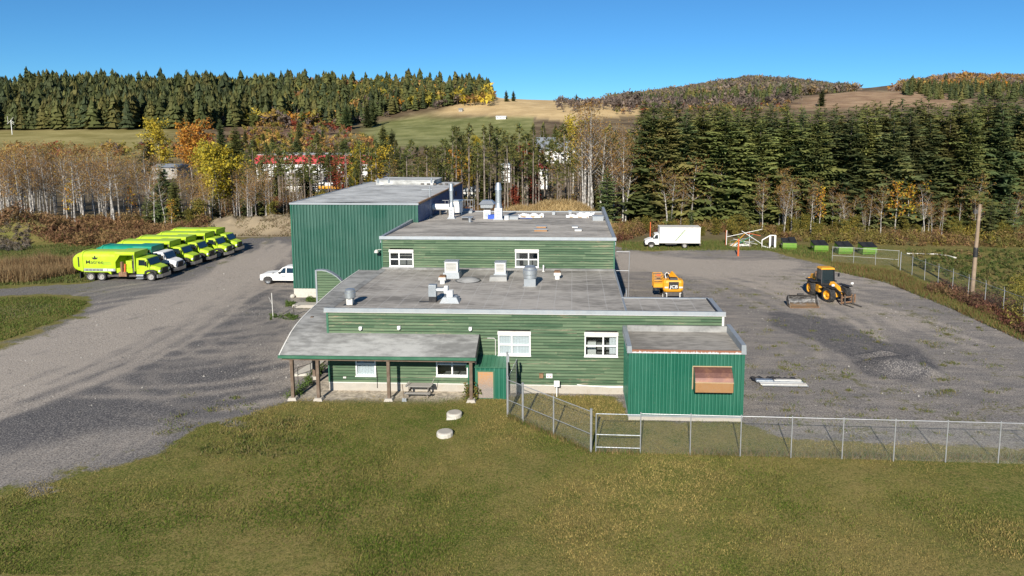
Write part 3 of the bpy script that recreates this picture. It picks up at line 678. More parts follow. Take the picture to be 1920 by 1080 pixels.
for (y0, z0), (y1, z1) in zip(fr[:-1], fr[1:]): mb.hexa([(-6.0, y0, z0 - T - .3), (-5.93, y0, z0 - T - .3), (-5.93, y1, z1 - T - .3), (-6.0, y1, z1 - T - .3)], [(-6.0, y0, z0 + .02), (-5.93, y0, z0 + .02), (-5.93, y1, z1 + .02), (-6.0, y1, z1 + .02)])
mb.build('roof_edge', M['black'], HB)
B(-18.36, -5.93, 40.5, 40.64, 2.80, 2.97).build('gutter', M['greentrim'], HB)
B(-18.2, -6.05, 40.72, 40.92, 2.62, 2.81).build('beam', M['wood'], HB)
for x in (-14.9, -13.25, -11.55, -9.9, -8.25, -6.6, -16.6, -18.0):
    MB().prism([(40.7, 2.81), (42.5, 3.5), (42.5, 3.72), (40.7, 2.93)], x - .045, x + .045, 'yz').build('rafter', M['lumber'], HB)
for (px, py, y) in ((547, 752, 40.85), (596, 752, 40.85), (731, 749, 40.95), (885, 750, 40.95), (590, 709, 0)):
    p = at(px, py); y = y or p.y
    zt = 2.66 if p.y < 42 else 4.35
    B(p.x - .1, p.x + .1, y - .1, y + .1, .16, zt).build('post', M['wood'], HB, bevel=.012)
    MB().hexa([(p.x - .34, y - .3, -.1), (p.x + .34, y - .3, -.1), (p.x + .34, y + .3, -.1), (p.x - .34, y + .3, -.1)], [(p.x - .22, y - .2, .17), (p.x + .22, y - .2, .17), (p.x + .22, y + .2, .17), (p.x - .22, y + .2, .17)]).build('footing', M['concrete'], HB)
# the small arched wing wall at the head of the walkway
YW = 52.7; wl_ = [atY(x, y, YW) for x, y in ((593, 508), (603, 507.5), (612, 509), (622, 513.5), (632, 520), (640, 528), (645, 535))]
WXL, WXR = wl_[0].x, wl_[-1].x
mb = MB(); z = 0.1; rr = random.Random(3)
while z < wl_[0].z - .05:
    xe = WXR
    for a, b in zip(wl_[2:-1], wl_[3:]):
        if a.z >= z + .1 >= b.z: xe = a.x + (b.x - a.x) * (a.z - z - .1) / (a.z - b.z)
    if z + .1 > wl_[2].z: xe = wl_[2].x
    mb.tone = .55 + .5 * rr.random(); mb.add([(WXL, YW - .03, z + .03), (xe, YW - .03, z + .03), (xe, YW - .002, z + .21), (WXL, YW - .002, z + .21)], [(0, 1, 2, 3)]); mb.tone = -1.0; mb.add([(WXL, YW - .03, z), (xe, YW - .03, z), (xe, YW - .03, z + .03), (WXL, YW - .03, z + .03), (WXL, YW + .01, z), (xe, YW + .01, z)], [(0, 1, 2, 3), (4, 5, 1, 0)]); z += .205
wing = mb.build('wing_wall_siding', M['siding'], HB, fix=False)
mb = MB(); out = [(p.x, p.z + .02) for p in wl_]
mb.prism([(WXL, 0)] + out + [(WXR, 0)], YW + .002, YW + .32); mb.build('wing_wall', M['greentrim'], HB)
mb = MB()
for a, b in zip(wl_[:-1], wl_[1:]): mb.hexa([(a.x, YW - .06, a.z), (b.x, YW - .06, b.z), (b.x, YW + .38, b.z), (a.x, YW + .38, a.z)], [(a.x, YW - .06, a.z + .08), (b.x, YW - .06, b.z + .08), (b.x, YW + .38, b.z + .08), (a.x, YW + .38, a.z + .08)])
mb.box(WXL - .08, WXL + .05, YW - .07, YW + .36, 0, wl_[0].z + .08); mb.box(WXR - .05, WXR + .06, YW - .07, YW + .36, 0, wl_[-1].z + .08)
mb.build('wing_wall_trim', M['galvdull'], HB)
# concrete walk with a hand rail beside the wall
wk = [at(x, y) for x, y in ((549, 705), (580, 704), (620, 669), (612, 664))]
MB().hexa([(p.x, p.y, -.1) for p in wk], [(p.x, p.y, .12) for p in wk]).build('walkway_slab', M['palecrete'], HB)
pa, pb = at(559, 716), at(583, 708); mb = MB()
for p in (pa, pb, at(600, 690)): mb.tube([(p.x, p.y, 0), (p.x, p.y, 1.0)], .025, 6)
mb.tube([(pa.x - .25, pa.y - .1, .93), (pa.x, pa.y, 1.0), (pb.x, pb.y, 1.0), (at(600, 690).x, at(600, 690).y, 1.0)], .025, 6); mb.tube([(pa.x, pa.y, .5), (pb.x, pb.y, .5), (at(600, 690).x, at(600, 690).y, .5)], .02, 6)
mb.build('hand_rail', M['darksteel'], HB)
# meter boxes, conduits
p = atY(1015, 703, YF); B(p.x - .13, p.x + .13, YF - .16, YF - .02, p.z - .16, p.z + .14).build('alarm_box', M['rust'], HB)
p = atY(1030, 704, YF); b = B(p.x - .2, p.x + .2, YF - .1, YF - .02, p.z - .14, p.z + .14); b.build('meter_plate', M['white'], HB)
for s in (-.09, .09): MB().lathe((p.x + s, YF - .1, p.z - .02), [(.035, 0), (.035, -.03)], 8, 'y').build('meter_dial', M['red'], HB)
p = atY(1044, 719, YF - .5); b = B(p.x - .18, p.x + .18, YF - .62, YF - .5, p.z - .18, p.z + .2); b.box(p.x - .03, p.x + .03, YF - .58, YF - .54, -.1, p.z - .17); b.build('pedestal_box', M['white'], HB, bevel=.02)
a, c = atY(1082, 721, YF - .06), atY(1168, 726, YF - .06)
MB().tube([a, (a.x + .5, a.y, a.z - .07), (c.x - .8, c.y, c.z - .02), c], .03, 6).build('conduit', M['white'], HB)
a, c = atY(921, 634, YF - .06), atY(929, 637, YF - .06); MB().tube([(a.x - .25, a.y, a.z), (c.x - .08, c.y, a.z), (c.x, c.y, a.z - .1), (c.x, c.y, .9)], .025, 6).build('conduit', M['offwhite'], HB)
p = atY(706, 690, YF); MB().tube([(p.x, YF - .05, p.z), (p.x + .05, YF - .06, 1.0), (p.x + .03, YF - .08, .2)], .02, 6).build('cable', M['black'], HB)
p = atY(647, 707, YF); B(p.x - .1, p.x + .1, YF - .09, YF - .02, p.z - .05, p.z + .05).build('vent_cap', M['offwhite'], HB)
p = atY(1276, 655, 42.0)

# ---- small lean-to shed by the porch
SH = thing('lean_to_shed', 'small green metal lean-to shed with a bare plywood door beside the porch', 'shed', (-5.42, 41.45, 0))
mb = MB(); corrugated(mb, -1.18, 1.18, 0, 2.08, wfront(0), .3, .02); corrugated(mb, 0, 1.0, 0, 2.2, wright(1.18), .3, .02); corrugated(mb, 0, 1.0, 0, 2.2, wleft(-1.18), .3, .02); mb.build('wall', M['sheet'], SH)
mb = MB()
for i in range(10):
    x0 = -1.28 + i * .256; mb.hexa([(x0, -.14, 2.07), (x0 + .23, -.14, 2.07), (x0 + .23, 1.08, 2.46), (x0, 1.08, 2.46)], [(x0, -.14, 2.12), (x0 + .23, -.14, 2.12), (x0 + .23, 1.08, 2.51), (x0, 1.08, 2.51)])
    mb.hexa([(x0 + .226, -.14, 2.08), (x0 + .256, -.14, 2.08), (x0 + .256, 1.08, 2.47), (x0 + .226, 1.08, 2.47)], [(x0 + .226, -.14, 2.155), (x0 + .256, -.14, 2.155), (x0 + .256, 1.08, 2.545), (x0 + .226, 1.08, 2.545)])
mb.build('roof', M['greentrim'], SH)
B(-.53, .43, -.06, -.024, .06, 1.78).build('door', M['ply'], SH); B(1.1, 1.24, -.055, .05, 0, 2.06).build('corner_trim', M['sheet'], SH)
mb = MB(); mb.box(-.61, -.535, -.075, -.022, 0, 1.86); mb.box(.435, .51, -.075, -.022, 0, 1.86); mb.box(-.535, .435, -.075, -.022, 1.785, 1.86); mb.build('door_frame', M['greentrim'], SH)

# ---- green metal annex with the rusted hood
AX = thing('metal_annex', 'green ribbed metal annex with flat roof and a rusty hood on its front', 'annex', (0, 0, 0))
ax0, ax1, ay0, ay1 = 3.34, 9.9, 38.6, 42.48
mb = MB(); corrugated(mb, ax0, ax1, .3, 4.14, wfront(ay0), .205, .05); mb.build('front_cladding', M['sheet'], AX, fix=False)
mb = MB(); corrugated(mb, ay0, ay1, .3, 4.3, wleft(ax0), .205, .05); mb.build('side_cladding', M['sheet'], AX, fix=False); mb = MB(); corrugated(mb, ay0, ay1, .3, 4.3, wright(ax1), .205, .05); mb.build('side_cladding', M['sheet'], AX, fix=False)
B(ax0 - .02, ax1 + .02, ay0 - .02, ay1, -.3, .24).build('foundation', M['concrete'], AX)
mb = MB(); mb.box(ax0 - .05, ax1 + .05, ay0 - .07, ay0 + .0, .24, .33); mb.box(ax0 - .07, ax0 + .0, ay0, ay1, .24, .33); mb.build('base_flashing', M['galvdull'], AX)
for x in (ax0, ax1): B(x - .07, x + .07, ay0 - .055, ay0 + .06, .33, 4.12).build('corner_trim', M['sheet'], AX)
deck('roof', ax0 + .1, ax1 - .1, ay0 + .02, ay1 - .1, lambda x, y: 4.24, M['annexroof'], AX, .5, .012)
MB().prism([(ay0 - .1, 4.1), (ay0 + .0, 4.1), (ay0 + .08, 4.16), (ay0 + .08, 4.27), (ay0 - .08, 4.3)], ax0 + .12, ax1 - .12, 'yz').build('fascia', M['rustfascia'], AX)
for x, h in ((ax0, 4.52), (ax1, 4.66)):
    MB().hexa([(x - .16, ay0 - .13, 4.1), (x + .13, ay0 - .13, 4.1), (x + .13, ay1, 4.1), (x - .16, ay1, 4.1)], [(x - .16, ay0 - .13, h), (x + .1, ay0 - .13, h), (x + .1, ay1, h + .06), (x - .16, ay1, h + .06)]).build('parapet', M['galvdull'], AX)
B(ax0 + .14, ax1 - .1, ay1 - .14, ay1 - .02, 4.2, 4.62).build('parapet', M['canopy'], AX)
HOOD = [(-.02, 3.32), (-.22, 3.27), (-.46, 3.10), (-.66, 2.86), (-.76, 2.62), (-.76, 2.04)]
mb = MB(); mb.mi = 0
for (y0, z0), (y1, z1) in zip(HOOD[:-1], HOOD[1:]):
    mb.mi = 1 if y0 == y1 else 0
    mb.add([(7.03, ay0 + y0, z0), (9.2, ay0 + y0, z0), (9.2, ay0 + y1, z1), (7.03, ay0 + y1, z1)], [(0, 1, 2, 3)])
hood = mb.build('vent_hood', [M['copper'], M['tin']], AX, fix=False)
mb = MB(); side = HOOD + [(-.02, 2.04)]
for x in (7.02, 9.19): MB().prism([(ay0 + a, b) for a, b in side], x, x + .02, 'yz').build('hood_cheek', M['sheet'], hood)
mb = MB(); mb.box(6.98, 9.25, ay0 - .06, ay0 - .03, 3.3, 3.36); mb.box(6.97, 7.02, ay0 - .06, ay0 - .03, 1.95, 3.3); mb.box(7.02, 9.21, ay0 - .775, ay0 - .755, 2.6, 2.65); mb.build('hood_trim', M['lumber'], hood)

# ---- tall ribbed metal hall
HL = thing('metal_hall', 'tall green ribbed metal hall with pale flat roof and blue side wall', 'hall', (0, 0, 0))
hx0, hx1, hy0, hy1, ht = -28.3, -15.45, 67.0, 94.5, 9.62
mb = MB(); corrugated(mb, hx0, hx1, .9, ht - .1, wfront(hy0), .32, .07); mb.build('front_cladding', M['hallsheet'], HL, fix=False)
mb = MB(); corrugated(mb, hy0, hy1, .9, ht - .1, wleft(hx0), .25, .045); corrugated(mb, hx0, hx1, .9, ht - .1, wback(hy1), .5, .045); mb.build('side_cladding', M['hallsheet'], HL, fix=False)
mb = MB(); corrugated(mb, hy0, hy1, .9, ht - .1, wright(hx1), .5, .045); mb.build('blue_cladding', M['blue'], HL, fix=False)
tag(HL.children[-1], 'blue metal side wall')
B(hx0 - .03, hx1 + .03, hy0 - .06, hy1 + .05, -.4, .9).build('foundation', M['palecrete'], HL)
deck('roof', hx0, hx1, hy0 + .05, hy1, lambda x, y: ht + .02 + .12 * (1 - abs((x - hx0) / (hx1 - hx0) * 2 - 1)), M['hallroof'], HL, 1.2, .012)
mb = MB(); mb.box(hx0 - .1, hx1 + .1, hy0 - .12, hy0 + .06, ht - .12, ht + .06); mb.build('fascia', M['galvdull'], HL)
for x in (hx0, hx1): B(x - .1, x + .1, hy0 + .06, hy1 + .1, ht - .12, ht + .06).build('fascia', M['tin'] if x == hx1 else M['galvdull'], HL)
for x in (hx0 + .03, hx1 - .05): B(x - .07, x + .07, hy0 - .065, hy0 + .02, .92, ht - .13).build('corner_trim', M['sheet'], HL)
p0, p1 = at(705, 346, ht + .1), at(809, 348, ht + .1)
mb = MB(); mb.box(p0.x, p1.x, p0.y, p0.y + 5.5, ht - .05, ht + .62); mb.box(p0.x - .12, p1.x + .12, p0.y - .12, p0.y + 5.6, ht + .62, ht + .7); mb.build('roof_monitor', M['hallroof'], HL)
for k in range(6): B(p0.x + 6 + k * .8, p0.x + 6.4 + k * .8, p0.y - .2, p0.y + .1, ht + .1, ht + .3).build('roof_bracket', M['darksteel'], HL)
for px in (713, 733, 812): p = at(px, 339, ht + .7); MB().tube([(p.x, p.y - 1, ht + .5), (p.x, p.y - 1, ht + 1.1)], .12, 8).build('vent_pipe', M['galv'], HL)
B(hx1 + .04, hx1 + .09, 88.5, 89.4, 8.3, 8.9).build('side_vent', M['black'], HL)
p = atY(708, 470, 66.4); mb = MB(); mb.tube([(p.x + .8, 66.95, p.z + .05), (p.x, 66.4, p.z + .1)], .04, 6); mb.lathe((p.x - .1, 66.3, p.z - .1), [(.06, .22), (.2, .1), (.22, -.08), (.02, -.1)], 12); mb.build('flood_lamp', M['offwhite'], HL)
# ================================================================== rooftop equipment
def roofz(y): return 5.40 - .006 * (y - YF)
def rt(name, label, cat, px, py, z=None, group=None):
    z0 = z or 5.37; p = at(px, py, z0)
    if z is None: z0 = roofz(p.y) - .01; p = at(px, py, z0)
    return thing(name, label, cat, (p.x, p.y, z0 - .015), 0, group)
t = rt('exhaust_fan', 'small galvanised drum fan on a rust-stained square curb at the roof corner', 'fan', 657, 571)
B(-.2, .2, -.2, .2, 0, .45).build('curb', M['offwhite'], t); B(-.42, .42, -.3, .36, 0, .035).build('flashing', M['black'], t)
MB().lathe((0, 0, .42), [(.25, 0), (.36, .1), (.36, .42), (.32, .46), (.32, .6), (.26, .66), (.1, .7)], 20).build('drum', M['galv'], t, smooth=True)
t = rt('exhaust_fan', 'large galvanised drum fan below the raised block window with two-pane sash', 'fan', 994, 536)
MB().hexa([(-.62, -.5, 0), (.62, -.5, 0), (.62, .6, 0), (-.62, .6, 0)], [(-.44, -.42, .07), (.44, -.42, .07), (.44, .42, .07), (-.44, .42, .07)]).build('flashing', M['canopy'], t)
B(-.43, .43, -.42, .42, .07, .62).build('curb', M['galvdull'], t)
MB().lathe((0, 0, .6), [(.4, 0), (.5, .06), (.5, .3), (.54, .34), (.54, .66), (.5, .7), (.44, .74), (.44, .86), (.36, .93), (.1, .95)], 24).build('drum', M['galv'], t, smooth=True)
def louver(px, py, w, label, extra):
    t = rt('louvered_vent', label, 'roof vent', px, py, group=None)
    MB().hexa([(-w*.66, -.6, 0), (w*.66, -.6, 0), (w*.66, .6, 0), (-w*.66, .6, 0)], [(-w*.6, -.54, .5), (w*.6, -.54, .5), (w*.6, .54, .5), (-w*.6, .54, .5)]).build('curb', M['galvdull'], t)
    b = MB(); h0, h1 = .5, 1.33; y0 = -.42
    b.box(-w/2, -w/2 + .09, y0, .42, h0, h1); b.box(w/2 - .09, w/2, y0, .42, h0, h1); b.box(-w/2 + .09, w/2 - .09, y0, .42, h1 - .09, h1); b.box(-w/2 + .09, w/2 - .09, y0, .42, h0, h0 + .09); b.box(-w/2 + .09, w/2 - .09, -.2, .42, h0 + .09, h1 - .09)
    b.build('housing', M['white'], t)
    for i in range(6):
        z = h0 + .11 + i * .105; MB().prism([(y0 + .02, z), (y0 + .2, z + .06), (y0 + .2, z + .09), (y0 + .02, z + .045)], -w/2 + .09, w/2 - .09, 'yz').build('louver_blade', M['offwhite'], t)
    B(-w/2 - .05, w/2 + .05, y0 - .05, .48, h1, h1 + .05).build('cap', M['galvdull'], t)
    if extra: MB().hexa([(-w*.95, -1.15, 0), (w*.72, -1.15, 0), (w*.72, -.56, 0), (-w*.95, -.56, 0)], [(-w*.9, -1.1, .36), (w*.68, -1.1, .36), (w*.68, -.56, .4), (-w*.9, -.56, .4)]).build('plinth', M['canopy'], t)
louver(848, 520, 1.02, 'wide white louvered vent box behind the small vent with a red cap', False)
louver(939, 522, .82, 'narrow white louvered vent box with a grey plinth in front of it', True)
t = rt('gooseneck_duct', 'grey gooseneck duct joined by a pipe to a white box on the low roof', 'roof duct', 812, 566)
B(-.24, .24, -.2, .2, 0, .42).build('base', M['black'], t); B(-.95, -.25, -.1, .1, 0, .03).build('roof_patch', M['black'], t)
B(-.26, .26, -.24, .24, .42, 1.22).build('duct_box', M['galvdull'], t, bevel=.015)
MB().tube([(.26, .0, .85), (.78, .0, .85)], .17, 12).build('pipe', M['galv'], t, smooth=True); MB().lathe((.78, 0, .85), [(.26, 0), (.3, .03), (.3, .25), (.2, .28)], 16, 'x').build('fan_collar', M['white'], t, smooth=True)
B(.98, 1.38, -.28, .18, .42, .84).build('motor_box', M['white'], t, bevel=.02)
MB().hexa([(.5, -.42, 0), (1.85, -.42, 0), (1.85, .45, 0), (.5, .45, 0)], [(.75, -.36, .42), (1.65, -.36, .42), (1.65, .36, .42), (.75, .36, .42)]).build('curb', M['galvdull'], t)
for px, py, lab in ((830, 532, 'small white vent with a red cap beside the gooseneck duct'), (1045, 523, 'small white vent with a red cap right of the large drum fan')):
    t = rt('vent_stub', lab, 'roof vent', px, py)
    B(-.16, .16, -.16, .16, 0, .32).build('stub', M['white'], t); B(-.27, .27, -.25, .25, .32, .56).build('hood', M['offwhite'], t, bevel=.02); MB().prism([(-.28, .56), (.28, .56), (.2, .67), (-.2, .67)], -.26, .26, 'xz').build('cap', M['rust'], t)
t = rt('skylight', 'low grey domed skylight between the two louvered vents', 'skylight', 878, 526)
MB().lathe((0, 0, 0), [(.95, 0), (.85, .08), (.78, .1), (.62, .2), (.3, .26), (.05, .27)], 18).build('dome', M['canopy'], t, smooth=True); MB().lathe((0, 0, -.01), [(1.05, 0), (1.02, .05)], 18).build('curb', M['black'], t)
t = rt('vent_pipe', 'thin white vent pipe by the wall of the raised block', 'pipe', 1019, 509); MB().tube([(0, 0, 0), (0, 0, .55)], .06, 8).build('pipe', M['white'], t); MB().lathe((0, 0, 0), [(.14, 0), (.07, .08)], 10).build('flashing', M['offwhite'], t)
# upper roof
def ut(name, label, cat, px, py, group=None):
    p = at(px, py, 7.75); p = at(px, py, up_z(p.x, p.y)); return thing(name, label, cat, (p.x, p.y, up_z(p.x, p.y) - .05), 0, group)
for px, py, r, w, h, lab in ((847, 409, .2, .26, 3.75, 'slim galvanised chimney stack with conical tip next to the white duct'), (935, 411, .31, .38, 3.9, 'thick galvanised chimney stack beside the hooded roof vent')):
    t = ut('chimney_stack', lab, 'chimney', px, py)
    B(-w, w, -w, w, 0, 1.25).build('housing', M['white'], t, bevel=.02)
    for z in (.35, .62, .9): B(-w * .6, w * .6, -w - .03, -w - .001, z - .09, z + .1).build('access_panel', M['galv'], t)
    MB().lathe((0, 0, 1.25), [(w * 1.1, 0), (w * 1.0, .12), (r, .5)], 14).build('transition', M['galv'], t, smooth=True)
    MB().lathe((0, 0, 1.72), [(r, 0), (r, h - 2.5), (r * 1.25, h - 2.5), (r * 1.22, h - 2.42), (r * .8, h - 1.75)], 16).build('flue', M['galv'], t, smooth=True)
    MB().hexa([(-w - .2, -w - .2, -.02), (w + .2, -w - .2, -.02), (w + .2, w + .2, -.02), (-w - .2, w + .2, -.02)], [(-w - .05, -w - .05, .22), (w + .05, -w - .05, .22), (w + .05, w + .05, .22), (-w - .05, w + .05, .22)]).build('curb', M['galvdull'], t)
t = ut('hooded_vent', 'galvanised vent with a wide pitched hood on a white box', 'roof vent', 914, 409)
B(-.36, .36, -.36, .36, 0, .95).build('box', M['white'], t); B(-.22, .22, -.4, -.362, .2, .7).build('panel', M['galv'], t); B(-.3, .3, -.3, .3, .95, 1.2).build('neck', M['darksteel'], t)
MB().loft([[(-.62, -.62, 1.2), (.62, -.62, 1.2), (.62, .62, 1.2), (-.62, .62, 1.2)], [(-.66, -.66, 1.55), (.66, -.66, 1.55), (.66, .66, 1.55), (-.66, .66, 1.55)], [(-.82, -.8, 1.6), (.82, -.8, 1.6), (.82, .8, 1.6), (-.82, .8, 1.6)], [(-.5, -.4, 1.98), (.5, -.4, 1.98), (.5, .4, 1.98), (-.5, .4, 1.98)]]).build('hood', M['galv'], t)
t = ut('air_handler', 'white horizontal duct and fan housing beside the slim chimney', 'air handler', 826, 403)
MB().tube([(-1.15, 0, .95), (1.0, 0, .95)], .36, 16).build('duct', M['white'], t, smooth=True)
for x in (-.9, 0, .8): B(x - .06, x + .06, -.25, .25, 0, .62).build('support', M['darksteel'], t)
MB().hexa([(1.5, .2, .3), (2.3, .2, .3), (2.3, 1.2, .3), (1.5, 1.2, .3)], [(1.4, .1, 1.6), (2.35, .1, 1.6), (2.35, 1.25, 1.6), (1.4, 1.25, 1.6)]).build('fan_housing', M['white'], t, bevel=.05); B(1.3, 2.5, .0, 1.3, 1.6, 1.68).build('cap', M['galv'], t); B(1.0, 1.5, -.1, .5, .5, 1.2).build('connector', M['galv'], t)
for x in (1.45, 2.3): B(x - .04, x + .04, .2, .28, 0, .4).build('support', M['white'], t)
def railing(px, py, L, h, lab):
    t = ut('roof_railing', lab, 'railing', px, py); m = MB()
    n = 4
    for i in range(n + 1): m.tube([(-L/2 + L*i/n, 0, 0), (-L/2 + L*i/n, 0, h)], .028, 6)
    for z in (h, h * .52): m.tube([(-L/2, 0, z), (L/2, 0, z)], .028, 6)
    m.tube([(L/2, 0, h), (L/2, 1.2, h)], .028, 6); m.tube([(L/2, 1.2, h), (L/2, 1.2, 0)], .028, 6); m.build('rails', M['rail'], t); return t
railing(829, 396, 1.5, 1.35, 'low pipe railing in front of the blue wall'); t = railing(877, 398, 1.2, 1.5, 'pipe railing on a small platform behind the chimneys'); MB().hexa([(-.7, -.7, -.02), (.6, -.7, -.02), (.6, .2, -.02), (-.7, .2, -.02)], [(-.7, -.7, .3), (.6, -.7, .3), (.6, .2, .5), (-.7, .2, .5)]).build('platform', M['galvdull'], t)
t = ut('roof_mast', 'thin grey mast with a cross arm against the blue hall wall', 'mast', 807, 405); MB().tube([(0, 0, 0), (0, 0, 3.3)], [.1, .08], 8).build('pole', M['galvdull'], t); B(-.9, .25, -.04, .04, 2.9, 2.98).build('cross_arm', M['galvdull'], t); MB().lathe((0, 0, 0), [(.25, 0), (.12, .12)], 10).build('foot', M['offwhite'], t)
def ubox(name, lab, cat, px, py, w, d, h, m, group=None):
    t = ut(name, lab, cat, px, py, group); B(-w/2, w/2, -d/2, d/2, 0, h).build('body', m, t, bevel=.015)
    B(-w/2 - .04, w/2 + .04, -d/2 - .04, d/2 + .04, h, h + .05).build('lid', M['galvdull'], t); return t
ubox('roof_hatch', 'low dark roof hatch with a grey lid in front of the slim chimney', 'roof hatch', 877, 412, 1.05, .8, .32, M['black'])
t = ut('vent_pipe', 'short galvanised vent pipe standing beside the dark roof hatch', 'pipe', 881, 416); MB().lathe((0, 0, 0), [(.15, 0), (.15, .42), (.2, .44), (.2, .5), (.05, .54)], 12).build('pipe', M['galv'], t, smooth=True)
ubox('roof_skylight', 'rusty-fronted roof skylight nearer the front edge of the upper roof', 'skylight', 1014, 434, 1.15, .45, .22, M['tin']); ubox('roof_skylight', 'rusty-fronted roof skylight set behind another like it', 'skylight', 1015, 427, .9, .45, .2, M['tin'])
ubox('roof_vent', 'flat white roof vent nearer the front edge of the upper roof', 'roof vent', 1084, 433, .6, .35, .18, M['white']); ubox('roof_vent', 'flat white roof vent just behind another white one', 'roof vent', 1078, 427, .52, .35, .16, M['white'])
ubox('vent_cowl', 'galvanised vent cowl between the two white plastic sheets', 'roof vent', 1038, 402, .34, .34, .4, M['galv']); ubox('vent_cowl', 'galvanised vent cowl at the edge of the white sheet near the parapet', 'roof vent', 1069, 400, .34, .34, .36, M['galv'])
ubox('condenser_unit', 'grey condenser unit on a pale block beside the right parapet', 'air unit', 1121, 413, 1.1, .9, .5, M['galvdull']); ubox('roof_box', 'small grey metal box with pipe stubs right of the thick chimney', 'roof box', 963, 411, 1.0, .7, .38, M['galvdull'])
ubox('roof_box', 'small white metal cabinet next to the thick chimney base', 'roof box', 950, 412, .4, .4, .5, M['white'])
t = ut('plastic_crate', 'bright blue plastic crate between the two chimneys', 'crate', 922, 410); MB().hexa([(-.42, -.3, 0), (.42, -.3, 0), (.42, .3, 0), (-.42, .3, 0)], [(-.35, -.3, .5), (.5, -.3, .5), (.5, .3, .5), (-.35, .3, .5)]).build('crate', M['bluetarp'], t)
def sheet_heap(px, py, w, d, h, lab):
    t = ut('plastic_sheet', lab, 'plastic sheet', px, py); nu, nv = 16, 8; m = MB()
    P = [[(-w/2 + w*i/(nu-1) + random.uniform(-.05, .05), -d/2 + d*j/(nv-1), max(.0, h * math.sin(math.pi * min(1, max(0, j/(nv-1)))) ** .5 * (.6 + .4 * math.sin(i * 1.1 + j)) + random.uniform(-.04, .05))) for j in range(nv)] for i in range(nu)]
    m.grid(P, nu, nv); m.build('sheet', M['tarp'], t, fix=False); B(-w*.45, w*.45, -d*.4, d*.45, 0, h*.4).build('stack', M['lumber'], t)
sheet_heap(996, 406, 2.7, 1.6, .45, 'crumpled white plastic sheet left of the vent cowls'); sheet_heap(1083, 407, 2.4, 1.3, .4, 'crumpled white plastic sheet near the right parapet'); sheet_heap(1098, 403, 1.9, .9, .38, 'white plastic sheet behind another, against the back of the roof')
t = ut('tarp_strip', 'pale blue tarpaulin strip lying in front of the white sheet', 'tarpaulin', 983, 409); MB().hexa([(-.9, -.16, 0), (.9, -.16, 0), (.8, .16, 0), (-.8, .16, 0)], [(-.85, -.15, .06), (.85, -.15, .05), (.75, .15, .08), (-.75, .15, .07)]).build('strip', M['bluetarp'], t)

# ================================================================== fences
def chain(m, A, Bp, h, cell=.085, r=.0021, z0=.04):
    A = Vector(A); Bp = Vector(Bp); d = Bp - A; L = d.length; d = d / L; nrm = Vector((-d.y, d.x, 0))
    for s in (1, -1):
        u = -h
        while u < L:
            a0, a1 = max(0, -u), min(h, L - u)
            if a1 > a0 + .02:
                def P(k): uu = u + k; return A + d * uu + Vector((0, 0, z0 + (k if s > 0 else h - k))) 
                p, q = P(a0), P(a1); dr = (q - p).normalized(); sd = dr.cross(nrm).normalized(); off = nrm * (.004 * s)
                tri = [sd * r, sd * (-r * .5) + nrm * r * .9, sd * (-r * .5) - nrm * r * .9]
                m.add([p + off + k for k in tri] + [q + off + k for k in tri], [(0, 1, 4, 3), (1, 2, 5, 4), (2, 0, 3, 5)])
            u += cell
def fence(name, label, pts, h, group=None, arms=True, midrail=False, r=.03, cell=.085, terminal=()):
    o = thing(name, label, 'fence', (pts[0][0], pts[0][1], 0), 0, group); O = Vector((pts[0][0], pts[0][1], 0))
    L = [Vector((p[0], p[1], zg(p[0], p[1]))) - O for p in pts]
    for i, p in enumerate(L):
        rr = r * (1.6 if i in terminal else 1.0); hh = h + (.12 if i in terminal else .03)
        m = MB().tube([(p.x, p.y, -.3), (p.x, p.y, p.z + hh)], rr, 8); m.lathe((p.x, p.y, p.z + hh), [(rr * 1.2, -.02), (rr * 1.2, .03), (rr * .3, .06)], 8); m.build('fence_post', M['rail'], o, smooth=True)
        if arms and i not in terminal: MB().bar((p.x, p.y, p.z + hh), (p.x + .12, p.y + .28, p.z + hh + .28), .03, .02).build('barb_arm', M['rail'], o)
    for a, b in zip(L[:-1], L[1:]):
        MB().tube([(a.x, a.y, a.z + h), (b.x, b.y, b.z + h)], .022, 6).build('top_rail', M['rail'], o)
        if midrail: MB().tube([(a.x, a.y, a.z + h * .45), (b.x, b.y, b.z + h * .45)], .017, 6).build('mid_rail', M['rail'], o)
    m = MB()
    for a, b in zip(L[:-1], L[1:]): chain(m, (a.x, a.y, (a.z + b.z) / 2), (b.x, b.y, (a.z + b.z) / 2), h - .03, cell)
    w = m.build('wire_mesh', M['wire'], o, fix=False); w['kind'] = 'stuff'
    if arms:
        m = MB()
        for k in (.14, .26):
            for a, b in zip(L[:-1], L[1:]): m.tube([(a.x + .43 * k, a.y + k, a.z + h + .03 + k), (b.x + .43 * k, b.y + k, b.z + h + .03 + k)], .006, 4)
        m.build('barbed_wire', M['wire'], o)
    return o
pa, pb = at(1108, 848), at(1871, 870); st = (pb - pa) / 8
fence('chain_link_fence', 'long chain-link fence of bare steel posts between the lawn and the yard', [(pa + st * k)[:2] for k in range(1, 11)], 2.2, None, False)
g = thing('chain_link_gate', 'chain-link gate panel with a middle rail beside the green annex', 'gate', (pa.x, pa.y, 0)); e = pa + st - pa
for x in (.1, 1): p = e * x; MB().tube([(p.x, p.y, .05), (p.x, p.y, 2.15)], .026, 8).build('stile', M['galvdull'], g)
for z in (.3, 1.0, 2.14): MB().tube([(e.x * .1, e.y * .1, z), (e.x, e.y, z)], .024, 6).build('rail', M['galvdull'], g)
m = MB(); chain(m, e * .1, e, 2.05, .085); w = m.build('wire_mesh', M['wire'], g, fix=False); w['kind'] = 'stuff'
pl = at(952, 780); q = pa - pl
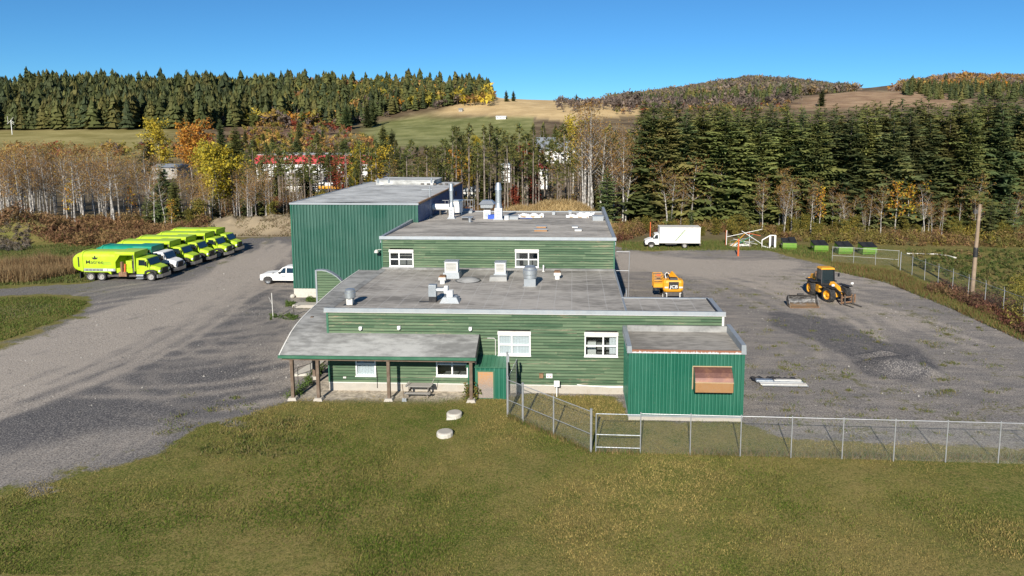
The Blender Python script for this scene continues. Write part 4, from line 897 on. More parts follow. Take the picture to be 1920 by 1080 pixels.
fence('chain_link_fence', 'short slanting chain-link fence with two rails from the tall post to the gate', [(pl + q * k)[:2] for k in (0, .2, .58, 1.0)], 2.25, None, False, True, .04, terminal=(0, 1, 3))
t = thing('tall_steel_post', 'tall bare steel post rising above the short slanting fence', 'post', (pl.x - .02, pl.y + .12, 0)); MB().tube([(0, 0, -.3), (0, 0, 3.9)], .06, 10).build('post', M['rail'], t, smooth=True); MB().box(-.05, .12, -.05, .05, 3.3, 3.75).build('bracket', M['galvdull'], t)
fence('chain_link_fence', 'dark chain-link section running from the tall post back to the clapboard wall', [(pl.x, pl.y + .2), (pl.x + .25, 42.3)], 2.25, None, False, False, .03)
bp = [at(1560, 492), at(1600, 494), at(1641, 497), at(1684, 500)]
fence('chain_link_fence', 'back chain-link fence with two rails in front of the green bins', [p[:2] for p in bp], 2.0, None, False, True, .03, .11)
c0 = at(1702, 507); fence('chain_link_fence', 'right-hand chain-link fence topped with barbed wire beside the wooden pole', [(c0.x - .9 + .06 * k, c0.y - 2.75 * k) for k in range(0, 9)], 2.1, None, True, False, .035, .11, terminal=(0,))

# ================================================================== things about the yard
def gt(name, label, cat, px, py, rz=0.0, group=None, dy=0.0):
    p = at(px, py); return thing(name, label, cat, (p.x, p.y + dy, zg(p.x, p.y + dy)), rz, group)
for px, py, lab, n in ((850, 785, 'chipped round concrete well cover nearer the porch', 20), (832, 822, 'round concrete well cover farther out on the lawn', 14)):
    t = gt('well_cover', lab, 'well cover', px, py, .3, None, .35)
    MB().lathe((0, 0, -.1), [(.46, 0), (.46, .3), (.43, .34), (.36, .36)], n).build('ring', M['palecrete'], t); MB().lathe((0, 0, .255), [(.36, 0), (.355, .015)], n).build('lid', M['concrete'], t)
    if n == 20: MB().hexa([(-.55, -.5, -.1), (.1, -.55, -.1), (.1, -.2, -.1), (-.5, -.2, -.1)], [(-.5, -.44, .14), (.05, -.48, .12), (.1, -.2, .2), (-.45, -.2, .2)]).build('broken_slab', M['palecrete'], t)
t = gt('picnic_table', 'old grey picnic table standing against the porch wall', 'picnic table', 783, 748)
for k in range(4): B(-.85, .85, .2 + k * .17, .35 + k * .17, .70, .74).build('top_plank', M['greywood'], t)
for y0 in (-.28, 1.02): B(-.85, .85, y0, y0 + .26, .42, .46).build('bench_plank', M['greywood'], t)
for x in (-.62, .62):
    MB().bar((x, .1, .0), (x, .38, .7), .05, .09).build('leg', M['darksteel'], t); MB().bar((x, .92, .0), (x, .66, .7), .05, .09).build('leg', M['darksteel'], t); B(x - .025, x + .025, -.25, 1.25, .33, .42).build('cross_beam', M['darksteel'], t)
MB().bar((.8, .1, .75), (.98, .55, 1.15), .03, .03).build('broken_slat', M['greywood'], t); MB().bar((-.75, .2, .75), (-.62, .4, 1.0), .03, .03).build('broken_slat', M['greywood'], t)
t = gt('shovel', 'worn shovel stuck upright in the ground beside the picnic table', 'shovel', 758, 754); MB().tube([(0, 0, .2), (-.13, .1, 1.12)], .022, 8).build('handle', M['wood'], t); MB().hexa([(-.15, 0, 0), (.15, 0, 0), (.1, .05, 0), (-.1, .05, 0)], [(-.14, .0, .22), (.12, .0, .24), (.05, .03, .26), (-.06, .03, .26)]).build('blade', M['galvdull'], t)
t = gt('panel_stack', 'stack of pale metal panels on black sheeting lying on the gravel', 'panel stack', 1468, 722)
for k, (x0, x1, y0, y1, z, m) in enumerate(((-1.55, 1.5, -.32, .05, .16, 'offwhite'), (-1.75, 1.35, .05, .42, .2, 'galv'), (-1.7, -.6, .2, .5, .25, 'galv'), (-.5, 1.3, .22, .5, .24, 'offwhite'), (-1.5, 1.55, -.42, -.28, .12, 'galv'))): B(x0, x1, y0, y1, z - .05, z).build('panel', M[m], t)
m = MB(); rr = random.Random(5)
m.grid([[(-1.95 + .2 * i + rr.uniform(-.05, .05), .35 + .16 * j, .05 + .22 * rr.random()) for j in range(5)] for i in range(16)], 16, 5); m.build('black_sheet', M['black'], t, fix=False)
B(-1.5, 1.5, -.4, .4, -.02, .1).build('pallet', M['black'], t)
t = gt('sign_pole', 'thin bare white sign pole on the gravel left of the entrance', 'pole', 512, 597); MB().tube([(0, 0, 0), (-.02, 0, 2.35)], .035, 8).build('pole', M['offwhite'], t); MB().bar((-.02, 0, 1.3), (-.35, .1, 1.95), .02, .02).build('brace', M['offwhite'], t)
t = gt('chain_barrier', 'drooping dark chain barrier on a short post before the hall', 'barrier', 551, 593); MB().tube([(0, 0, 0), (0, 0, .95)], .05, 8).build('post', M['darksteel'], t); MB().tube([(-1.9, -.25, .05), (-1.0, -.1, .3), (0, 0, .85), (.6, .1, 1.05)], .03, 6).build('chain', M['darksteel'], t)
t = gt('concrete_step', 'low concrete step at the foot of the tall hall', 'step', 573, 577); MB().hexa([(-1.3, -.1, -.1), (1.3, -.1, -.1), (1.3, 1.0, -.1), (-1.1, 1.0, -.1)], [(-1.25, -.05, .28), (1.3, -.05, .28), (1.3, 1.0, .28), (-1.05, 1.0, .28)]).build('slab', M['concrete'], t)
t = gt('white_boulder', 'small white boulder at the corner of the hall', 'boulder', 549, 558); MB().lathe((0, 0, -.05), [(.1, 0), (.24, .1), (.26, .25), (.16, .38), (.03, .42)], 9).build('stone', M['palecrete'], t, smooth=True)
for px, py, h, lab in ((1384, 480, 2.35, 'orange marker post standing on the gravel by the scrap frames'), (1219, 447, 2.6, 'orange marker post behind the white box truck'), (1361, 461, 2.3, 'orange topped stake at the left end of the scrap frames')):
    t = gt('marker_post', lab, 'post', px, py); MB().tube([(0, 0, -.2), (.02, .05, h)], [.13 if h == 2.35 else .08, .1 if h == 2.35 else .07], 8).build('post', M['orange'], t)
def bin_(px, py, lab, openlid, rz):
    t = gt('waste_bin', lab, 'waste bin', px, py, rz, 'green waste bins along the yard edge', .9); w, d, h = .94, .85, 1.22
    lo = [(-w * .96, -d * .72, .1), (w * .96, -d * .72, .1), (w * .96, d, .1), (-w * .96, d, .1)]; mid = [(-w, -d, .55), (w, -d, .55), (w, d, .55), (-w, d, .55)]; hi = [(-w, -d, 1.1), (w, -d, 1.1), (w, d, 1.5), (-w, d, 1.5)]
    MB().loft([lo, mid, hi]).build('body', M['bingreen'], t)
    for z in (.42, .72): MB().box(-w - .04, w + .04, -d - .05, -d + .02, z, z + .07).build('rib', M['bingreen'], t)
    for s in (-1, 1): B(s * (w + .06) - .06, s * (w + .06) + .06, -.3, .3, .7, .86).build('fork_pocket', M['darksteel'], t)
    for s in (-1, 1):
        x0, x1 = (-w - .02, -.02) if s < 0 else (.02, w + .02); a = openlid if s > 0 else 0
        MB().hexa([(x0, -d - .06, 1.1), (x1, -d - .06, 1.1), (x1, d, 1.5 + a), (x0, d, 1.5 + a)], [(x0, -d - .06, 1.17), (x1, -d - .06, 1.17), (x1, d, 1.58 + a), (x0, d, 1.58 + a)]).build('lid', M['black'], t)
    for s in (-1, 1): B(s * .7 - .08, s * .7 + .08, -.6, .6, 0, .12).build('skid', M['darksteel'], t)
bin_(1482, 470, 'ribbed yellow-green waste bin with its lid ajar nearest the scrap frames', .12, -.12); bin_(1540, 475, 'lime green waste bin with two flat black lids outside the fence corner', .0, .0)
bin_(1586, 478, 'green waste bin behind the left fence panel', .05, .0); bin_(1631, 479, 'green waste bin with black lid behind the middle fence panel', .0, .03)
t = gt('scrap_pile', 'tangle of white and yellow metal tubes heaped at the yard edge', 'scrap pile', 1395, 464); rr = random.Random(9)
for k, (a, b, c) in enumerate((((1363, 444), (1428, 430), 'white'), ((1372, 461), (1398, 437), 'yellow'), ((1391, 433), (1428, 457), 'white'), ((1405, 434), (1405, 463), 'white'), ((1398, 436), (1426, 442), 'orange'), ((1385, 459), (1404, 460), 'white'), ((1372, 456), (1415, 452), 'galv'), ((1376, 450), (1410, 446), 'galv'), ((1380, 460), (1412, 440), 'teal'), ((1390, 462), (1386, 440), 'darksteel'), ((1362, 459), (1363, 432), 'white'), ((1375, 448), (1420, 458), 'offwhite'), ((1383, 442), (1400, 461), 'bingreen'))):
    Yk = at(1395, 464).y + rr.uniform(0, .9); P0 = atY(*a, Yk) - t.location; P1 = atY(*b, Yk + rr.uniform(-.2, .3)) - t.location
    P0.z = max(P0.z, .05); P1.z = max(P1.z, .05); MB().bar(P0, P1, .065, .06).build('tube', M[c], t)
for k in range(16):
    q = [Vector((rr.uniform(-2.2, 1.6), rr.uniform(0, 1.2), rr.uniform(.05, .9))) for _ in (0, 1)]; MB().bar(q[0], q[1], .05, .05).build('tube', M[('white', 'galv', 'offwhite', 'darksteel', 'lumber', 'white')[k % 6]], t)
B(-1.6, 1.0, .5, 1.2, 0, .4).build('pallet_stack', M['offwhite'], t)
t = gt('door_frame', 'white metal frame with a slanted side standing beside the scrap tubes', 'frame', 1441, 465, -.1)
for a, b in (((-.95, 0, .1), (-.95, 0, 1.15)), ((-.95, 0, 1.15), (.1, 0, 1.8)), ((.1, 0, 0), (.1, 0, 1.85)), ((.95, 0, -.05), (.95, 0, 1.85)), ((.1, 0, 1.85), (.95, 0, 1.85)), ((-.95, 0, .3), (.1, 0, .05)), ((.1, 0, .0), (.95, 0, -.0))): MB().bar(a, b, .1, .12).build('frame_bar', M['white'], t)
B(.3, .75, -.05, .05, .4, 1.6).build('panel', M['black'], t); B(.1, .3, -.04, .04, .1, 1.8).build('panel', M['white'], t); B(.75, .9, -.04, .04, .1, 1.8).build('panel', M['white'], t)
t = gt('white_pipe', 'long white pipe lying in the grass beyond the fence', 'pipe', 1700, 474)
L = [Vector(at(*p)) - t.location + Vector((0, 0, .12)) for p in ((1700, 477), (1738, 478), (1752, 478), (1775, 481), (1788, 484))]; MB().tube(L, .09, 8).build('pipe', M['offwhite'], t, smooth=True); MB().tube([L[-1], L[-1] + Vector((.25, -.3, -.1))], .11, 8).build('elbow', M['offwhite'], t)
t = gt('utility_pole', 'leaning weathered wooden utility pole behind the barbed wire fence', 'utility pole', 1822, 556)
MB().tube([(0, 0, -.5), (.05, 0, 4.5), (.12, 0, 9.5)], [.22, .19, .15], 10).build('pole', M['polewood'], t, smooth=True); B(-.45, -.1, -.15, .1, 8.55, 8.95).build('flood_light', M['darksteel'], t); MB().bar((-.2, 0, 8.7), (.1, 0, 8.6), .05, .05).build('lamp_arm', M['darksteel'], t)
MB().lathe((.045, 0, 4.1), [(.21, 0), (.22, .1), (.22, .9), (.2, 1.0)], 12).build('black_band', M['black'], t)
t = thing('steel_frame', 'thin bare steel pipe frame at the right edge of the low roof', 'frame', (3.62, 55.9, 0)); p = at(1167, 512) 
for a, b in (((0, .1, 5.3), (1.05, .1, 5.3)), ((1.05, .1, 5.3), (1.05, .1, 0)), ((1.05, .1, 5.3), (1.1, .1, 6.9)), ((0, .1, 6.9), (1.1, .1, 6.9))): MB().tube([a, b], .03, 6).build('pipe', M['rail'], t)
t = thing('roof_ladder', 'metal ladder edge fixed along the right side of the low roof', 'ladder', (3.75, 46.6, 0))
for y in (0, .5): MB().tube([(0, y, 0), (0, y, 5.9)], .025, 6).build('rail', M['rail'], t)
for k in range(17): MB().tube([(0, 0, .4 + k * .32), (0, .5, .4 + k * .32)], .016, 6).build('rung', M['rail'], t)
# ================================================================== vehicles
def wheel(parent, x, y, r, w, side, rim='rim', dual=False, name='wheel'):
    """side -1: outer face towards -Y"""
    p = MB().lathe((x, y, r), [(r * .6, -w * .1), (r * .64, -w/2), (r * .93, -w/2), (r, -w/2 + .04), (r, w/2 - .04), (r * .93, w/2), (r * .64, w/2), (r * .6, w * .1)], 22, 'y').build(name, M['rubber'], parent, smooth=True)
    o = side * w / 2
    prof = [(r * .65, o * 1.02), (r * .56, o * .98), (r * .5, o * .55), (r * .28, o * .5), (r * .24, o * .95), (r * .1, o * 1.0)] if not dual else [(r * .65, o * 1.02), (r * .57, o * .95), (r * .48, o * .55), (r * .26, o * .5), (r * .24, o * .85), (r * .1, o * .8)]
    MB().lathe((x, y, r), prof + [(.005, prof[-1][1])], 18, 'y', False).build('rim', M[rim], p, smooth=True); return p
def rsec(x, hw, z0, z1, rt=.5, rb=.12, n=5):        # rounded body cross-section at x
    pts = []
    for cx, cz, a0, rr in ((hw - rb, z0 + rb, -90, rb), (hw - rt, z1 - rt, 0, rt), (-hw + rt, z1 - rt, 90, rt), (-hw + rb, z0 + rb, 180, rb)):
        for i in range(n + 1): a = R(a0 + 90 * i / n); pts.append((x, cx + rr * math.cos(a), cz + rr * math.sin(a)))
    return pts
def make_truck(body, cab, label, group):
    t = thing('refuse_truck', label, 'refuse truck', (0, 0, 0), 0, group); bc, cc = M[body], M[cab]
    for s in (-.42, .42): B(-9.6, -.4, s - .06, s + .06, .72, .95).build('chassis_rail', M['darksteel'], t)
    # barrel body with rounded tailgate
    secs = [rsec(x, 1.25, 1.18, 3.5, .62, .15) for x in (-8.85, -7.5, -6.2, -5.05)]
    MB().loft(secs).build('body', bc, t, smooth=True)
    tg = []
    for k in range(8):
        a = k / 7 * math.pi / 2; x = -8.9 - 1.35 * math.sin(a); s_ = max(.08, math.cos(a)) ; c = 2.2
        tg.append([(x, p[1] * (.55 + .45 * s_ ** .6), c + (p[2] - c) * s_ ** .75 * .98) for p in rsec(x, 1.22, 1.05, 3.42, .6, .3)])
    MB().loft(tg).build('tailgate', bc, t, smooth=True)
    MB().loft([rsec(-9.0, 1.3, 1.1, 3.56, .66, .15), rsec(-8.78, 1.3, 1.1, 3.56, .66, .15)]).build('tailgate_ring', bc, t, smooth=True)
    B(-9.35, -9.25, -1.275, -1.25, 1.7, 2.9).build('tail_strut', M['black'], t)
    B(-8.7, -5.1, -1.3, -1.24, 1.2, 1.52).build('side_guard', M['galvdull'], t)
    for k in range(5): B(-8.5 + k * .42, -8.2 + k * .42, -1.305, -1.3, 1.28, 1.4).build('guard_slot', M['darksteel'], t)
    B(-6.45, -6.05, -1.312, -1.302, 1.24, 1.5).build('sticker', M['white'], t); B(-5.95, -5.3, -1.312, -1.302, 1.24, 1.48).build('sticker', M['offwhite'], t)
    # hopper: open side below an arched hood
    for y0, y1 in ((-1.25, -1.19), (1.19, 1.25)):
        a = MB().prism([(-5.05, 3.4), (-2.85, 3.4), (-2.85, 3.12), (-4.5, 3.12), (-4.85, 2.6), (-5.05, 2.3)], y0, y1); a.build('hopper_arch', bc, t)
    MB().loft([rsec(-5.06, 1.26, 3.2, 3.52, .16, .02), rsec(-2.8, 1.26, 3.2, 3.5, .16, .02)]).build('hopper_roof', bc, t, smooth=True)
    B(-3.05, -2.85, -1.22, 1.22, 1.2, 3.3).build('hopper_front', bc, t); B(-5.0, -3.05, .9, 1.22, 1.2, 3.2).build('hopper_wall', bc, t); B(-5.0, -3.05, -1.2, .9, 1.0, 1.55).build('hopper_floor', bc, t)
    B(-3.9, -3.2, -1.2, -.2, 1.55, 2.45).build('hopper_ram', bc, t, bevel=.05)
    # lift arm and grimy running gear
    MB().bar((-4.3, -1.3, .9), (-4.25, -1.32, 2.35), .2, .3).build('lift_arm', M['rust'], t); MB().bar((-4.0, -1.3, .9), (-3.9, -1.3, 2.1), .12, .14).build('lift_arm', M['orange'], t); B(-4.65, -3.75, -1.42, -1.0, .6, 1.15).build('arm_carriage', M['rust'], t); B(-6.2, -2.9, -1.05, -.5, .5, .72).build('slide_rail', M['darksteel'], t)
    MB().tube([(-3.0, -1.16, 1.0), (-3.0, -1.16, 3.25)], .1, 10).build('exhaust_stack', M['darksteel'], t, smooth=True); B(-3.2, -2.88, -1.2, -.95, .95, 2.2).build('filter_box', M['black'], t)
    MB().tube([(-2.75, -.98, .62), (-1.95, -.98, .62)], .3, 14).build('fuel_tank', M['chrome'], t, smooth=True); B(-2.8, -1.95, -1.28, -.7, .3, .36).build('cab_step', M['galvdull'], t)
    B(-9.3, -9.2, -1.2, -.7, .3, 1.0).build('mud_flap', M['black'], t); B(-9.3, -9.2, .7, 1.2, .3, 1.0).build('mud_flap', M['black'], t)
    MB().prism([(-8.75, 1.18), (-5.6, 1.18), (-5.6, .8), (-6.0, 1.08), (-8.75, 1.08)], -1.27, -1.0).build('wheel_guard', bc, t)
    # conventional cab with sloping hood
    MB().loft([[(x, y * hw, z) for y, z in ((-1, z0), (1, z0), (1, zm), (.93, zt), (-.93, zt), (-1, zm))] for x, hw, z0, zm, zt in ((-2.8, 1.1, .85, 1.8, 2.72), (-2.3, 1.12, .85, 1.8, 2.78), (-1.62, 1.12, .85, 1.85, 2.72), (-1.25, 1.1, .9, 1.78, 1.86))]).build('cab', cc, t, bevel=.04)
    MB().loft([[(x, y * hw, z) for y, z in ((-1, z0), (1, z0), (1, zt - .2), (.82, zt), (-.82, zt), (-1, zt - .2))] for x, hw, z0, zt in ((-1.4, 1.05, 1.15, 1.88), (-.7, .98, 1.1, 1.74), (-.22, .82, .8, 1.55))]).build('hood', cc, t, bevel=.05)
    MB().add([(-1.57, -.9, 2.58), (-1.57, .9, 2.58), (-1.235, .95, 1.93), (-1.235, -.95, 1.93)], [(0, 1, 2, 3)]).add([(-1.6, -.9, 2.6), (-1.6, .9, 2.6), (-1.26, .95, 1.9), (-1.26, -.95, 1.9)], [(0, 1, 2, 3)]).build('windshield', M['vglass'], t, loc=(.035, 0, .02))
    for s in (-1, 1):
        MB().prism([(-2.5, 1.9), (-1.72, 1.86), (-1.78, 2.52), (-2.45, 2.56)], s * 1.085, s * 1.135).build('side_window', M['vglass'], t)
        B(-2.6, -2.55, s * 1.13 - .01, s * 1.13 + .01, 1.5, 1.6).build('door_handle', M['black'], t)
        MB().bar((-1.5, s * 1.12, 2.4), (-1.45, s * 1.36, 2.35), .04, .04).build('mirror_arm', M['black'], t); B(-1.56, -1.44, s * 1.38 - .12, s * 1.38 + .12, 1.85, 2.4).build('mirror', M['black'], t, bevel=.03)
        MB().prism([(-1.85, .85), (-1.78, 1.22), (-1.45, 1.38), (-.85, 1.38), (-.5, 1.2), (-.45, .85), (-.62, .85), (-.75, 1.1), (-1.15, 1.2), (-1.55, 1.1), (-1.7, .85)], s * .78, s * 1.22).build('fender', M['black'], t)
        B(-.36, -.18, s * .82 - .17, s * .82 + .17, 1.05, 1.28).build('headlight', M['lens'], t, bevel=.04)
    B(-.24, -.12, -.5, .5, .85, 1.45).build('grille', M['black'], t); MB().loft([[(-.42, -1.22, z) for z in (.42, .82)] + [(-.3, -1.22, .82), (-.3, -1.22, .42)], [(-.12, -.8, z) for z in (.42, .82)] + [(.0, -.8, .82), (.0, -.8, .42)], [(-.12, .8, z) for z in (.42, .82)] + [(.0, .8, .82), (.0, .8, .42)], [(-.42, 1.22, z) for z in (.42, .82)] + [(-.3, 1.22, .82), (-.3, 1.22, .42)]]).build('bumper', M['chrome'], t)
    for s in (-1, 1):
        wheel(t, -1.15, s * 1.02, .52, .3, s); wheel(t, -6.8, s * .98, .52, .5, s, dual=True); wheel(t, -8.05, s * .98, .52, .5, s, dual=True)
    MB().tube([(-6.8, -.9, .52), (-6.8, .9, .52)], .1, 8).build('axle', M['darksteel'], t); MB().tube([(-8.05, -.9, .52), (-8.05, .9, .52)], .1, 8).build('axle', M['darksteel'], t); MB().tube([(-1.15, -.9, .52), (-1.15, .9, .52)], .08, 8).build('axle', M['darksteel'], t)
    return t
TR = [(296, 519.6), (326, 507), (358, 495.5), (387, 486), (421, 477), (441, 468.5)]
TG = 'refuse trucks parked side by side at the gravel edge'
TL = ['lime green refuse truck lettered Matrec, front of the row by the grass', 'refuse truck with a teal barrel body and a white cab', 'lime green refuse truck parked directly behind the white-cabbed one', 'lime green refuse truck fourth along from the Matrec lettered one', 'lime green refuse truck parked one short of the far end of the row', 'lime green refuse truck at the far end of the row by the soil bank']
protos = {}
def logo(t):
    text_mesh('company_name', 'Matrec', .60, M['black'], t, (-7.45, -1.263, 2.26), (R(90), 0, 0), .003, .004, .0, 1.2)
    for dx, dz, a, s in ((0, .0, 90, 1.0), (-.2, -.1, 145, .85), (.2, -.1, 35, .85)):
        c = (-7.38 + dx, 2.84 + dz); m = MB(); pts = []
        for k in range(12):
            th = 2 * math.pi * k / 12; u, v = .21 * s * math.cos(th), .1 * s * math.sin(th) * (1 - .4 * math.cos(th)); A = R(a); pts.append((c[0] + u * math.cos(A) - v * math.sin(A), c[1] + u * math.sin(A) + v * math.cos(A)))
        m.prism(pts, -1.268, -1.258); m.build('leaf_mark', M['black'], t)
    MB().bar((-7.38, -1.262, 2.5), (-7.38, -1.262, 2.8), .035, .01).build('leaf_mark', M['black'], t)
    for k, (x0, x1) in enumerate(((-6.6, -5.6), (-6.55, -5.5))): B(x0, x1, -1.262, -1.255, 2.2 - k * .16, 2.235 - k * .16).build('small_print', M['greentrim'], t)
for i, (px, py) in enumerate(TR):
    key = 'teal' if i == 1 else 'lime'
    if key not in protos: t = protos[key] = make_truck('teal' if key == 'teal' else 'lime', 'white' if key == 'teal' else 'lime', TL[i], TG)
    else: t = copy_tree(protos[key])
    p = at(px, py, .5); t.location = (p.x + .3, p.y + 1.22, 0); t.scale = (1, 1, .95); t['label'] = TL[i]
TRUCK0 = protos['lime']
logo(TRUCK0)
B(-6.9, -5.2, -1.262, -1.25, 2.85, 3.05).build('white_panel', M['white'], protos['teal'])

# ---- pickup beside the hall
t = gt('pickup_truck', 'white crew-cab pickup truck parked nose out beside the tall hall', 'pickup truck', 503, 533); p = at(503, 533); t.location = (p.x, p.y + .95, 0); t.rotation_euler = (0, 0, math.pi)
# local +x is forward (towards the left of the picture); front axle at x = 0
def car_loft(secs, name, mat, par, bevel=.04): return MB().loft(secs).build(name, mat, par, bevel=bevel)
def sec(x, hw, z0, z1, tum=.05): return [(x, -hw, z0), (x, hw, z0), (x, hw, z1 - .12), (x, hw - tum, z1), (x, -hw + tum, z1), (x, -hw, z1 - .12)]
car_loft([sec(.95, .88, .45, .88), sec(.85, .95, .42, 1.08), sec(.3, .98, .42, 1.16), sec(-.75, .99, .42, 1.2), sec(-1.0, .99, .42, 1.22), sec(-3.0, .99, .42, 1.24), sec(-4.85, .99, .45, 1.3), sec(-4.95, .97, .5, 1.28)], 'body', M['white'], t, .05)
car_loft([[(-.85, -.9, 1.2), (-.85, .9, 1.2), (-.9, .9, 1.22), (-.9, -.9, 1.22)], [(-1.55, -.78, 1.2), (-1.55, .78, 1.2), (-1.6, .74, 1.86), (-1.6, -.74, 1.86)], [(-2.1, -.9, 1.2), (-2.1, .9, 1.2), (-2.1, .74, 1.95), (-2.1, -.74, 1.95)], [(-3.1, -.9, 1.2), (-3.1, .9, 1.2), (-3.0, .72, 1.93), (-3.0, -.72, 1.93)], [(-3.3, -.9, 1.2), (-3.3, .9, 1.2), (-3.15, .7, 1.8), (-3.15, -.7, 1.8)]], 'cabin', M['white'], t, .03)
for s in (-1, 1):
    MB().add([(-1.28, s * .93, 1.27), (-1.95, s * .925, 1.27), (-1.95, s * .80, 1.82), (-1.72, s * .80, 1.80)], [(0, 1, 2, 3)]).build('front_window', M['vglass'], t); MB().add([(-2.08, s * .925, 1.27), (-2.85, s * .925, 1.27), (-2.82, s * .80, 1.80), (-2.08, s * .80, 1.82)], [(0, 1, 2, 3)]).build('rear_window', M['vglass'], t)
    for x in (-1.95, -2.9): B(x - .08, x + .08, s * .995 - .012, s * .995 + .012, 1.06, 1.1).build('door_handle', M['black'], t)
    B(-1.42, -1.25, s * 1.08 - .1, s * 1.08 + .1, 1.24, 1.42).build('mirror', M['black'], t, bevel=.03); B(.78, .93, s * .72 - .17, s * .72 + .17, .86, 1.04).build('headlight', M['lens'], t, bevel=.03)
    MB().prism([(.55, .42), (.48, .72), (.2, .9), (-.2, .9), (-.48, .72), (-.55, .42)], s * .96, s * 1.005).build('wheel_arch', M['black'], t); MB().prism([(-3.15, .45), (-3.22, .72), (-3.5, .9), (-3.9, .9), (-4.18, .72), (-4.25, .45)], s * .96, s * 1.005).build('wheel_arch', M['black'], t)
    wheel(t, 0, s * .86, .40, .28, s, 'chrome'); wheel(t, -3.7, s * .86, .40, .28, s, 'chrome')
MB().add([(-.95, -.83, 1.24), (-.95, .83, 1.24), (-1.52, .72, 1.83), (-1.52, -.72, 1.83)], [(0, 1, 2, 3)]).build('windshield', M['vglass'], t, loc=(.03, 0, .02)); B(.88, 1.02, -.9, .9, .42, .66).build('bumper', M['black'], t, bevel=.04); B(.9, .98, -.5, .5, .7, 1.0).build('grille', M['darksteel'], t); B(-4.8, -3.4, -.8, .8, 1.24, 1.3).build('bed_opening', M['black'], t)
B(-2.05, -1.5, 1.0, 1.004, .86, .95).build('door_logo', M['galvdull'], t); B(-.6, -.45, .6, .9, 1.2, 1.24).build('hood_vent', M['black'], t)

# ---- white box truck
p = at(1221, 465); t = thing('box_truck', 'white box truck with a slanted green stripe at the far yard edge', 'box truck', (p.x, p.y + .9, 0))
B(1.15, 6.95, -1.13, 1.13, .82, 2.98).build('cargo_box', M['white'], t, bevel=.04)
mb = MB(); mb.box(1.1, 7.0, -1.16, 1.16, 2.98, 3.06); mb.box(1.1, 7.0, -1.17, 1.17, .76, .84); mb.build('box_trim', M['offwhite'], t)
for k, (x, c, w) in enumerate(((4.05, 'darksteel', .07), (4.17, 'bingreen', .1))): MB().prism([(x - .75, 1.1), (x - .75 + w, 1.1), (x + .65 + w, 2.75), (x + .65, 2.75)], -1.142 - .004 * k, -1.131).build('stripe', M[c], t)
MB().loft([[(x, y * hw, z) for y, z in ((-1, .5), (1, .5), (1, zm), (.9, zt), (-.9, zt), (-1, zm))] for x, hw, zm, zt in ((-.85, .9, .95, 1.05), (-.35, .98, 1.15, 1.25), (.12, 1.0, 1.25, 1.38), (.55, 1.0, 1.3, 2.0), (1.1, 1.0, 1.3, 2.1))]).build('cab', M['white'], t, bevel=.05)
MB().add([(.1, -.86, 1.42), (.1, .86, 1.42), (.5, .84, 1.97), (.5, -.84, 1.97)], [(0, 1, 2, 3)]).build('windshield', M['vglass'], t, loc=(-.03, 0, .02))
for s in (-1, 1):
    MB().prism([(.32, 1.36), (.95, 1.36), (.95, 1.92), (.6, 1.92)], s * .985, s * 1.012).build('side_window', M['vglass'], t); B(.22, .32, s * 1.12 - .1, s * 1.12 + .1, 1.35, 1.65).build('mirror', M['black'], t); B(-.9, -.78, s * .7 - .15, s * .7 + .15, .75, .95).build('headlight', M['lens'], t)
    wheel(t, 0, s * .88, .40, .25, s); wheel(t, 4.75, s * .85, .40, .45, s, dual=True); MB().prism([(-.55, .5), (-.48, .78), (-.2, .95), (.2, .95), (.48, .78), (.55, .5)], s * .97, s * 1.01).build('wheel_arch', M['black'], t)
B(-.95, -.82, -.95, .95, .42, .68).build('bumper', M['black'], t); B(-.9, -.84, -.5, .5, .7, .95).build('grille', M['darksteel'], t); B(1.1, 6.9, -.45, .45, .5, .76).build('chassis', M['black'], t); B(6.85, 7.05, -1.0, 1.0, .45, .6).build('rear_bumper', M['darksteel'], t); B(2.0, 3.6, -1.05, -.95, .5, .74).build('side_guard', M['black'], t)

# ---- articulated loader with forks, its bucket beside it
fl, fr_ = at(1546, 567), at(1590, 562); fc = (fl + fr_) / 2; axd = (fr_ - fl).normalized()
p = fc; t = thing('wheel_loader', 'yellow and black wheel loader carrying pallet forks', 'wheel loader', (p.x, p.y, 0), math.atan2(axd.y, axd.x))
# local: x to the loader's left as seen from the front, -y forward; front axle at origin
RA = -.33                                          # the rear frame is turned at the joint
def RR(pts): c, s = math.cos(RA), math.sin(RA); return [(c * x - s * (y - 1.2), 1.2 + s * x + c * (y - 1.2), z) for x, y, z in pts]
def rbox(x0, x1, y0, y1, z0, z1, x2=None, x3=None, y2=None, y3=None):
    lo = RR([(x0, y0, z0), (x1, y0, z0), (x1, y1, z0), (x0, y1, z0)]); x2, x3, y2, y3 = (x2 if x2 is not None else x0, x3 if x3 is not None else x1, y2 if y2 is not None else y0, y3 if y3 is not None else y1)
    return MB().hexa(lo, RR([(x2, y2, z1), (x3, y2, z1), (x3, y3, z1), (x2, y3, z1)]))
def lwheel(x, y, rot=0.0):
    q = RR([(x, y, 0)])[0] if rot else (x, y, 0); s = 1 if x > 0 else -1
    w = MB().lathe((0, 0, 0), [(.4, -.05), (.43, -.27), (.64, -.29), (.72, -.22), (.74, 0), (.72, .22), (.64, .29), (.43, .27), (.4, .05)], 24, 'x').build('wheel', M['rubber'], t, smooth=True); w.location = (q[0], q[1], .73); w.rotation_euler = (0, 0, rot)
    MB().lathe((0, 0, 0), [(.45, s * .285), (.40, s * .24), (.34, s * .08), (.2, s * .1), (.17, s * .22), (.05, s * .24), (.005, s * .24)], 18, 'x', False).build('rim', M['yellow'], w, smooth=True)
    for k in range(18):
        a = 2 * math.pi * k / 18; MB().bar((-.24, .73 * math.cos(a), .73 * math.sin(a)), (.24, .73 * math.cos(a + .18), .73 * math.sin(a + .18)), .05, .05).build('lug', M['rubber'], w)
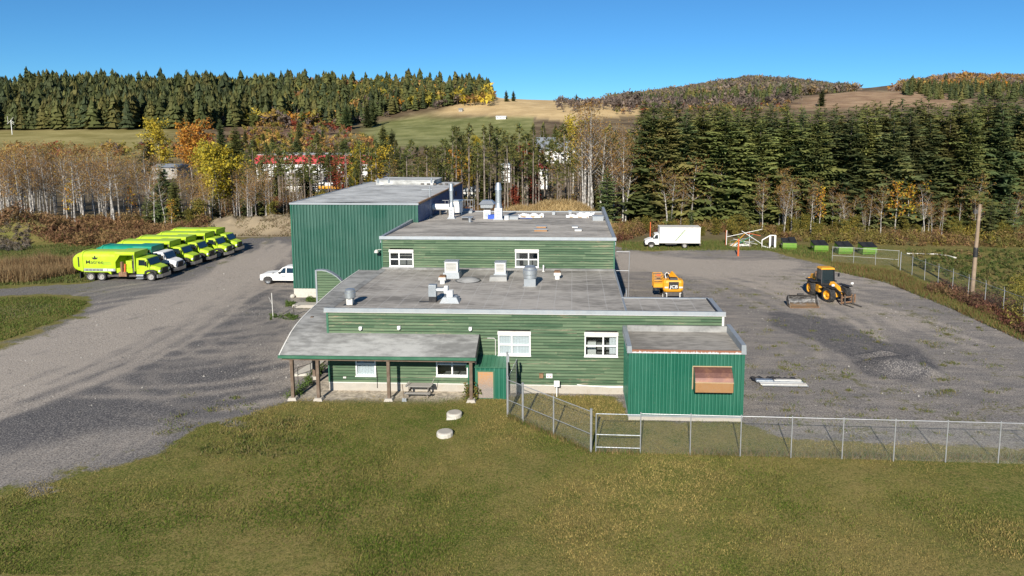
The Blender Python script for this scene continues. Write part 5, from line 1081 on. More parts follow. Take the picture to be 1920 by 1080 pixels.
for x in (-1.0, 1.0): lwheel(x, 0); lwheel(x, 2.85, RA)
MB().hexa([(-.42, -.35, .5), (.42, -.35, .5), (.36, 1.1, .5), (-.36, 1.1, .5)], [(-.38, -.2, 1.35), (.38, -.2, 1.35), (.3, 1.0, 1.2), (-.3, 1.0, 1.2)]).build('front_frame', M['yellow'], t, bevel=.03)
MB().tube([(-.95, 0, .73), (.95, 0, .73)], .16, 10).build('axle', M['darksteel'], t)
rbox(-.5, .5, 1.3, 4.3, .55, 1.2).build('rear_frame', M['darksteel'], t); rbox(-.62, .62, 2.35, 4.35, 1.1, 1.95, -.55, .55, 2.35, 4.2).build('engine_cover', M['yellow'], t, bevel=.06); rbox(-.75, .75, 4.2, 4.5, .6, 1.5).build('counterweight', M['yellow'], t, bevel=.06)
for s in (-1, 1):
    rbox(s * 1.0 - .32, s * 1.0 + .32, 2.1, 3.6, 1.5, 1.58).build('rear_fender', M['black'], t); rbox(s * .72 - .16, s * .72 + .16, 1.35, 2.1, .6, 1.25).build('step_box', M['yellow'], t); B(s * 1.0 - .3, s * 1.0 + .3, -.7, .75, 1.5, 1.56).build('front_fender', M['black'], t)
    MB().bar((s * 1.2, -.6, 1.62), (s * 1.2, -.66, 1.8), .05, .05).build('lamp_bracket', M['black'], t); B(s * 1.2 - .13, s * 1.2 + .13, -.78, -.62, 1.75, 1.95).build('work_lamp', M['lens'], t, bevel=.03)
rbox(-.68, .68, 1.3, 2.45, 1.2, 1.55).build('cab_base', M['black'], t)
for x in (-.66, .66):
    for y in (1.28, 2.4): a, b = RR([(x, y, 1.5), (x * .93, y + (.12 if y < 2 else -.06), 2.95)]); MB().bar(a, b, .09, .09).build('cab_pillar', M['black'], t)
rbox(-.6, .6, 1.33, 1.36, 1.5, 2.9, -.56, .56, 1.44, 1.47).build('windshield', M['vglass'], t); rbox(-.66, -.64, 1.4, 2.3, 1.55, 2.9, -.62, -.6, 1.5, 2.26).build('side_window', M['vglass'], t); rbox(.64, .66, 1.4, 2.3, 1.55, 2.9, .6, .62, 1.5, 2.26).build('side_window', M['vglass'], t); rbox(-.6, .6, 2.4, 2.42, 1.9, 2.88).build('rear_window', M['vglass'], t)
rbox(-.74, .74, 1.3, 2.5, 2.92, 3.1, -.62, .62, 1.4, 2.4).build('cab_roof', M['yellow'], t, bevel=.05); rbox(-.12, .12, 1.6, 1.9, 1.6, 2.2).build('seat', M['black'], t)
a = RR([(.35, 3.2, 1.9), (.35, 3.2, 2.7)]); MB().tube(a, .07, 8).build('exhaust', M['darksteel'], t); a = RR([(-.55, 2.7, 1.95)])[0]; MB().lathe(a, [(.2, 0), (.22, .1), (.22, .45), (.1, .55)], 12).build('air_cleaner', M['rust'], t)
for s in (-1, 1):
    a = RR([(s * .82, 1.5, 2.5), (s * 1.1, 1.35, 2.45)]); MB().bar(*a, .03, .03).build('mirror_arm', M['black'], t); b = a[1]; B(b[0] - .1, b[0] + .1, b[1] - .03, b[1] + .03, b[2] - .25, b[2] + .1).build('mirror', M['black'], t)
    MB().prism([(.75, 1.15), (.9, 1.5), (.2, 1.55), (-.75, 1.15), (-1.3, .62), (-1.35, .42), (-1.1, .42), (-.6, .9), (.2, 1.25)], s * .36 - .07, s * .36 + .07, 'yz').build('lift_arm', M['black'], t, bevel=.02)
    MB().tube([(s * .2, .8, 1.0), (s * .2, -.5, 1.05)], .07, 8).build('ram', M['chrome'], t)
MB().hexa([(-.3, -.25, 1.2), (.3, -.25, 1.2), (.3, .8, 1.5), (-.3, .8, 1.5)], [(-.22, -.2, 1.5), (.22, -.2, 1.5), (.22, .7, 1.85), (-.22, .7, 1.85)]).build('tilt_link', M['yellow'], t, bevel=.03)
mb = MB(); mb.box(-.85, .85, -1.55, -1.47, .72, .84); mb.box(-.85, .85, -1.55, -1.47, .2, .34)
for x in (-.82, -.45, .45, .82): mb.box(x - .05, x + .05, -1.56, -1.46, .15, 1.0)
mb.build('fork_carriage', M['rust'], t)
for x in (-.5, .5): m = MB(); m.box(x - .07, x + .07, -1.64, -1.565, .06, .95); m.hexa([(x - .07, -2.75, .05), (x + .07, -2.75, .05), (x + .07, -1.6, .03), (x - .07, -1.6, .03)], [(x - .07, -2.75, .07), (x + .07, -2.75, .07), (x + .07, -1.6, .12), (x - .07, -1.6, .12)]); m.build('fork', M['darksteel'], t)
b0, b1 = at(1481, 577), at(1534, 576); t = thing('loader_bucket', 'worn steel loader bucket lying on the gravel by the loader', 'bucket', ((b0.x + b1.x) / 2, b0.y + .1, 0), .06); w = (b1 - b0).length / 2
prof = [(-.15, .02), (-.1, .05), (.45, .1), (.8, .32), (.92, .62), (.8, .95), (.55, 1.12)]; m = MB()
for (y0, z0), (y1, z1) in zip(prof[:-1], prof[1:]): m.add([(-w, y0, z0), (w, y0, z0), (w, y1, z1), (-w, y1, z1)], [(0, 1, 2, 3)]); m.add([(-w, y0 + .04, z0 - .03), (w, y0 + .04, z0 - .03), (w, y1 + .05, z1 - .02), (-w, y1 + .05, z1 - .02)], [(0, 1, 2, 3)])
def m_bucket():
    n = NT('worn_bucket_steel'); z = n.sep(n.co())[2]; a = n.noise(2.5, 5.0, .7, n.mapped((1, 1, 2.5)))
    return n.fin(n.mix(n.ramp(n.math('ADD', z, n.math('MULTIPLY', a, .5)), .25, .62), (.30, .19, .10), n.mix(n.ramp(a, .4, .65), (.05, .05, .05), (.24, .235, .23))), .5, .4)
M['bucket'] = m_bucket()
bo = m.build('shell', M['bucket'], t, fix=False)
for p_ in bo.data.polygons: p_.use_smooth = True
for s in (-1, 1): MB().prism(prof, s * w - .03, s * w + .03, 'yz').build('side_plate', M['bucket'], t)
B(-w, w, -.22, .05, .0, .05).build('cutting_edge', M['rust'], t); B(-.35, .25, .75, 1.0, 1.0, 1.16).build('hitch_plate', M['darksteel'], t)

# ---- boom lift
p = at(1262, 562); t = thing('boom_lift', 'yellow boom lift with JCB lettered counterweight and folded platform', 'boom lift', (p.x, p.y, 0), .05)
MB().loft([[(x * w_, y0 + (.18 if abs(x) > .75 else 0), z) for x in (-1, -.75, .75, 1)] + [(x * w_, 1.0, z) for x in (1, -1)] for w_, y0, z in ((.92, -.02, .78), (1.0, -.16, 1.0), (1.02, -.18, 1.75), (.96, -.08, 2.02))]).build('counterweight', M['yellow'], t, bevel=.06)
B(-.5, .5, -.215, -.17, 1.12, 1.86).build('rear_panel', M['black'], t); MB().hexa([(-.4, -.1, 1.86), (.42, -.1, 1.86), (.42, .6, 1.86), (-.4, .6, 1.86)], [(-.34, .0, 2.2), (.42, .0, 2.2), (.42, .6, 2.2), (-.34, .6, 2.2)]).build('engine_cover', M['black'], t)
text_mesh('maker_letters', 'JCB', .44, M['white'], t, (0, -.222, 1.36), (R(90), 0, 0), .006, .004, .1, 1.15)
for s in (-1, 1): B(s * .72 - .18, s * .72 + .18, -.2, -.165, 1.22, 1.38).build('sticker', M['offwhite'], t)
B(-.75, .75, .1, 2.2, .35, .75).build('chassis', M['darksteel'], t)
for s in (-1, 1):
    for y in (.2, 2.1): wheel_ = MB().lathe((s * .85, y, .4), [(.2, -.03), (.22, -.15), (.38, -.15), (.4, -.1), (.4, .1), (.38, .15), (.22, .15), (.2, .03)], 18, 'x').build('wheel', M['rubber'], t, smooth=True); MB().lathe((s * .85, y, .4), [(.235, s * .155), (.17, s * .1), (.05, s * .13), (.005, s * .13)], 14, 'x', False).build('rim', M['white'], wheel_)
    B(s * .72 - .09, s * .72 + .09, -.08, .02, .12, .72).build('leg_bracket', M['white'], t)
MB().bar((.3, .5, 1.95), (-.35, 1.5, 2.35), .26, .3).build('boom', M['yellow'], t); MB().bar((.55, .2, 1.9), (.05, 1.4, 2.5), .22, .26).build('boom', M['yellow'], t); MB().bar((-.1, 1.3, 2.4), (-.6, 1.5, 2.1), .2, .2).build('knuckle', M['black'], t)
MB().tube([(-.6, .8, 2.0), (-.7, .9, 2.4), (-.5, 1.1, 2.55), (-.2, 1.1, 2.4)], .04, 6).build('hose', M['white'], t); MB().tube([(-.2, .6, 2.0), (-.45, 1.0, 2.5), (-.6, 1.2, 2.1)], .05, 6).build('hose', M['black'], t); MB().bar((-.6, 1.5, 2.1), (-1.3, 1.0, 1.5), .15, .15).build('jib', M['darksteel'], t)
mb = MB(); bx0, bx1, by0, by1, bz0, bz1 = -1.95, -1.05, .1, .9, 1.25, 2.6
for x in (bx0, bx1):
    for y in (by0, by1): mb.tube([(x, y, bz0), (x, y, bz1)], .035, 6)
for z in (1.75, 2.0, 2.3, bz1): mb.tube([(bx0, by0, z), (bx1, by0, z), (bx1, by1, z), (bx0, by1, z), (bx0, by0, z)], .03, 6)
mb.build('platform_rail', M['yellow'], t); B(bx0, bx1, by0 - .02, by1, bz0, bz0 + .42).build('platform_skirt', M['yellow'], t); B(bx0 - .02, bx1 + .02, by0 - .04, by1 + .02, bz0 - .1, bz0).build('platform_floor', M['black'], t); B(-1.7, -1.3, by0 - .05, by0, 2.4, 2.62).build('control_box', M['orange'], t)
# ================================================================== trees
def m_foliage(name, spread=.5, hue=.05):
    n = NT(name); c = n.attr('leafcol', 'Color'); oi = n.n.new('ShaderNodeObjectInfo'); r = oi.outputs['Random']
    v = n.n.new('ShaderNodeHueSaturation'); v.inputs['Hue'].default_value = .5; n.l.new(n.math('ADD', n.math('MULTIPLY', r, spread), 1 - spread / 2), v.inputs['Value']); n.l.new(n.math('ADD', n.math('MULTIPLY', n.math('FRACT', n.math('MULTIPLY', r, 7.3)), hue), .5 - hue / 2), v.inputs['Hue']); n.l.new(c, v.inputs['Color'])
    n.fin(v.outputs[0], .75, 0, .2)
    tl = n.n.new('ShaderNodeBsdfTranslucent'); n.l.new(v.outputs[0], tl.inputs[0]); mx = n.n.new('ShaderNodeMixShader'); mx.inputs[0].default_value = .34
    n.l.new(n.b.outputs[0], mx.inputs[1]); n.l.new(tl.outputs[0], mx.inputs[2]); n.l.new(mx.outputs[0], n.out.inputs[0]); return n.m
M['conifer'] = m_foliage('conifer_needles', .6); M['leaf'] = m_foliage('autumn_leaves', .3, .015); M['twig'] = m_foliage('fine_twigs', .3)
def bark(name, a, b, sc):
    n = NT(name); k = n.noise(sc, 4.0, .7, n.mapped((1, 1, .35))); oi = n.n.new('ShaderNodeObjectInfo')
    return n.fin(n.mix(n.ramp(k, .42, .62), a, n.mix(oi.outputs['Random'], b, tuple(x * .75 for x in b))), .85, 0, .2)
M['birchbark'] = bark('birch_bark', (.13, .12, .11), (.62, .59, .54), 5); M['pinebark'] = bark('pine_bark', (.10, .08, .065), (.30, .255, .21), 4); M['sprucebark'] = bark('spruce_bark', (.06, .05, .04), (.15, .12, .10), 4)
def finish(root, V, C, mat, name='crown'):
    V = np.array(V, np.float32).reshape(-1, 3); o = tri_mesh(name, V, np.arange(len(V)).reshape(-1, 3), np.repeat(np.array(C, np.float32), 3, 0), mat, root); return o
SPR = np.array([(.122, .146, .050), (.155, .176, .058), (.19, .195, .060), (.098, .128, .054), (.22, .203, .062)])
def spruce(h, r, seed, base=.06, levels=36, cols=SPR, nb=9, top=1.0):
    g = np.random.default_rng(seed); root = thing('spruce_tree', 'x', 'tree'); V = []; C = []
    m = MB(); m.tube([(0, 0, -.4), (.05, .03, h * .5), (0, 0, h * .98)], [.02 * h * .75, .010 * h, .02], 7); m.build('trunk', M['sprucebark'], root, smooth=True)
    tc = cols[g.integers(0, len(cols))]
    for L in range(levels):
        f = base + (1 - base) * (L / levels) ** .92; z0 = f * h; rr = r * (1 - f) ** .58 * g.uniform(.78, 1.12) * (1 - max(0, (base + .12 - f)) * 2.0) + .12
        n = int(nb + g.integers(-1, 3)) if f < .85 else 6
        a0 = g.uniform(0, 6.28)
        for b in range(n):
            a = a0 + 6.283 * b / n + g.uniform(-.25, .25); R_ = rr * g.uniform(.5, 1.2) * (1 + .22 * math.sin(2 * a + z0 * .9 + seed)); d = np.array([math.cos(a), math.sin(a), 0]); s = np.array([-d[1], d[0], 0])
            z = z0 + g.uniform(-.6, .6) * h / levels * 1.6; dr = g.uniform(.02, .42) * (1.1 - f * .8); up_ = .10 * f
            bc = (tc * .55 + cols[g.integers(0, len(cols))] * .45) * g.uniform(.75, 1.3)
            P = lambda t: d * R_ * t + np.array([0, 0, z - dr * R_ * t * (1.25 - .45 * t) + up_ * R_ * t])
            wd = max(.17, R_ * .33)
            for t0 in (.3, .52, .74, .92):
                for sg in (-1, 1):
                    p = P(t0); w = wd * (1.25 - .75 * t0) * g.uniform(.8, 1.3)
                    V += [p - d * .12 * R_, p + s * sg * w + d * w * .5 + np.array([0, 0, -w * g.uniform(.1, .5)]), P(min(1.08, t0 + .22)) + np.array([0, 0, g.uniform(-.04, .08)])]; C.append(bc * g.uniform(.8, 1.25))
                if t0 < .9: p = P(t0); w = wd * .8; V += [p + s * w * .4, p - s * w * .4, P(t0 + .15) + np.array([0, 0, -w * g.uniform(.5, 1.0)])]; C.append(bc * g.uniform(.7, 1.0))
    for k in range(6): a = k * 1.05; V += [(0, 0, h + .25), (.16 * math.cos(a), .16 * math.sin(a), h * .955), (.16 * math.cos(a + 1), .16 * math.sin(a + 1), h * .955)]; C.append(tc)
    finish(root, V, C, M['conifer']); return root
def deciduous(h, seed, leaves, cols, size, spread=.16, bark_='birchbark', r0=.0122, nbr=20, name='birch_tree', lo=.35, twigc=(.27, .19, .135), lean=.05, flat=1.0):
    g = np.random.default_rng(seed); root = thing(name, 'x', 'tree'); m = MB(); V = []; C = []; tips = []
    lx, ly = g.normal(0, lean, 2) * h; tr_ = [np.array([lx * t ** 1.5 + g.normal(0, .004) * h, ly * t ** 1.5 + g.normal(0, .004) * h, h * t]) for t in (0, .2, .4, .6, .8, 1)]; tr_[0] = np.array([0, 0, -.4])
    m.tube(tr_, [r0 * h * k for k in (1.1, .85, .68, .5, .3, .08)], 6)
    def tp(t): i = min(4, int(t * 5)); k = t * 5 - i; return tr_[i] * (1 - k) + tr_[i + 1] * k
    for b in range(nbr):
        t = lo + (1 - lo) * (b + g.random()) / nbr; a = g.uniform(0, 6.283); L = h * spread * (1.25 - .8 * abs(t - .55)) * g.uniform(.6, 1.25); up_ = g.uniform(.5, 1.3) * (1 if t > .3 else .5)
        d = np.array([math.cos(a), math.sin(a), up_]); d /= np.linalg.norm(d); p = tp(min(t, .98)); q = p + d * L * .55 + g.normal(0, .03, 3) * L; e = q + (d + np.array([0, 0, .25])) * L * .5
        m.tube([p, q, e], [r0 * h * .32 * (1.15 - t), r0 * h * .2 * (1.15 - t), .008], 4, False); tips += [q, e]
        for k in range(5):
            s = p + (q - p) * g.random() if k < 2 else q + (e - q) * g.random(); w = g.normal(0, 1, 3); w[2] = abs(w[2]) * .8; w /= np.linalg.norm(w); Lt = L * g.uniform(.25, .5); x = s + w * Lt; sd = np.cross(w, [0, 0, 1]) * .019 * (h / 14)
            V += [s - sd, s + sd, x]; C.append(np.array(twigc) * g.uniform(.7, 1.3)); tips.append(x)
            for kk in range(3):
                w2 = w + g.normal(0, .6, 3); w2 /= np.linalg.norm(w2); s2 = s + w * Lt * g.uniform(.3, .9); sd = np.cross(w2, [0, 0, 1]) * .013 * (h / 14); V += [s2 - sd, s2 + sd, s2 + w2 * Lt * .7]; C.append(np.array(twigc) * g.uniform(.7, 1.3)); tips.append(s2 + w2 * Lt * .6)
    m.build('trunk', M[bark_], root, smooth=True)
    nt = len(V)
    finish(root, V, C, M['twig'], 'twigs')['kind'] = 'stuff'
    if leaves:
        tips = np.array(tips); c = tips[g.integers(0, len(tips), leaves)] + g.normal(0, size * 1.5, (leaves, 3)) * np.array([1, 1, flat]); u = g.normal(0, 1, (leaves, 3)); u /= np.linalg.norm(u, axis=1)[:, None]; v = np.cross(u, g.normal(0, 1, (leaves, 3))); v /= np.linalg.norm(v, axis=1)[:, None] + 1e-9
        sz = size * g.uniform(.6, 1.3, (leaves, 1)); Vl = np.stack([c - u * sz, c + u * sz * .6 + v * sz * .8, c + u * sz * .5 - v * sz * .8], 1).reshape(-1, 3)
        cl = np.array(cols)[g.integers(0, len(cols), leaves)] * g.uniform(.7, 1.25, (leaves, 1)); finish(root, Vl, cl, M['leaf'])
    return root
def thin_pine(h, seed, frac=.38):
    g = np.random.default_rng(seed); root = thing('pine_tree', 'x', 'tree'); m = MB(); lx = g.normal(0, .02) * h
    m.tube([(0, 0, -.4), (lx * .3, 0, h * .4), (lx * .7, .05, h * .75), (lx, 0, h)], [.0125 * h, .0105 * h, .007 * h, .012], 6); V = []; C = []
    for k in range(26):                                     # dead side twigs
        z = h * g.uniform(.18, .7); a = g.uniform(0, 6.28); L = g.uniform(.5, 1.5); d = np.array([math.cos(a), math.sin(a), g.uniform(-.3, .2)]); p = np.array([lx * (z / h) ** 1.5, 0, z]); sd = np.array([0, 0, .025]); V += [p - sd, p + sd, p + d * L]; C.append(np.array((.13, .11, .09)) * g.uniform(.7, 1.3))
    m.build('trunk', M['pinebark'], root, smooth=True); finish(root, V, C, M['twig'], 'dead_twigs')['kind'] = 'stuff'; V = []; C = []
    n = 26
    for k in range(n):
        f = 1 - frac + frac * (k / n); a = g.uniform(0, 6.28); L = h * .15 * (1.15 - (f - (1 - frac)) / frac) * g.uniform(.55, 1.2) + .3; p = np.array([lx * f, 0, h * f]); d = np.array([math.cos(a), math.sin(a), g.uniform(-.15, .3)])
        for j in range(22):
            c = p + d * L * g.uniform(.25, 1.05) + g.normal(0, .16, 3); u = g.normal(0, 1, 3); u[2] *= .6; u /= np.linalg.norm(u); v = np.cross(u, g.normal(0, 1, 3)); v /= np.linalg.norm(v); s = g.uniform(.18, .42)
            V += [c - u * s, c + u * s, c + v * s * .6]; C.append(SPR[g.integers(0, 5)] * np.array((.72, .68, .6)) * g.uniform(.8, 1.3))
    for j in range(26): c = np.array([lx, 0, h * g.uniform(.95, 1.02)]); u = g.normal(0, .22, 3); v = g.normal(0, .22, 3); V += [c + u, c + v, c + g.normal(0, .2, 3)]; C.append(SPR[g.integers(0, 5)])
    finish(root, V, C, M['conifer']); return root
YEL = [(.50, .37, .035), (.44, .33, .03), (.36, .30, .04), (.56, .43, .06), (.30, .27, .04)]; ORA = [(.46, .21, .03), (.38, .16, .03), (.5, .28, .05)]; BRN = [(.32, .18, .06), (.40, .23, .07), (.25, .13, .05), (.44, .29, .08)]; OLV = [(.16, .15, .035), (.22, .19, .04), (.11, .12, .03), (.28, .21, .04)]; RED = [(.24, .055, .03), (.30, .08, .035), (.18, .05, .03)]
KIT = {'spruce': [spruce(22 + 1.2 * k, 5.1 + .35 * (k % 3), 100 + k, .04, 46 + k, nb=14) for k in range(5)], 'small': [spruce(10 + k, 2.7, 150 + k, .04, 26) for k in range(2)],
       'birch': [deciduous(14.5 + .6 * k, 200 + k, (700, 950, 260, 1200, 500, 1500)[k], BRN, .12, .165, lean=.06, nbr=32) for k in range(6)],
       'pine': [thin_pine(16 + .8 * k, 300 + k, (.34, .42, .3, .5)[k]) for k in range(4)],
       'yellow': [deciduous(14 + k, 400 + k, 2300, YEL, .26, .20, nbr=26, lo=.3, name='aspen_tree') for k in range(2)], 'orange': [deciduous(10, 420, 1500, ORA, .24, .2, name='aspen_tree', lo=.25)],
       'thin': [deciduous(6.5 + k, 440 + k, 260 + 90 * k, ORA + YEL[:2], .16, .15, name='aspen_tree', nbr=16) for k in range(2)], 'bush': [deciduous(6.5, 450, 2100, OLV, .24, .3, 'sprucebark', name='leafy_tree', lo=.06, nbr=30)],
       'maple': [deciduous(8, 460, 1300, RED, .24, .22, 'pinebark', name='maple_tree', lo=.25)], 'scrub': [deciduous(11.0, 470, 350, OLV + BRN, .17, .16, 'pinebark', name='grey_tree', lo=.25, nbr=24, twigc=(.14, .11, .10))]}
used = set()
def plant(kind, x, y, h, label, group, z=None, k=None, cat='tree'):
    i = int(rng.integers(0, len(KIT[kind]))) if k is None else k; src = KIT[kind][i]
    if src.name in used: o = copy_tree(src)
    else: o = src; used.add(src.name)
    zs = src.get('h0')
    if zs is None:
        zs = max(v.co.z for ch in src.children for v in ch.data.vertices); src['h0'] = zs; o['h0'] = zs
    s = h / zs; o.location = (x, y, zg(x, y) if z is None else z); wv = rng.uniform(.8, 1.22); o.scale = (s * wv * rng.uniform(.94, 1.06), s * wv * rng.uniform(.94, 1.06), s); o.rotation_euler = (rng.normal(0, .012), rng.normal(0, .012), rng.uniform(0, 6.28))
    o['label'] = label; o['category'] = cat; o['group'] = group; return o
def pxx(px, Y): r = ray(px, 242.0); return r.x / r.y * Y                     # X of a column at depth Y
def topz(px, py, Y): return atY(px, py, Y).z
# right-hand spruce wood
G1 = 'dense spruce wood behind the right yard'; L1 = 'dark green spruce standing in the dense wood behind the right yard'
def skyline(px): return float(np.interp(px, [1150, 1190, 1240, 1300, 1400, 1500, 1560, 1640, 1720, 1800, 1860, 1920, 2100], [205, 186, 184, 190, 196, 192, 198, 190, 184, 176, 168, 178, 176])) 
for row_, (Y0, n) in enumerate(((118, 21), (125, 25), (133, 26), (143, 24), (156, 22))):
    for k in range(n):
        px = 1195 + (2060 - 1195) * (k + rng.uniform(.15, .85)) / n; Y = Y0 + rng.uniform(-3, 3)
        if row_ == 0 and px < 1420: Y += 12
        h = topz(px, skyline(px) + rng.uniform(-6, 22) + (18 if row_ == 0 and rng.random() < .6 else 0), Y) - zg(pxx(px, Y), Y)
        plant('spruce', pxx(px, Y), Y, min(h, 29), L1 if row_ else 'green spruce at the front of the dense wood, branches down to the brush', G1 if row_ else 'front row of the spruce wood')
# bare birches and thin pines between
G2 = 'tall thin pines behind the hall'; L2 = 'tall thin pine with a bare grey trunk behind the buildings'
for k in range(130):
    px = 455 + (1215 - 455) * (k + rng.uniform(0, 1)) / 130; Y = rng.uniform(122, 172); top = rng.uniform(225, 300) if px > 830 else rng.uniform(255, 315)
    plant('pine', pxx(px, Y), Y, max(9, topz(px, top, Y) - zg(pxx(px, Y), Y)), L2, G2)
G3 = 'bare birches at the edge of the spruce wood'; L3 = 'white-stemmed bare birch at the edge of the spruce wood'
for k in range(44):
    px = (rng.uniform(1090, 1240) if k < 26 else rng.uniform(1240, 1440)); Y = rng.uniform(117, 132); plant('birch', pxx(px, Y), Y, topz(px, rng.uniform(205, 300) if px < 1240 else rng.uniform(285, 340), Y), L3, G3)
for k in range(34):
    px = rng.uniform(1430, 1930); Y = rng.uniform(109, 116); plant('birch', pxx(px, Y), Y, rng.uniform(4.5, 11), 'thin pale bare birch sapling in front of the spruce wood', 'bare saplings before the spruce wood')
for k in range(26):
    px = rng.uniform(1200, 1930); Y = rng.uniform(107, 113); plant('bush', pxx(px, Y), Y, rng.uniform(1.8, 3.6), 'low ochre leafy bush in the brush below the spruces', 'ochre bushes below the spruces')
for px, top in ((1545, 345), (1690, 325), (1715, 330), (1738, 322), (1660, 385), (1800, 395), (1850, 360)):
    Y = rng.uniform(110, 116); plant('thin', pxx(px, Y), Y, topz(px, top, Y), 'slender pale-stemmed aspen with a few orange leaves before the spruce wood', 'orange aspens before the spruce wood')
for px, top, Y in ((1140, 318, 121), (1118, 345, 124), (1262, 395, 113), (1300, 388, 113), (1400, 372, 114), (1870, 372, 108), (1905, 360, 110)):
    plant('small', pxx(px, Y), Y, topz(px, top, Y), 'young bushy green spruce in front of the taller trees', 'young spruces along the wood edge')
# left birch stand
G4 = 'bare birch stand at the left of the yard'; L4 = 'white-stemmed bare birch with a few brown leaves in the left stand'
for k in range(120):
    px = rng.uniform(-60, 470) if k < 104 else rng.uniform(400, 560); Y = rng.uniform(114, 142); top = rng.uniform(256, 305) if px < 280 else rng.uniform(300, 350)
    plant('birch', pxx(px, Y), Y, topz(px, top, Y) - zg(pxx(px, Y), Y), L4, G4)
for k in range(60):
    px = rng.uniform(-60, 1190); Y = rng.uniform(135, 200); plant('scrub', pxx(px, Y), Y, rng.uniform(7, 12.5), 'grey-twigged leafless tree in the thicket behind the yard', 'leafless thicket trees')
for px, top, Y, kd in ((405, 256, 121, 'yellow'), (385, 268, 126, 'yellow'), (432, 262, 124, 'yellow'), (660, 262, 150, 'yellow'), (700, 266, 152, 'yellow'), (1075, 208, 190, 'yellow'), (298, 214, 230, 'yellow'), (355, 222, 225, 'orange'), (372, 218, 235, 'orange'), (855, 275, 165, 'orange'), (880, 290, 168, 'yellow'), (120, 330, 118, 'thin'), (310, 370, 112, 'thin'), (235, 340, 120, 'thin'), (1530, 292, 210, 'yellow')):
    plant(kd, pxx(px, Y), Y, topz(px, top, Y) - zg(pxx(px, Y), Y), {'yellow': 'aspen in full golden yellow leaf among bare trees', 'orange': 'small tree in deep orange autumn leaf', 'thin': 'slender aspen with sparse yellow leaves in the birch stand'}[kd], {'yellow': 'golden aspens', 'orange': 'orange autumn trees', 'thin': 'slender yellow aspens'}[kd])
for k in range(16):
    px = rng.uniform(470, 1120); Y = rng.uniform(140, 200); plant('spruce' if k % 2 else 'small', pxx(px, Y), Y, rng.uniform(8, 13), 'dark spruce standing among the thin pines behind the hall', 'spruces among the thin pines')
for px, top, Y in ((300, 302, 117), (318, 330, 115), (282, 345, 119), (455, 330, 125), (480, 340, 128), (395, 360, 117), (265, 365, 116)): plant('spruce' if top < 335 else 'small', pxx(px, Y), Y, topz(px, top, Y) - zg(pxx(px, Y), Y), 'dark spruce among the bare birches on the left', 'spruces in the birch stand')
for px, top, Y in ((365, 368, 112), (345, 385, 111), (500, 372, 118), (1215, 402, 112), (1290, 410, 109), (1350, 405, 110), (600, 352, 128), (1500, 405, 110), (1598, 408, 108)): plant('bush', pxx(px, Y), Y, max(2.5, topz(px, top, Y) - zg(pxx(px, Y), Y)), 'low olive-yellow leafy tree at the wood edge', 'olive leafy trees at the wood edge')
for px, top, Y in ((985, 262, 175), (1000, 320, 140), (965, 345, 135), (640, 300, 160), (620, 285, 170)): plant('maple', pxx(px, Y), Y, max(4, topz(px, top, Y) - zg(pxx(px, Y), Y)), 'small tree with dark red autumn leaves among thin pines', 'red-leaved maples')
G5 = 'scattered trees round the village'
for k in range(70):
    px = rng.uniform(420, 1250); Y = rng.uniform(270, 420); kd = ('spruce', 'spruce', 'birch', 'yellow', 'scrub')[rng.integers(0, 5)]
    if 640 < px < 1000 and Y > 335: continue
    plant(kd, pxx(px, Y), Y, rng.uniform(7, 13), {'spruce': 'distant spruce near the village', 'birch': 'distant bare birch near the village', 'yellow': 'distant golden aspen near the village', 'scrub': 'distant grey leafless tree near the village'}[kd], G5 + ' ' + kd)
for px, top, Y in ((413, 222, 300), (440, 232, 280), (718, 228, 300), (735, 240, 300), (560, 225, 420), (275, 255, 260), (700, 185, 560), (690, 190, 540), (650, 195, 520), (950, 168, 690), (963, 169, 700), (1080, 175, 700), (1538, 165, 620)):
    plant('spruce', pxx(px, Y), Y, max(5, topz(px, top, Y) - zg(pxx(px, Y), Y)), 'lone dark spruce standing out on the open hillside', 'lone hillside spruces')
for kd in KIT:
    for o in KIT[kd]:
        if o.name not in used:
            for ch in list(o.children): bpy.data.objects.remove(ch)
            bpy.data.objects.remove(o)

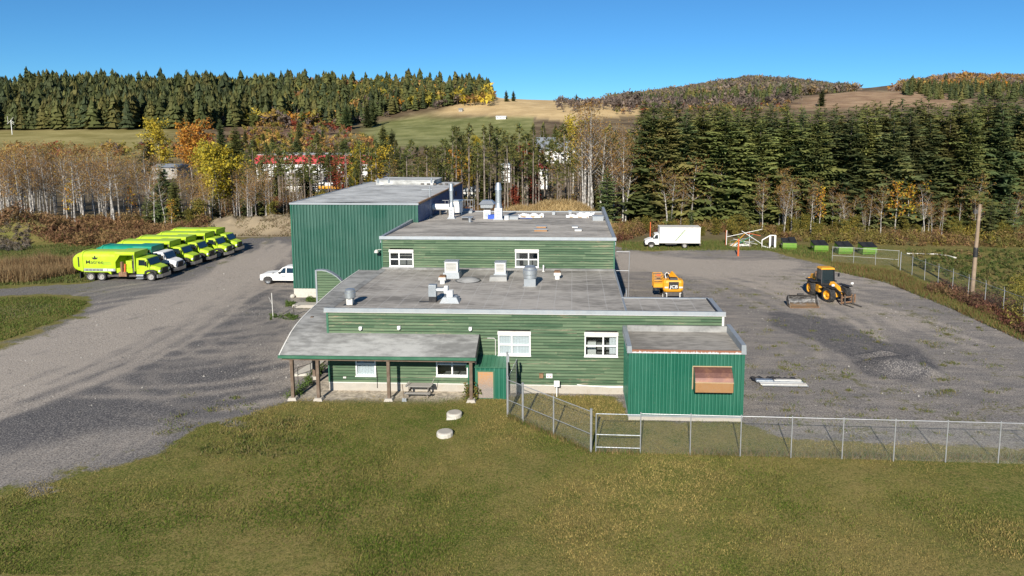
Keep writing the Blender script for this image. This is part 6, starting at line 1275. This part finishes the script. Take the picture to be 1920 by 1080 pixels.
# ------------------------------------------------------------------ far woods (one mass each)
def scatter_forest(name, label, polys, n, hs, kind, cols, ymin, ymax, pxr=(-500, 2500)):
    px = rng.uniform(pxr[0], pxr[1], n * 6); Y = rng.uniform(ymin ** .5, ymax ** .5, n * 6) ** 2; X = np.array([pxx(a, b) for a, b in zip(px, Y)]); Z = land(X, Y); qx, qy = proj(X, Y, Z)
    ok = np.zeros(len(X), bool)
    for p in polys: ok |= inpoly(qx, qy, p)
    sel = np.where(ok)[0][:n]; X, Y, Z = X[sel], Y[sel], Z[sel]; k = len(sel)
    if kind == 'con':
        T = []
        g = np.random.default_rng(3)
        for L in range(7):
            z0 = .05 + .13 * L; r = .235 * (1 - L / 7.4) ** .8
            for j in range(7): a = j * .9 + L * .4; rr = r * g.uniform(.7, 1.25); w = .55; T += [(0, 0, min(1.0, z0 + .24)), (rr * math.cos(a - w), rr * math.sin(a - w), z0 + g.uniform(-.02, .06)), (rr * math.cos(a + w), rr * math.sin(a + w), z0 + g.uniform(-.02, .06))]
        T = np.array(T)
    else:
        g = np.random.default_rng(5); T = []
        for j in range(26): c = g.normal(0, 1, 3); c = c / np.linalg.norm(c) * g.uniform(.3, 1) ** .5 * np.array([.24, .24, .36]) + np.array([0, 0, .6]); T += [c + g.normal(0, .12, 3) for _ in range(3)]
        T += [(-.015, 0, 0), (.015, 0, 0), (0, 0, .7)]; T = np.array(T)
    h = rng.uniform(hs[0], hs[1], k) * (.72 + .56 * vnoise(X, Y, .022, 17)) * np.where(rng.random(k) < .06, 1.3, 1); th = rng.uniform(0, 6.28, k); c, s = np.cos(th)[:, None], np.sin(th)[:, None]; wd = rng.uniform(.85, 1.25, (k, 1))
    VX = X[:, None] + h[:, None] * wd * (T[:, 0] * c - T[:, 1] * s); VY = Y[:, None] + h[:, None] * wd * (T[:, 0] * s + T[:, 1] * c); VZ = Z[:, None] + h[:, None] * T[:, 2]
    V = np.stack([VX, VY, VZ], -1); V += rng.normal(0, .018, V.shape) * h[:, None, None]; C = np.repeat(pick(cols, k)[:, None, :], len(T), 1)
    C = C * rng.uniform(.8, 1.2, (k, len(T) // 3, 1)).repeat(3, 1)
    o = tri_mesh(name, V.reshape(-1, 3), np.arange(k * len(T)).reshape(-1, 3), C.reshape(-1, 3), M['leafy']); tag(o, label, 'forest', kind='stuff'); return o
HILL = [[(-500, 246), (340, 242), (450, 236), (560, 234), (640, 240), (740, 214), (850, 198), (925, 186), (905, 168), (-500, 140)]]
PLANT = [[(-500, 246), (350, 243), (520, 234), (540, 200), (200, 186), (-500, 186)]]
scatter_forest('plantation_forest', 'dense dark conifer plantation above the left meadow', PLANT, 2100, (14, 22), 'con', SPR * .55, 425, 700, (-350, 560))
scatter_forest('hill_forest', 'dark conifer forest covering the left and middle hill', HILL, 3600, (8, 21), 'con', SPR * .6, 440, 800, (-400, 930))
scatter_forest('autumn_forest', 'yellow and orange autumn trees scattered through the hill forest', [[(250, 200), (930, 200), (910, 165), (250, 155)], [(480, 240), (930, 190), (850, 175), (480, 190)], [(420, 236), (640, 240), (700, 200), (420, 190)]], 850, (8, 16), 'dec', YEL + ORA[:1] + BRN + OLV + OLV, 480, 800, (200, 930))
scatter_forest('bare_forest', 'grey-brown leafless trees on the hillside', [[(330, 236), (640, 240), (900, 190), (900, 165), (330, 165)], [(1180, 215), (1500, 205), (1500, 185), (1180, 186)], [(1040, 212), (1200, 214), (1200, 200), (1040, 196)]], 900, (7, 12), 'dec', [(.16, .125, .105), (.2, .15, .12), (.13, .10, .08)], 430, 800, (300, 1520))
FAR = [[(1120, 200), (1200, 176), (1280, 168), (1340, 155), (1400, 147), (1460, 149), (1520, 158), (1600, 170), (1650, 190), (1120, 205)]]
scatter_forest('far_hill_forest', 'autumn-brown forest on the far rounded hill', FAR, 3600, (13, 21), 'dec', [(.20, .155, .125), (.24, .18, .13), (.17, .14, .11), (.30, .21, .10), (.14, .13, .085)], 1250, 2700, (1100, 1680))
scatter_forest('far_hill_conifers', 'dark conifers dotted over the far rounded hill', FAR, 900, (12, 18), 'con', SPR * .8, 1250, 2700, (1100, 1680))
scatter_forest('right_hill_forest', 'bare and orange trees covering the right-hand hilltop', [[(1640, 195), (1690, 160), (1780, 146), (1860, 144), (1930, 148), (2400, 150), (2400, 200)]], 2600, (10, 15), 'dec', BRN + ORA[:1] + [(.22, .17, .14), (.2, .15, .12), (.26, .2, .16)], 1000, 1700, (1600, 2300))
scatter_forest('right_hill_conifers', 'dark conifers below the right-hand hilltop', [[(1690, 180), (1700, 160), (1930, 158), (2400, 160), (2400, 200), (1690, 190)], [(1180, 200), (1310, 196), (1500, 192), (1500, 178), (1330, 186)]], 900, (10, 16), 'con', SPR * .6, 650, 1500, (1180, 2300))
scatter_forest('hedge_trees', 'straggling bushes along the hillside field edges', [[(1150, 215), (1480, 215), (1480, 192), (1150, 196)], [(450, 262), (660, 256), (640, 238), (450, 236)], [(-400, 300), (700, 300), (700, 262), (350, 262), (345, 285), (-400, 292)]], 900, (3, 7), 'dec', BRN + RED[:1] + OLV + [(.16, .12, .1)], 290, 780, (-400, 1500))
# ------------------------------------------------------------------ undergrowth, grass
def shrubs(name, label, polys, n, hr, per, cols, size=.16):
    out = [np.array([at(x, y)[:2] for x, y in p]) for p in polys]; XS = []; YS = []
    for p in out:
        x0, y0 = p.min(0); x1, y1 = p.max(0); a = rng.uniform(x0, x1, n * 6); b = rng.uniform(y0, y1, n * 6); ok = inpoly(a, b, [tuple(q) for q in p]); XS.append(a[ok][:n]); YS.append(b[ok][:n])
    X = np.concatenate(XS); Y = np.concatenate(YS); k = len(X); h = rng.uniform(hr[0], hr[1], k) * (.6 + .8 * vnoise(X, Y, .15, 6)); Z = land(X, Y)
    base = pick(cols, k) ; sel = (vnoise(X, Y, .12, 5) * len(cols)).astype(int) % len(cols); base = .5 * base + .5 * np.array(cols)[sel]
    u = rng.normal(0, 1, (k, per, 3)); u /= np.linalg.norm(u, axis=-1, keepdims=True); rad = rng.uniform(.1, 1, (k, per, 1)) ** .5; c = u * rad * np.stack([h * .55, h * .55, h * .55], -1)[:, None, :]; c[..., 2] = np.abs(c[..., 2]) * 1.7
    c += np.stack([X, Y, Z], -1)[:, None, :]; a = rng.normal(0, 1, (k, per, 3)); a[..., 2] = np.abs(a[..., 2]) * 1.2; a /= np.linalg.norm(a, axis=-1, keepdims=True); b = np.cross(a, rng.normal(0, 1, (k, per, 3))); b /= np.linalg.norm(b, axis=-1, keepdims=True) + 1e-9; s = size * rng.uniform(.6, 1.5, (k, per, 1))
    V = np.stack([c - a * s * 1.3, c + b * s * .6, c + a * s * 1.3 - b * s * .2], 2).reshape(-1, 3); C = np.repeat((base[:, None, :] * rng.uniform(.65, 1.35, (k, per, 1))).reshape(-1, 3), 3, 0)
    o = tri_mesh(name, V, np.arange(len(V)).reshape(-1, 3), C, M['leafy']); tag(o, label, 'undergrowth', kind='stuff'); return o
DRY = [(.20, .105, .05), (.26, .15, .07), (.16, .08, .045), (.30, .20, .09), (.14, .11, .04), (.20, .17, .05)]; WINE = [(.14, .055, .04), (.18, .075, .05), (.12, .06, .045), (.22, .13, .07), (.17, .15, .045), (.24, .18, .05)]
shrubs('right_undergrowth', 'rusty red and ochre brush below the spruce wood', [[(1158, 455), (1250, 430), (1420, 440), (1480, 452), (1700, 462), (1960, 466), (1990, 422), (1600, 420), (1150, 408)]], 2100, (.5, 1.9), 46, WINE + DRY + OLV[:3] + YEL[2:3], .15)
shrubs('left_undergrowth', 'brown brush along the foot of the birch stand', [[(-60, 452), (60, 452), (150, 462), (300, 462), (395, 445), (395, 418), (300, 412), (-60, 412)]], 1500, (.9, 2.3), 46, DRY, .18)
shrubs('middle_undergrowth', 'tangled brown undergrowth among the thin pines behind the hall', [[(400, 412), (1150, 412), (1160, 372), (400, 372)]], 1700, (.8, 2.2), 34, DRY + OLV[:1] + RED[:1], .2)
shrubs('fence_brush', 'dark reddish brush along the barbed wire fence', [[(1735, 548), (1800, 566), (1860, 598), (1940, 640), (1990, 640), (1940, 590), (1850, 560), (1760, 530)]], 420, (.4, 1.1), 40, WINE[:4] + OLV[2:3], .09)
shrubs('right_bushes', 'yellow-green bushes beyond the barbed wire fence', [[(1880, 600), (2100, 720), (2100, 540), (1905, 528)]], 260, (.9, 2.3), 90, OLV + YEL[4:], .1)
shrubs('field_weeds', 'rough green weeds in the field beyond the fence', [[(1720, 500), (1990, 600), (1990, 470), (1700, 470)]], 900, (.2, .7), 26, [(.09, .12, .03), (.13, .14, .04), (.20, .16, .06), (.07, .10, .025), (.22, .15, .07)], .12)
shrubs('porch_weeds', 'green weeds sprouting beside the walk and the hall base', [[(536, 745), (560, 745), (612, 690), (604, 686)], [(505, 600), (560, 600), (560, 592), (505, 590)], [(536, 575), (552, 575), (552, 567), (536, 566)], [(575, 566), (596, 568), (596, 562), (575, 560)]], 45, (.15, .5), 40, [(.10, .16, .03), (.08, .13, .03), (.16, .19, .05)], .05)
def tallgrass(name, label, poly, n, h, cols, w=.05, lean=.2):
    p = np.array([at(x, y)[:2] for x, y in poly]); x0, y0 = p.min(0); x1, y1 = p.max(0); a = rng.uniform(x0, x1, n * 4); b = rng.uniform(y0, y1, n * 4); ok = inpoly(a, b, [tuple(q) for q in p]); a, b = a[ok][:n], b[ok][:n]
    hh = rng.uniform(h[0], h[1], len(a)) * (.5 + vnoise(a, b, .4, 7)); tag(blades(name, a, b, hh, w * rng.uniform(.6, 1.4, len(a)), pick(cols, len(a)), lean), label, 'tall grass', kind='stuff')
tallgrass('tall_grass', 'tall dry brown grass in the ditch behind the trucks', [(-60, 532), (60, 530), (140, 515), (185, 500), (150, 488), (60, 497), (-60, 502)], 15000, (.9, 1.7), [(.24, .15, .07), (.30, .20, .10), (.18, .11, .055), (.36, .27, .14)])
tallgrass('meadow_grass', 'rough green grass left of the parked trucks', [(-100, 540), (170, 529), (330, 478), (330, 455), (60, 460), (-100, 470)], 26000, (.12, .35), [(.09, .13, .03), (.12, .14, .035), (.16, .15, .05), (.07, .11, .025)], .09, .4)
a = rng.uniform(-18, 9, 26000); b = rng.uniform(106, 124, 26000); e = np.exp(-(((a + 5) / 9.5) ** 4)) * np.exp(-(((b - 117) / 6.0) ** 2)); ok = rng.random(26000) < e * 1.6; a, b = a[ok], b[ok]
a2 = rng.uniform(-64, -38, 9000); b2_ = rng.uniform(106, 118, 9000); ok = vnoise(a2, b2_, .5, 41) > .45; a2, b2_ = a2[ok], b2_[ok]
tag(blades('bank_weeds', a2, b2_, rng.uniform(.1, .5, len(a2)), rng.uniform(.05, .16, len(a2)), pick([(.26, .2, .12), (.2, .14, .08), (.14, .13, .05), (.34, .28, .18)], len(a2)), .6), 'sparse dry weeds on the soil bank beyond the trucks', 'weeds', kind='stuff')
tag(blades('bank_grass', a, b, rng.uniform(.3, .9, len(a)), rng.uniform(.05, .13, len(a)), pick([(.42, .30, .14), (.36, .25, .11), (.48, .37, .19), (.28, .2, .09)], len(a)), .45), 'straw-coloured dead grass on the mound behind the roof', 'tall grass', kind='stuff')
tallgrass('island_grass', 'short green grass on the rounded verge by the drive', [(-60, 645), (0, 640), (60, 620), (140, 590), (165, 566), (90, 556), (-60, 560)], 14000, (.08, .22), [(.10, .15, .025), (.13, .16, .035), (.2, .17, .055), (.08, .12, .02)], .07, .5)
shrubs('rubble_brush', 'grey-brown weeds over the rubble heap at the left', [[(-60, 474), (52, 470), (60, 446), (-60, 440)]], 260, (.3, 1.0), 40, [(.17, .15, .13), (.2, .16, .12), (.12, .11, .09), (.2, .15, .05)], .13)
tallgrass('verge_grass', 'green grass verge along the far edge of the yard', [(1165, 470), (1440, 470), (1480, 478), (1560, 494), (1560, 470), (1440, 452), (1165, 455)], 14000, (.15, .45), [(.10, .15, .03), (.14, .16, .04), (.2, .16, .06), (.08, .12, .03)], .07, .4)
tallgrass('fence_grass', 'green and yellow grass under the back fence', [(1560, 508), (1660, 530), (1780, 578), (1920, 642), (1920, 622), (1780, 556), (1690, 512), (1560, 492)], 16000, (.15, .5), [(.10, .14, .03), (.16, .16, .045), (.24, .18, .07), (.2, .10, .05)], .05, .4)
n = 320000; a = rng.uniform(-29, 29, n); b = 23.6 + 19.4 * rng.random(n) ** 1.25; gg = gm_at(a, b) + (vnoise(a, b, .9, 3) - .5) * .5 + (vnoise(a, b, .35, 33) - .5) * .5; inb = (a > XL - .1) & (a < XE) & (b > YF - .1) | (a > 3.2) & (a < 10) & (b > 38.5)
ok = (gg < .62) & ~inb & (rng.random(n) < (.55 + .5 * vnoise(a, b, .7, 12)) * np.clip((.62 - gg) / .3, 0, 1)); a, b = a[ok], b[ok]
dry = np.clip(.56 + 1.3 * (vnoise(a, b, .22, 13) - .5) + .9 * (vnoise(a, b, .9, 14) - .5) + .25 * rng.normal(0, 1, len(a)) + .012 * a + 1.2 * np.clip(gm_at(a, b), 0, .6), 0, 1)[:, None]
tag(blades('lawn_grass', a, b, rng.uniform(.035, .10, len(a)), rng.uniform(.02, .045, len(a)), (np.array((.082, .126, .014)) * (1 - dry) + np.array((.30, .232, .080)) * dry) * rng.uniform(.55, 1.5, (len(a), 1)), .6, M['grassblade']), 'short mown grass blades of the lawn', 'grass', kind='stuff')
fx = pa.x + (pb.x - pa.x) * rng.uniform(-.02, 1.25, 5000); fy = pa.y + rng.normal(0, .16, 5000)
fx2 = pl.x + (pa.x - pl.x) * (u_ := rng.uniform(0, 1, 2200)); fy2 = pl.y + (pa.y - pl.y) * u_ + rng.normal(0, .14, 2200)
a = np.concatenate([fx, fx2]); b = np.concatenate([fy, fy2]); tag(blades('fence_line_grass', a, b, rng.uniform(.1, .38, len(a)) * (.5 + vnoise(a, b, .8, 15)), rng.uniform(.02, .045, len(a)), pick([(.2, .16, .06), (.14, .15, .035), (.26, .18, .08), (.09, .13, .03)], len(a)), .4, M['grassblade']), 'longer uncut grass along the foot of the front fence', 'grass', kind='stuff')
# weeds and loose stones on the gravel
X = []; Y_ = []
for k in range(330):
    c = at(rng.uniform(1180, 1900), rng.uniform(520, 820)) if k < 250 else at(rng.uniform(300, 600), rng.uniform(740, 860)); m_ = int(rng.integers(6, 60)); s = rng.uniform(.1, .5); X.append(c.x + rng.normal(0, s, m_)); Y_.append(c.y + rng.normal(0, s * .7, m_))
a = np.concatenate(X); b = np.concatenate(Y_); inb = (a > -18.5) & (a < 10.2) & (b > 38.4) & (b < 80); a, b = a[~inb], b[~inb]
tag(blades('gravel_weeds', a, b, rng.uniform(.05, .2, len(a)), rng.uniform(.03, .08, len(a)), pick([(.12, .15, .035), (.16, .15, .05), (.09, .12, .03), (.22, .18, .08)], len(a)), .7, M['grassblade']), 'small weeds scattered over the gravel', 'weeds', kind='stuff')
n = 5200; a = np.concatenate([rng.uniform(9, 44, n // 2), rng.uniform(-48, -17, n // 2)]); b = np.concatenate([rng.uniform(36, 90, n // 2), rng.uniform(38, 90, n // 2)]); ok = gm_at(a, b) > .6; a, b = a[ok], b[ok]; n = len(a); Z = land(a, b); s = rng.uniform(.018, .055, n) * np.where(rng.random(n) < .06, 2.2, 1)
T = np.array([[(1, 0, -.3), (-.5, .9, -.3), (-.5, -.9, -.3), (.05, .05, .8)]]); th = rng.uniform(0, 6.28, n); c_, s_ = np.cos(th)[:, None], np.sin(th)[:, None]
V = np.stack([a[:, None] + s[:, None] * (T[0, :, 0] * c_ - T[0, :, 1] * s_), b[:, None] + s[:, None] * (T[0, :, 0] * s_ + T[0, :, 1] * c_), Z[:, None] + s[:, None] * T[0, :, 2]], -1).reshape(-1, 3)
Fc = (np.array([[0, 1, 3], [1, 2, 3], [2, 0, 3]])[None] + 4 * np.arange(n)[:, None, None]).reshape(-1, 3)
tag(tri_mesh('loose_stones', V, Fc, np.repeat(pick([(.42, .40, .36), (.30, .28, .26), (.55, .52, .47), (.2, .19, .18)], n), 4, 0), M['grassblade']), 'pale loose stones strewn over the gravel', 'stones', kind='stuff')
# the bush by the shed
p = at(884, 749); t = thing('leafy_bush', 'leafy green bush growing against the shed and porch post', 'bush', (p.x, p.y, 0)); g = np.random.default_rng(8); k = 420; c = g.normal(0, 1, (k, 3)); c /= np.linalg.norm(c, axis=1)[:, None]; c = c * g.uniform(.4, 1, (k, 1)) * np.array([.62, .4, .75]) + np.array([0, 0, .5]); c[:, 2] = np.abs(c[:, 2]); u = g.normal(0, 1, (k, 3)); u[:, 2] -= .8; u /= np.linalg.norm(u, axis=1)[:, None]; v = np.cross(u, g.normal(0, 1, (k, 3))); v /= np.linalg.norm(v, axis=1)[:, None]; s = g.uniform(.07, .15, (k, 1))
V = np.stack([c - u * s, c + v * s * .4, c + u * s, c - v * s * .4], 1).reshape(-1, 3); Fc = (np.array([[0, 1, 2], [0, 2, 3]])[None] + 4 * np.arange(k)[:, None, None]).reshape(-1, 3); tri_mesh('leaves', V, Fc, np.repeat(pick([(.13, .17, .03), (.2, .2, .05), (.1, .13, .03), (.26, .18, .06)], k), 4, 0), M['leaf'], t)
m = MB()
for k in range(9): a = g.uniform(0, 6.28); m.tube([(0, 0, 0), (.25 * math.cos(a), .2 * math.sin(a), .5), (.5 * math.cos(a), .35 * math.sin(a), .95)], [.015, .01, .005], 5)
m.build('stems', M['wood'], t)
# ================================================================== the village and hillside buildings
def house(name, label, cat, px0, px1, py_top, py_eave, py_base, Y, depth, wall, roof, gable=False, base=None):
    a = atY(px0, py_base, Y); b = atY(px1, py_base, Y); zt = atY(px0, py_top, Y).z; ze = atY(px0, py_eave, Y).z; x0, x1 = a.x, b.x; zb = min(a.z, zg((x0 + x1) / 2, Y)) - .6
    t = thing(name, label, cat, ((x0 + x1) / 2, Y, 0)); w = (x1 - x0) / 2
    B(-w, w, 0, depth, zb, ze).build('wall', M[wall], t)
    if gable: MB().prism([(-w - .5, ze - .1), (w + .5, ze - .1), (0, zt)], -.4, depth + .4).build('roof', M[roof], t)
    else: MB().prism([(-.5, ze + .02), (depth + .5, ze + .02), (depth * .5, zt), (depth * .45, zt)], -w - .4, w + .4, 'yz').build('roof', M[roof], t)
    return t, w, zb, ze, zt
def wins(t, w, z0, z1, n, door=None):
    for k in range(n):
        x = -w + 2 * w * (k + .5) / n; f = B(x - .6, x + .6, -.08, -.01, z0, z1).build('window', M['white'], t); B(x - .5, x + .5, -.1, -.081, z0 + .1, z1 - .1).build('pane', M['vglass'], f)
    if door is not None: B(door - .5, door + .5, -.09, -.01, z0 - 1.2, z1).build('door', M['greywood'], t)
Y = 232.; a = atY(481, 330, Y); b = atY(702, 330, Y); z0, z1, z2 = zg(a.x, Y) - 1, atY(500, 307, Y).z, atY(500, 291, Y).z; w = (b.x - a.x) / 2
t = thing('village_store', 'long white store with a bright red fascia beyond the trees', 'building', ((a.x + b.x) / 2, Y, 0)); B(-w, w, 0, 22, z0, z1).build('wall', M['white'], t); B(-w - .3, w + .3, -.35, 22.3, z1, z2).build('fascia', M['red'], t); B(-w + .3, w - .3, .6, 21.7, z2, z2 + .15).build('roof', M['hallroof'], t)
p = atY(529, 297, Y); rr = random.Random(2)
for k in range(9): B(p.x - t.location.x - 2.4 + k * .58, p.x - t.location.x - 2.0 + k * .58, -.42, -.36, p.z - .35, p.z + .3).build('sign_letter', M['white'], t)
for k in range(4): B(-w + 8.2 + k * .75, -w + 8.6 + k * .75, -.06, -.01, z1 - 2.6, z1 - 2.3).build('window', M['vglass'], t)
for k in range(3): B(-w + 16 + k * 6, -w + 18.5 + k * 6, -.08, -.01, z0 + 1, z0 + 4).build('dock_door', M['galvdull'], t)
t, w, zb, ze, zt = house('flat_roofed_house', 'low white house with a grey roof below the red store', 'house', 505, 600, 327, 347, 378, 192., 12, 'white', 'roof'); wins(t, w, ze - 2.3, ze - 1.1, 4)
Y = 188.; a = atY(594, 354, Y); b = atY(692, 354, Y); zb = atY(640, 354, Y).z; t = thing('tanker_trailer', 'long white and yellow trailer parked beyond the hall roof', 'trailer', ((a.x + b.x) / 2, Y, 0)); w = (b.x - a.x) / 2
B(-w, w, 0, 2.5, zb + .0, zb + .75).build('lower_panel', M['yellow'], t, bevel=.1); B(-w, w, .02, 2.48, zb + .78, zb + 1.7).build('upper_panel', M['white'], t, bevel=.15); B(-w, w, .4, 2.1, zb - .5, zb).build('chassis', M['black'], t)
for k in range(4): B(-w + 1 + k * 3.2, -w + 2.2 + k * 3.2, -.02, .02, zb + .9, zb + 1.4).build('window', M['vglass'], t)
zgd = zg((a.x + b.x) / 2, Y)
for x in (-w + 1.5, -w + 2.7, w - 2.6, w - 1.4):
    for y in (.3, 2.2): MB().lathe((x, y, zgd + .5), [(.25, -.12), (.5, -.12), (.5, .12), (.25, .12)], 14, 'y').build('wheel', M['rubber'], t)
    MB().bar((x, 1.2, zgd + .5), (x, 1.2, zb), .2, .2).build('axle_hanger', M['darksteel'], t)
t, w, zb, ze, zt = house('warehouse', 'long white warehouse with a blue-grey pitched roof beyond the thin pines', 'building', 1004, 1106, 258, 282, 300, 300., 22, 'white', 'galvdull'); wins(t, w, ze - 2.4, ze - 1.4, 5, 4)
t, w, zb, ze, zt = house('gabled_house', 'small white house with a bright red gable roof among the pines', 'house', 986, 1026, 306, 315, 328, 205., 8, 'white', 'red', True); wins(t, w, ze - 1.9, ze - .7, 3, 0)
t, w, zb, ze, zt = house('gabled_house', 'small house with an orange-brown gable beside the warehouse', 'house', 1083, 1101, 279, 287, 298, 262., 8, 'greywood', 'tin', True); wins(t, w, ze - 1.8, ze - .8, 2)
t, w, zb, ze, zt = house('gabled_house', 'pale house half hidden behind the roof chimneys', 'house', 866, 905, 350, 358, 372, 165., 7, 'white', 'galvdull', True); wins(t, w, ze - 1.7, ze - .7, 3)
t, w, zb, ze, zt = house('gabled_house', 'pale blue-white house with dark gable left of the red-roofed one', 'house', 940, 956, 303, 309, 320, 230., 7, 'white', 'galvdull', True); wins(t, w, ze - 1.8, ze - .8, 2)
t, w, zb, ze, zt = house('low_house', 'grey low-roofed house at the left behind the birches', 'house', 286, 332, 308, 314, 326, 240., 9, 'greywood', 'galvdull'); wins(t, w, ze - 1.6, ze - .6, 3)
t, w, zb, ze, zt = house('field_barn', 'white barn alone on the hillside field', 'barn', 930, 948, 217, 219.5, 223, ghit(939, 223.5), 7, 'white', 'white'); wins(t, w, ze - 1.1, ze - .4, 3)
t, w, zb, ze, zt = house('field_shed', 'small grey shed at the edge of the hillside field', 'shed', 860, 867, 203, 205, 209, ghit(863, 209.5), 4, 'greywood', 'galvdull'); wins(t, w, ze - 1.1, ze - .4, 1)
p = atY(22, 243, 420.); z0 = zg(p.x, 420.); t = thing('lattice_pole', 'tall white pole with slanting arms at the meadow edge', 'pole', (p.x, 420., z0)); MB().tube([(0, 0, -.5), (0, 0, 9)], .2, 8).build('pole', M['white'], t)
for a, b in (((-2.6, 0, 6.5), (0, 0, 9)), ((-2, 0, 7.3), (-2, 0, 11.5)), ((0, 0, 9), (1.8, 0, 10.8)), ((0, 0, 9), (2, 0, 7.4)), ((0, 0, 7.9), (1.8, 0, 6.3))): MB().bar(a, b, .15, .15).build('arm', M['offwhite'], t)
# utility poles with a wire above the village
for px, top, base, Y in ((745, 320, 350, 215.), (775, 318, 350, 215.), (1128, 300, 350, 190.)):
    p = atY(px, base, Y); zt = atY(px, top, Y).z; t = thing('village_pole', 'thin utility pole with a cross arm beyond the pines', 'utility pole', (p.x, Y, zg(p.x, Y)), 0, 'village utility poles'); h = zt - zg(p.x, Y)
    MB().tube([(0, 0, -.3), (0, 0, h)], .13, 6).build('pole', M['polewood'], t); B(-1.1, 1.1, -.06, .06, h - .7, h - .55).build('cross_arm', M['polewood'], t)
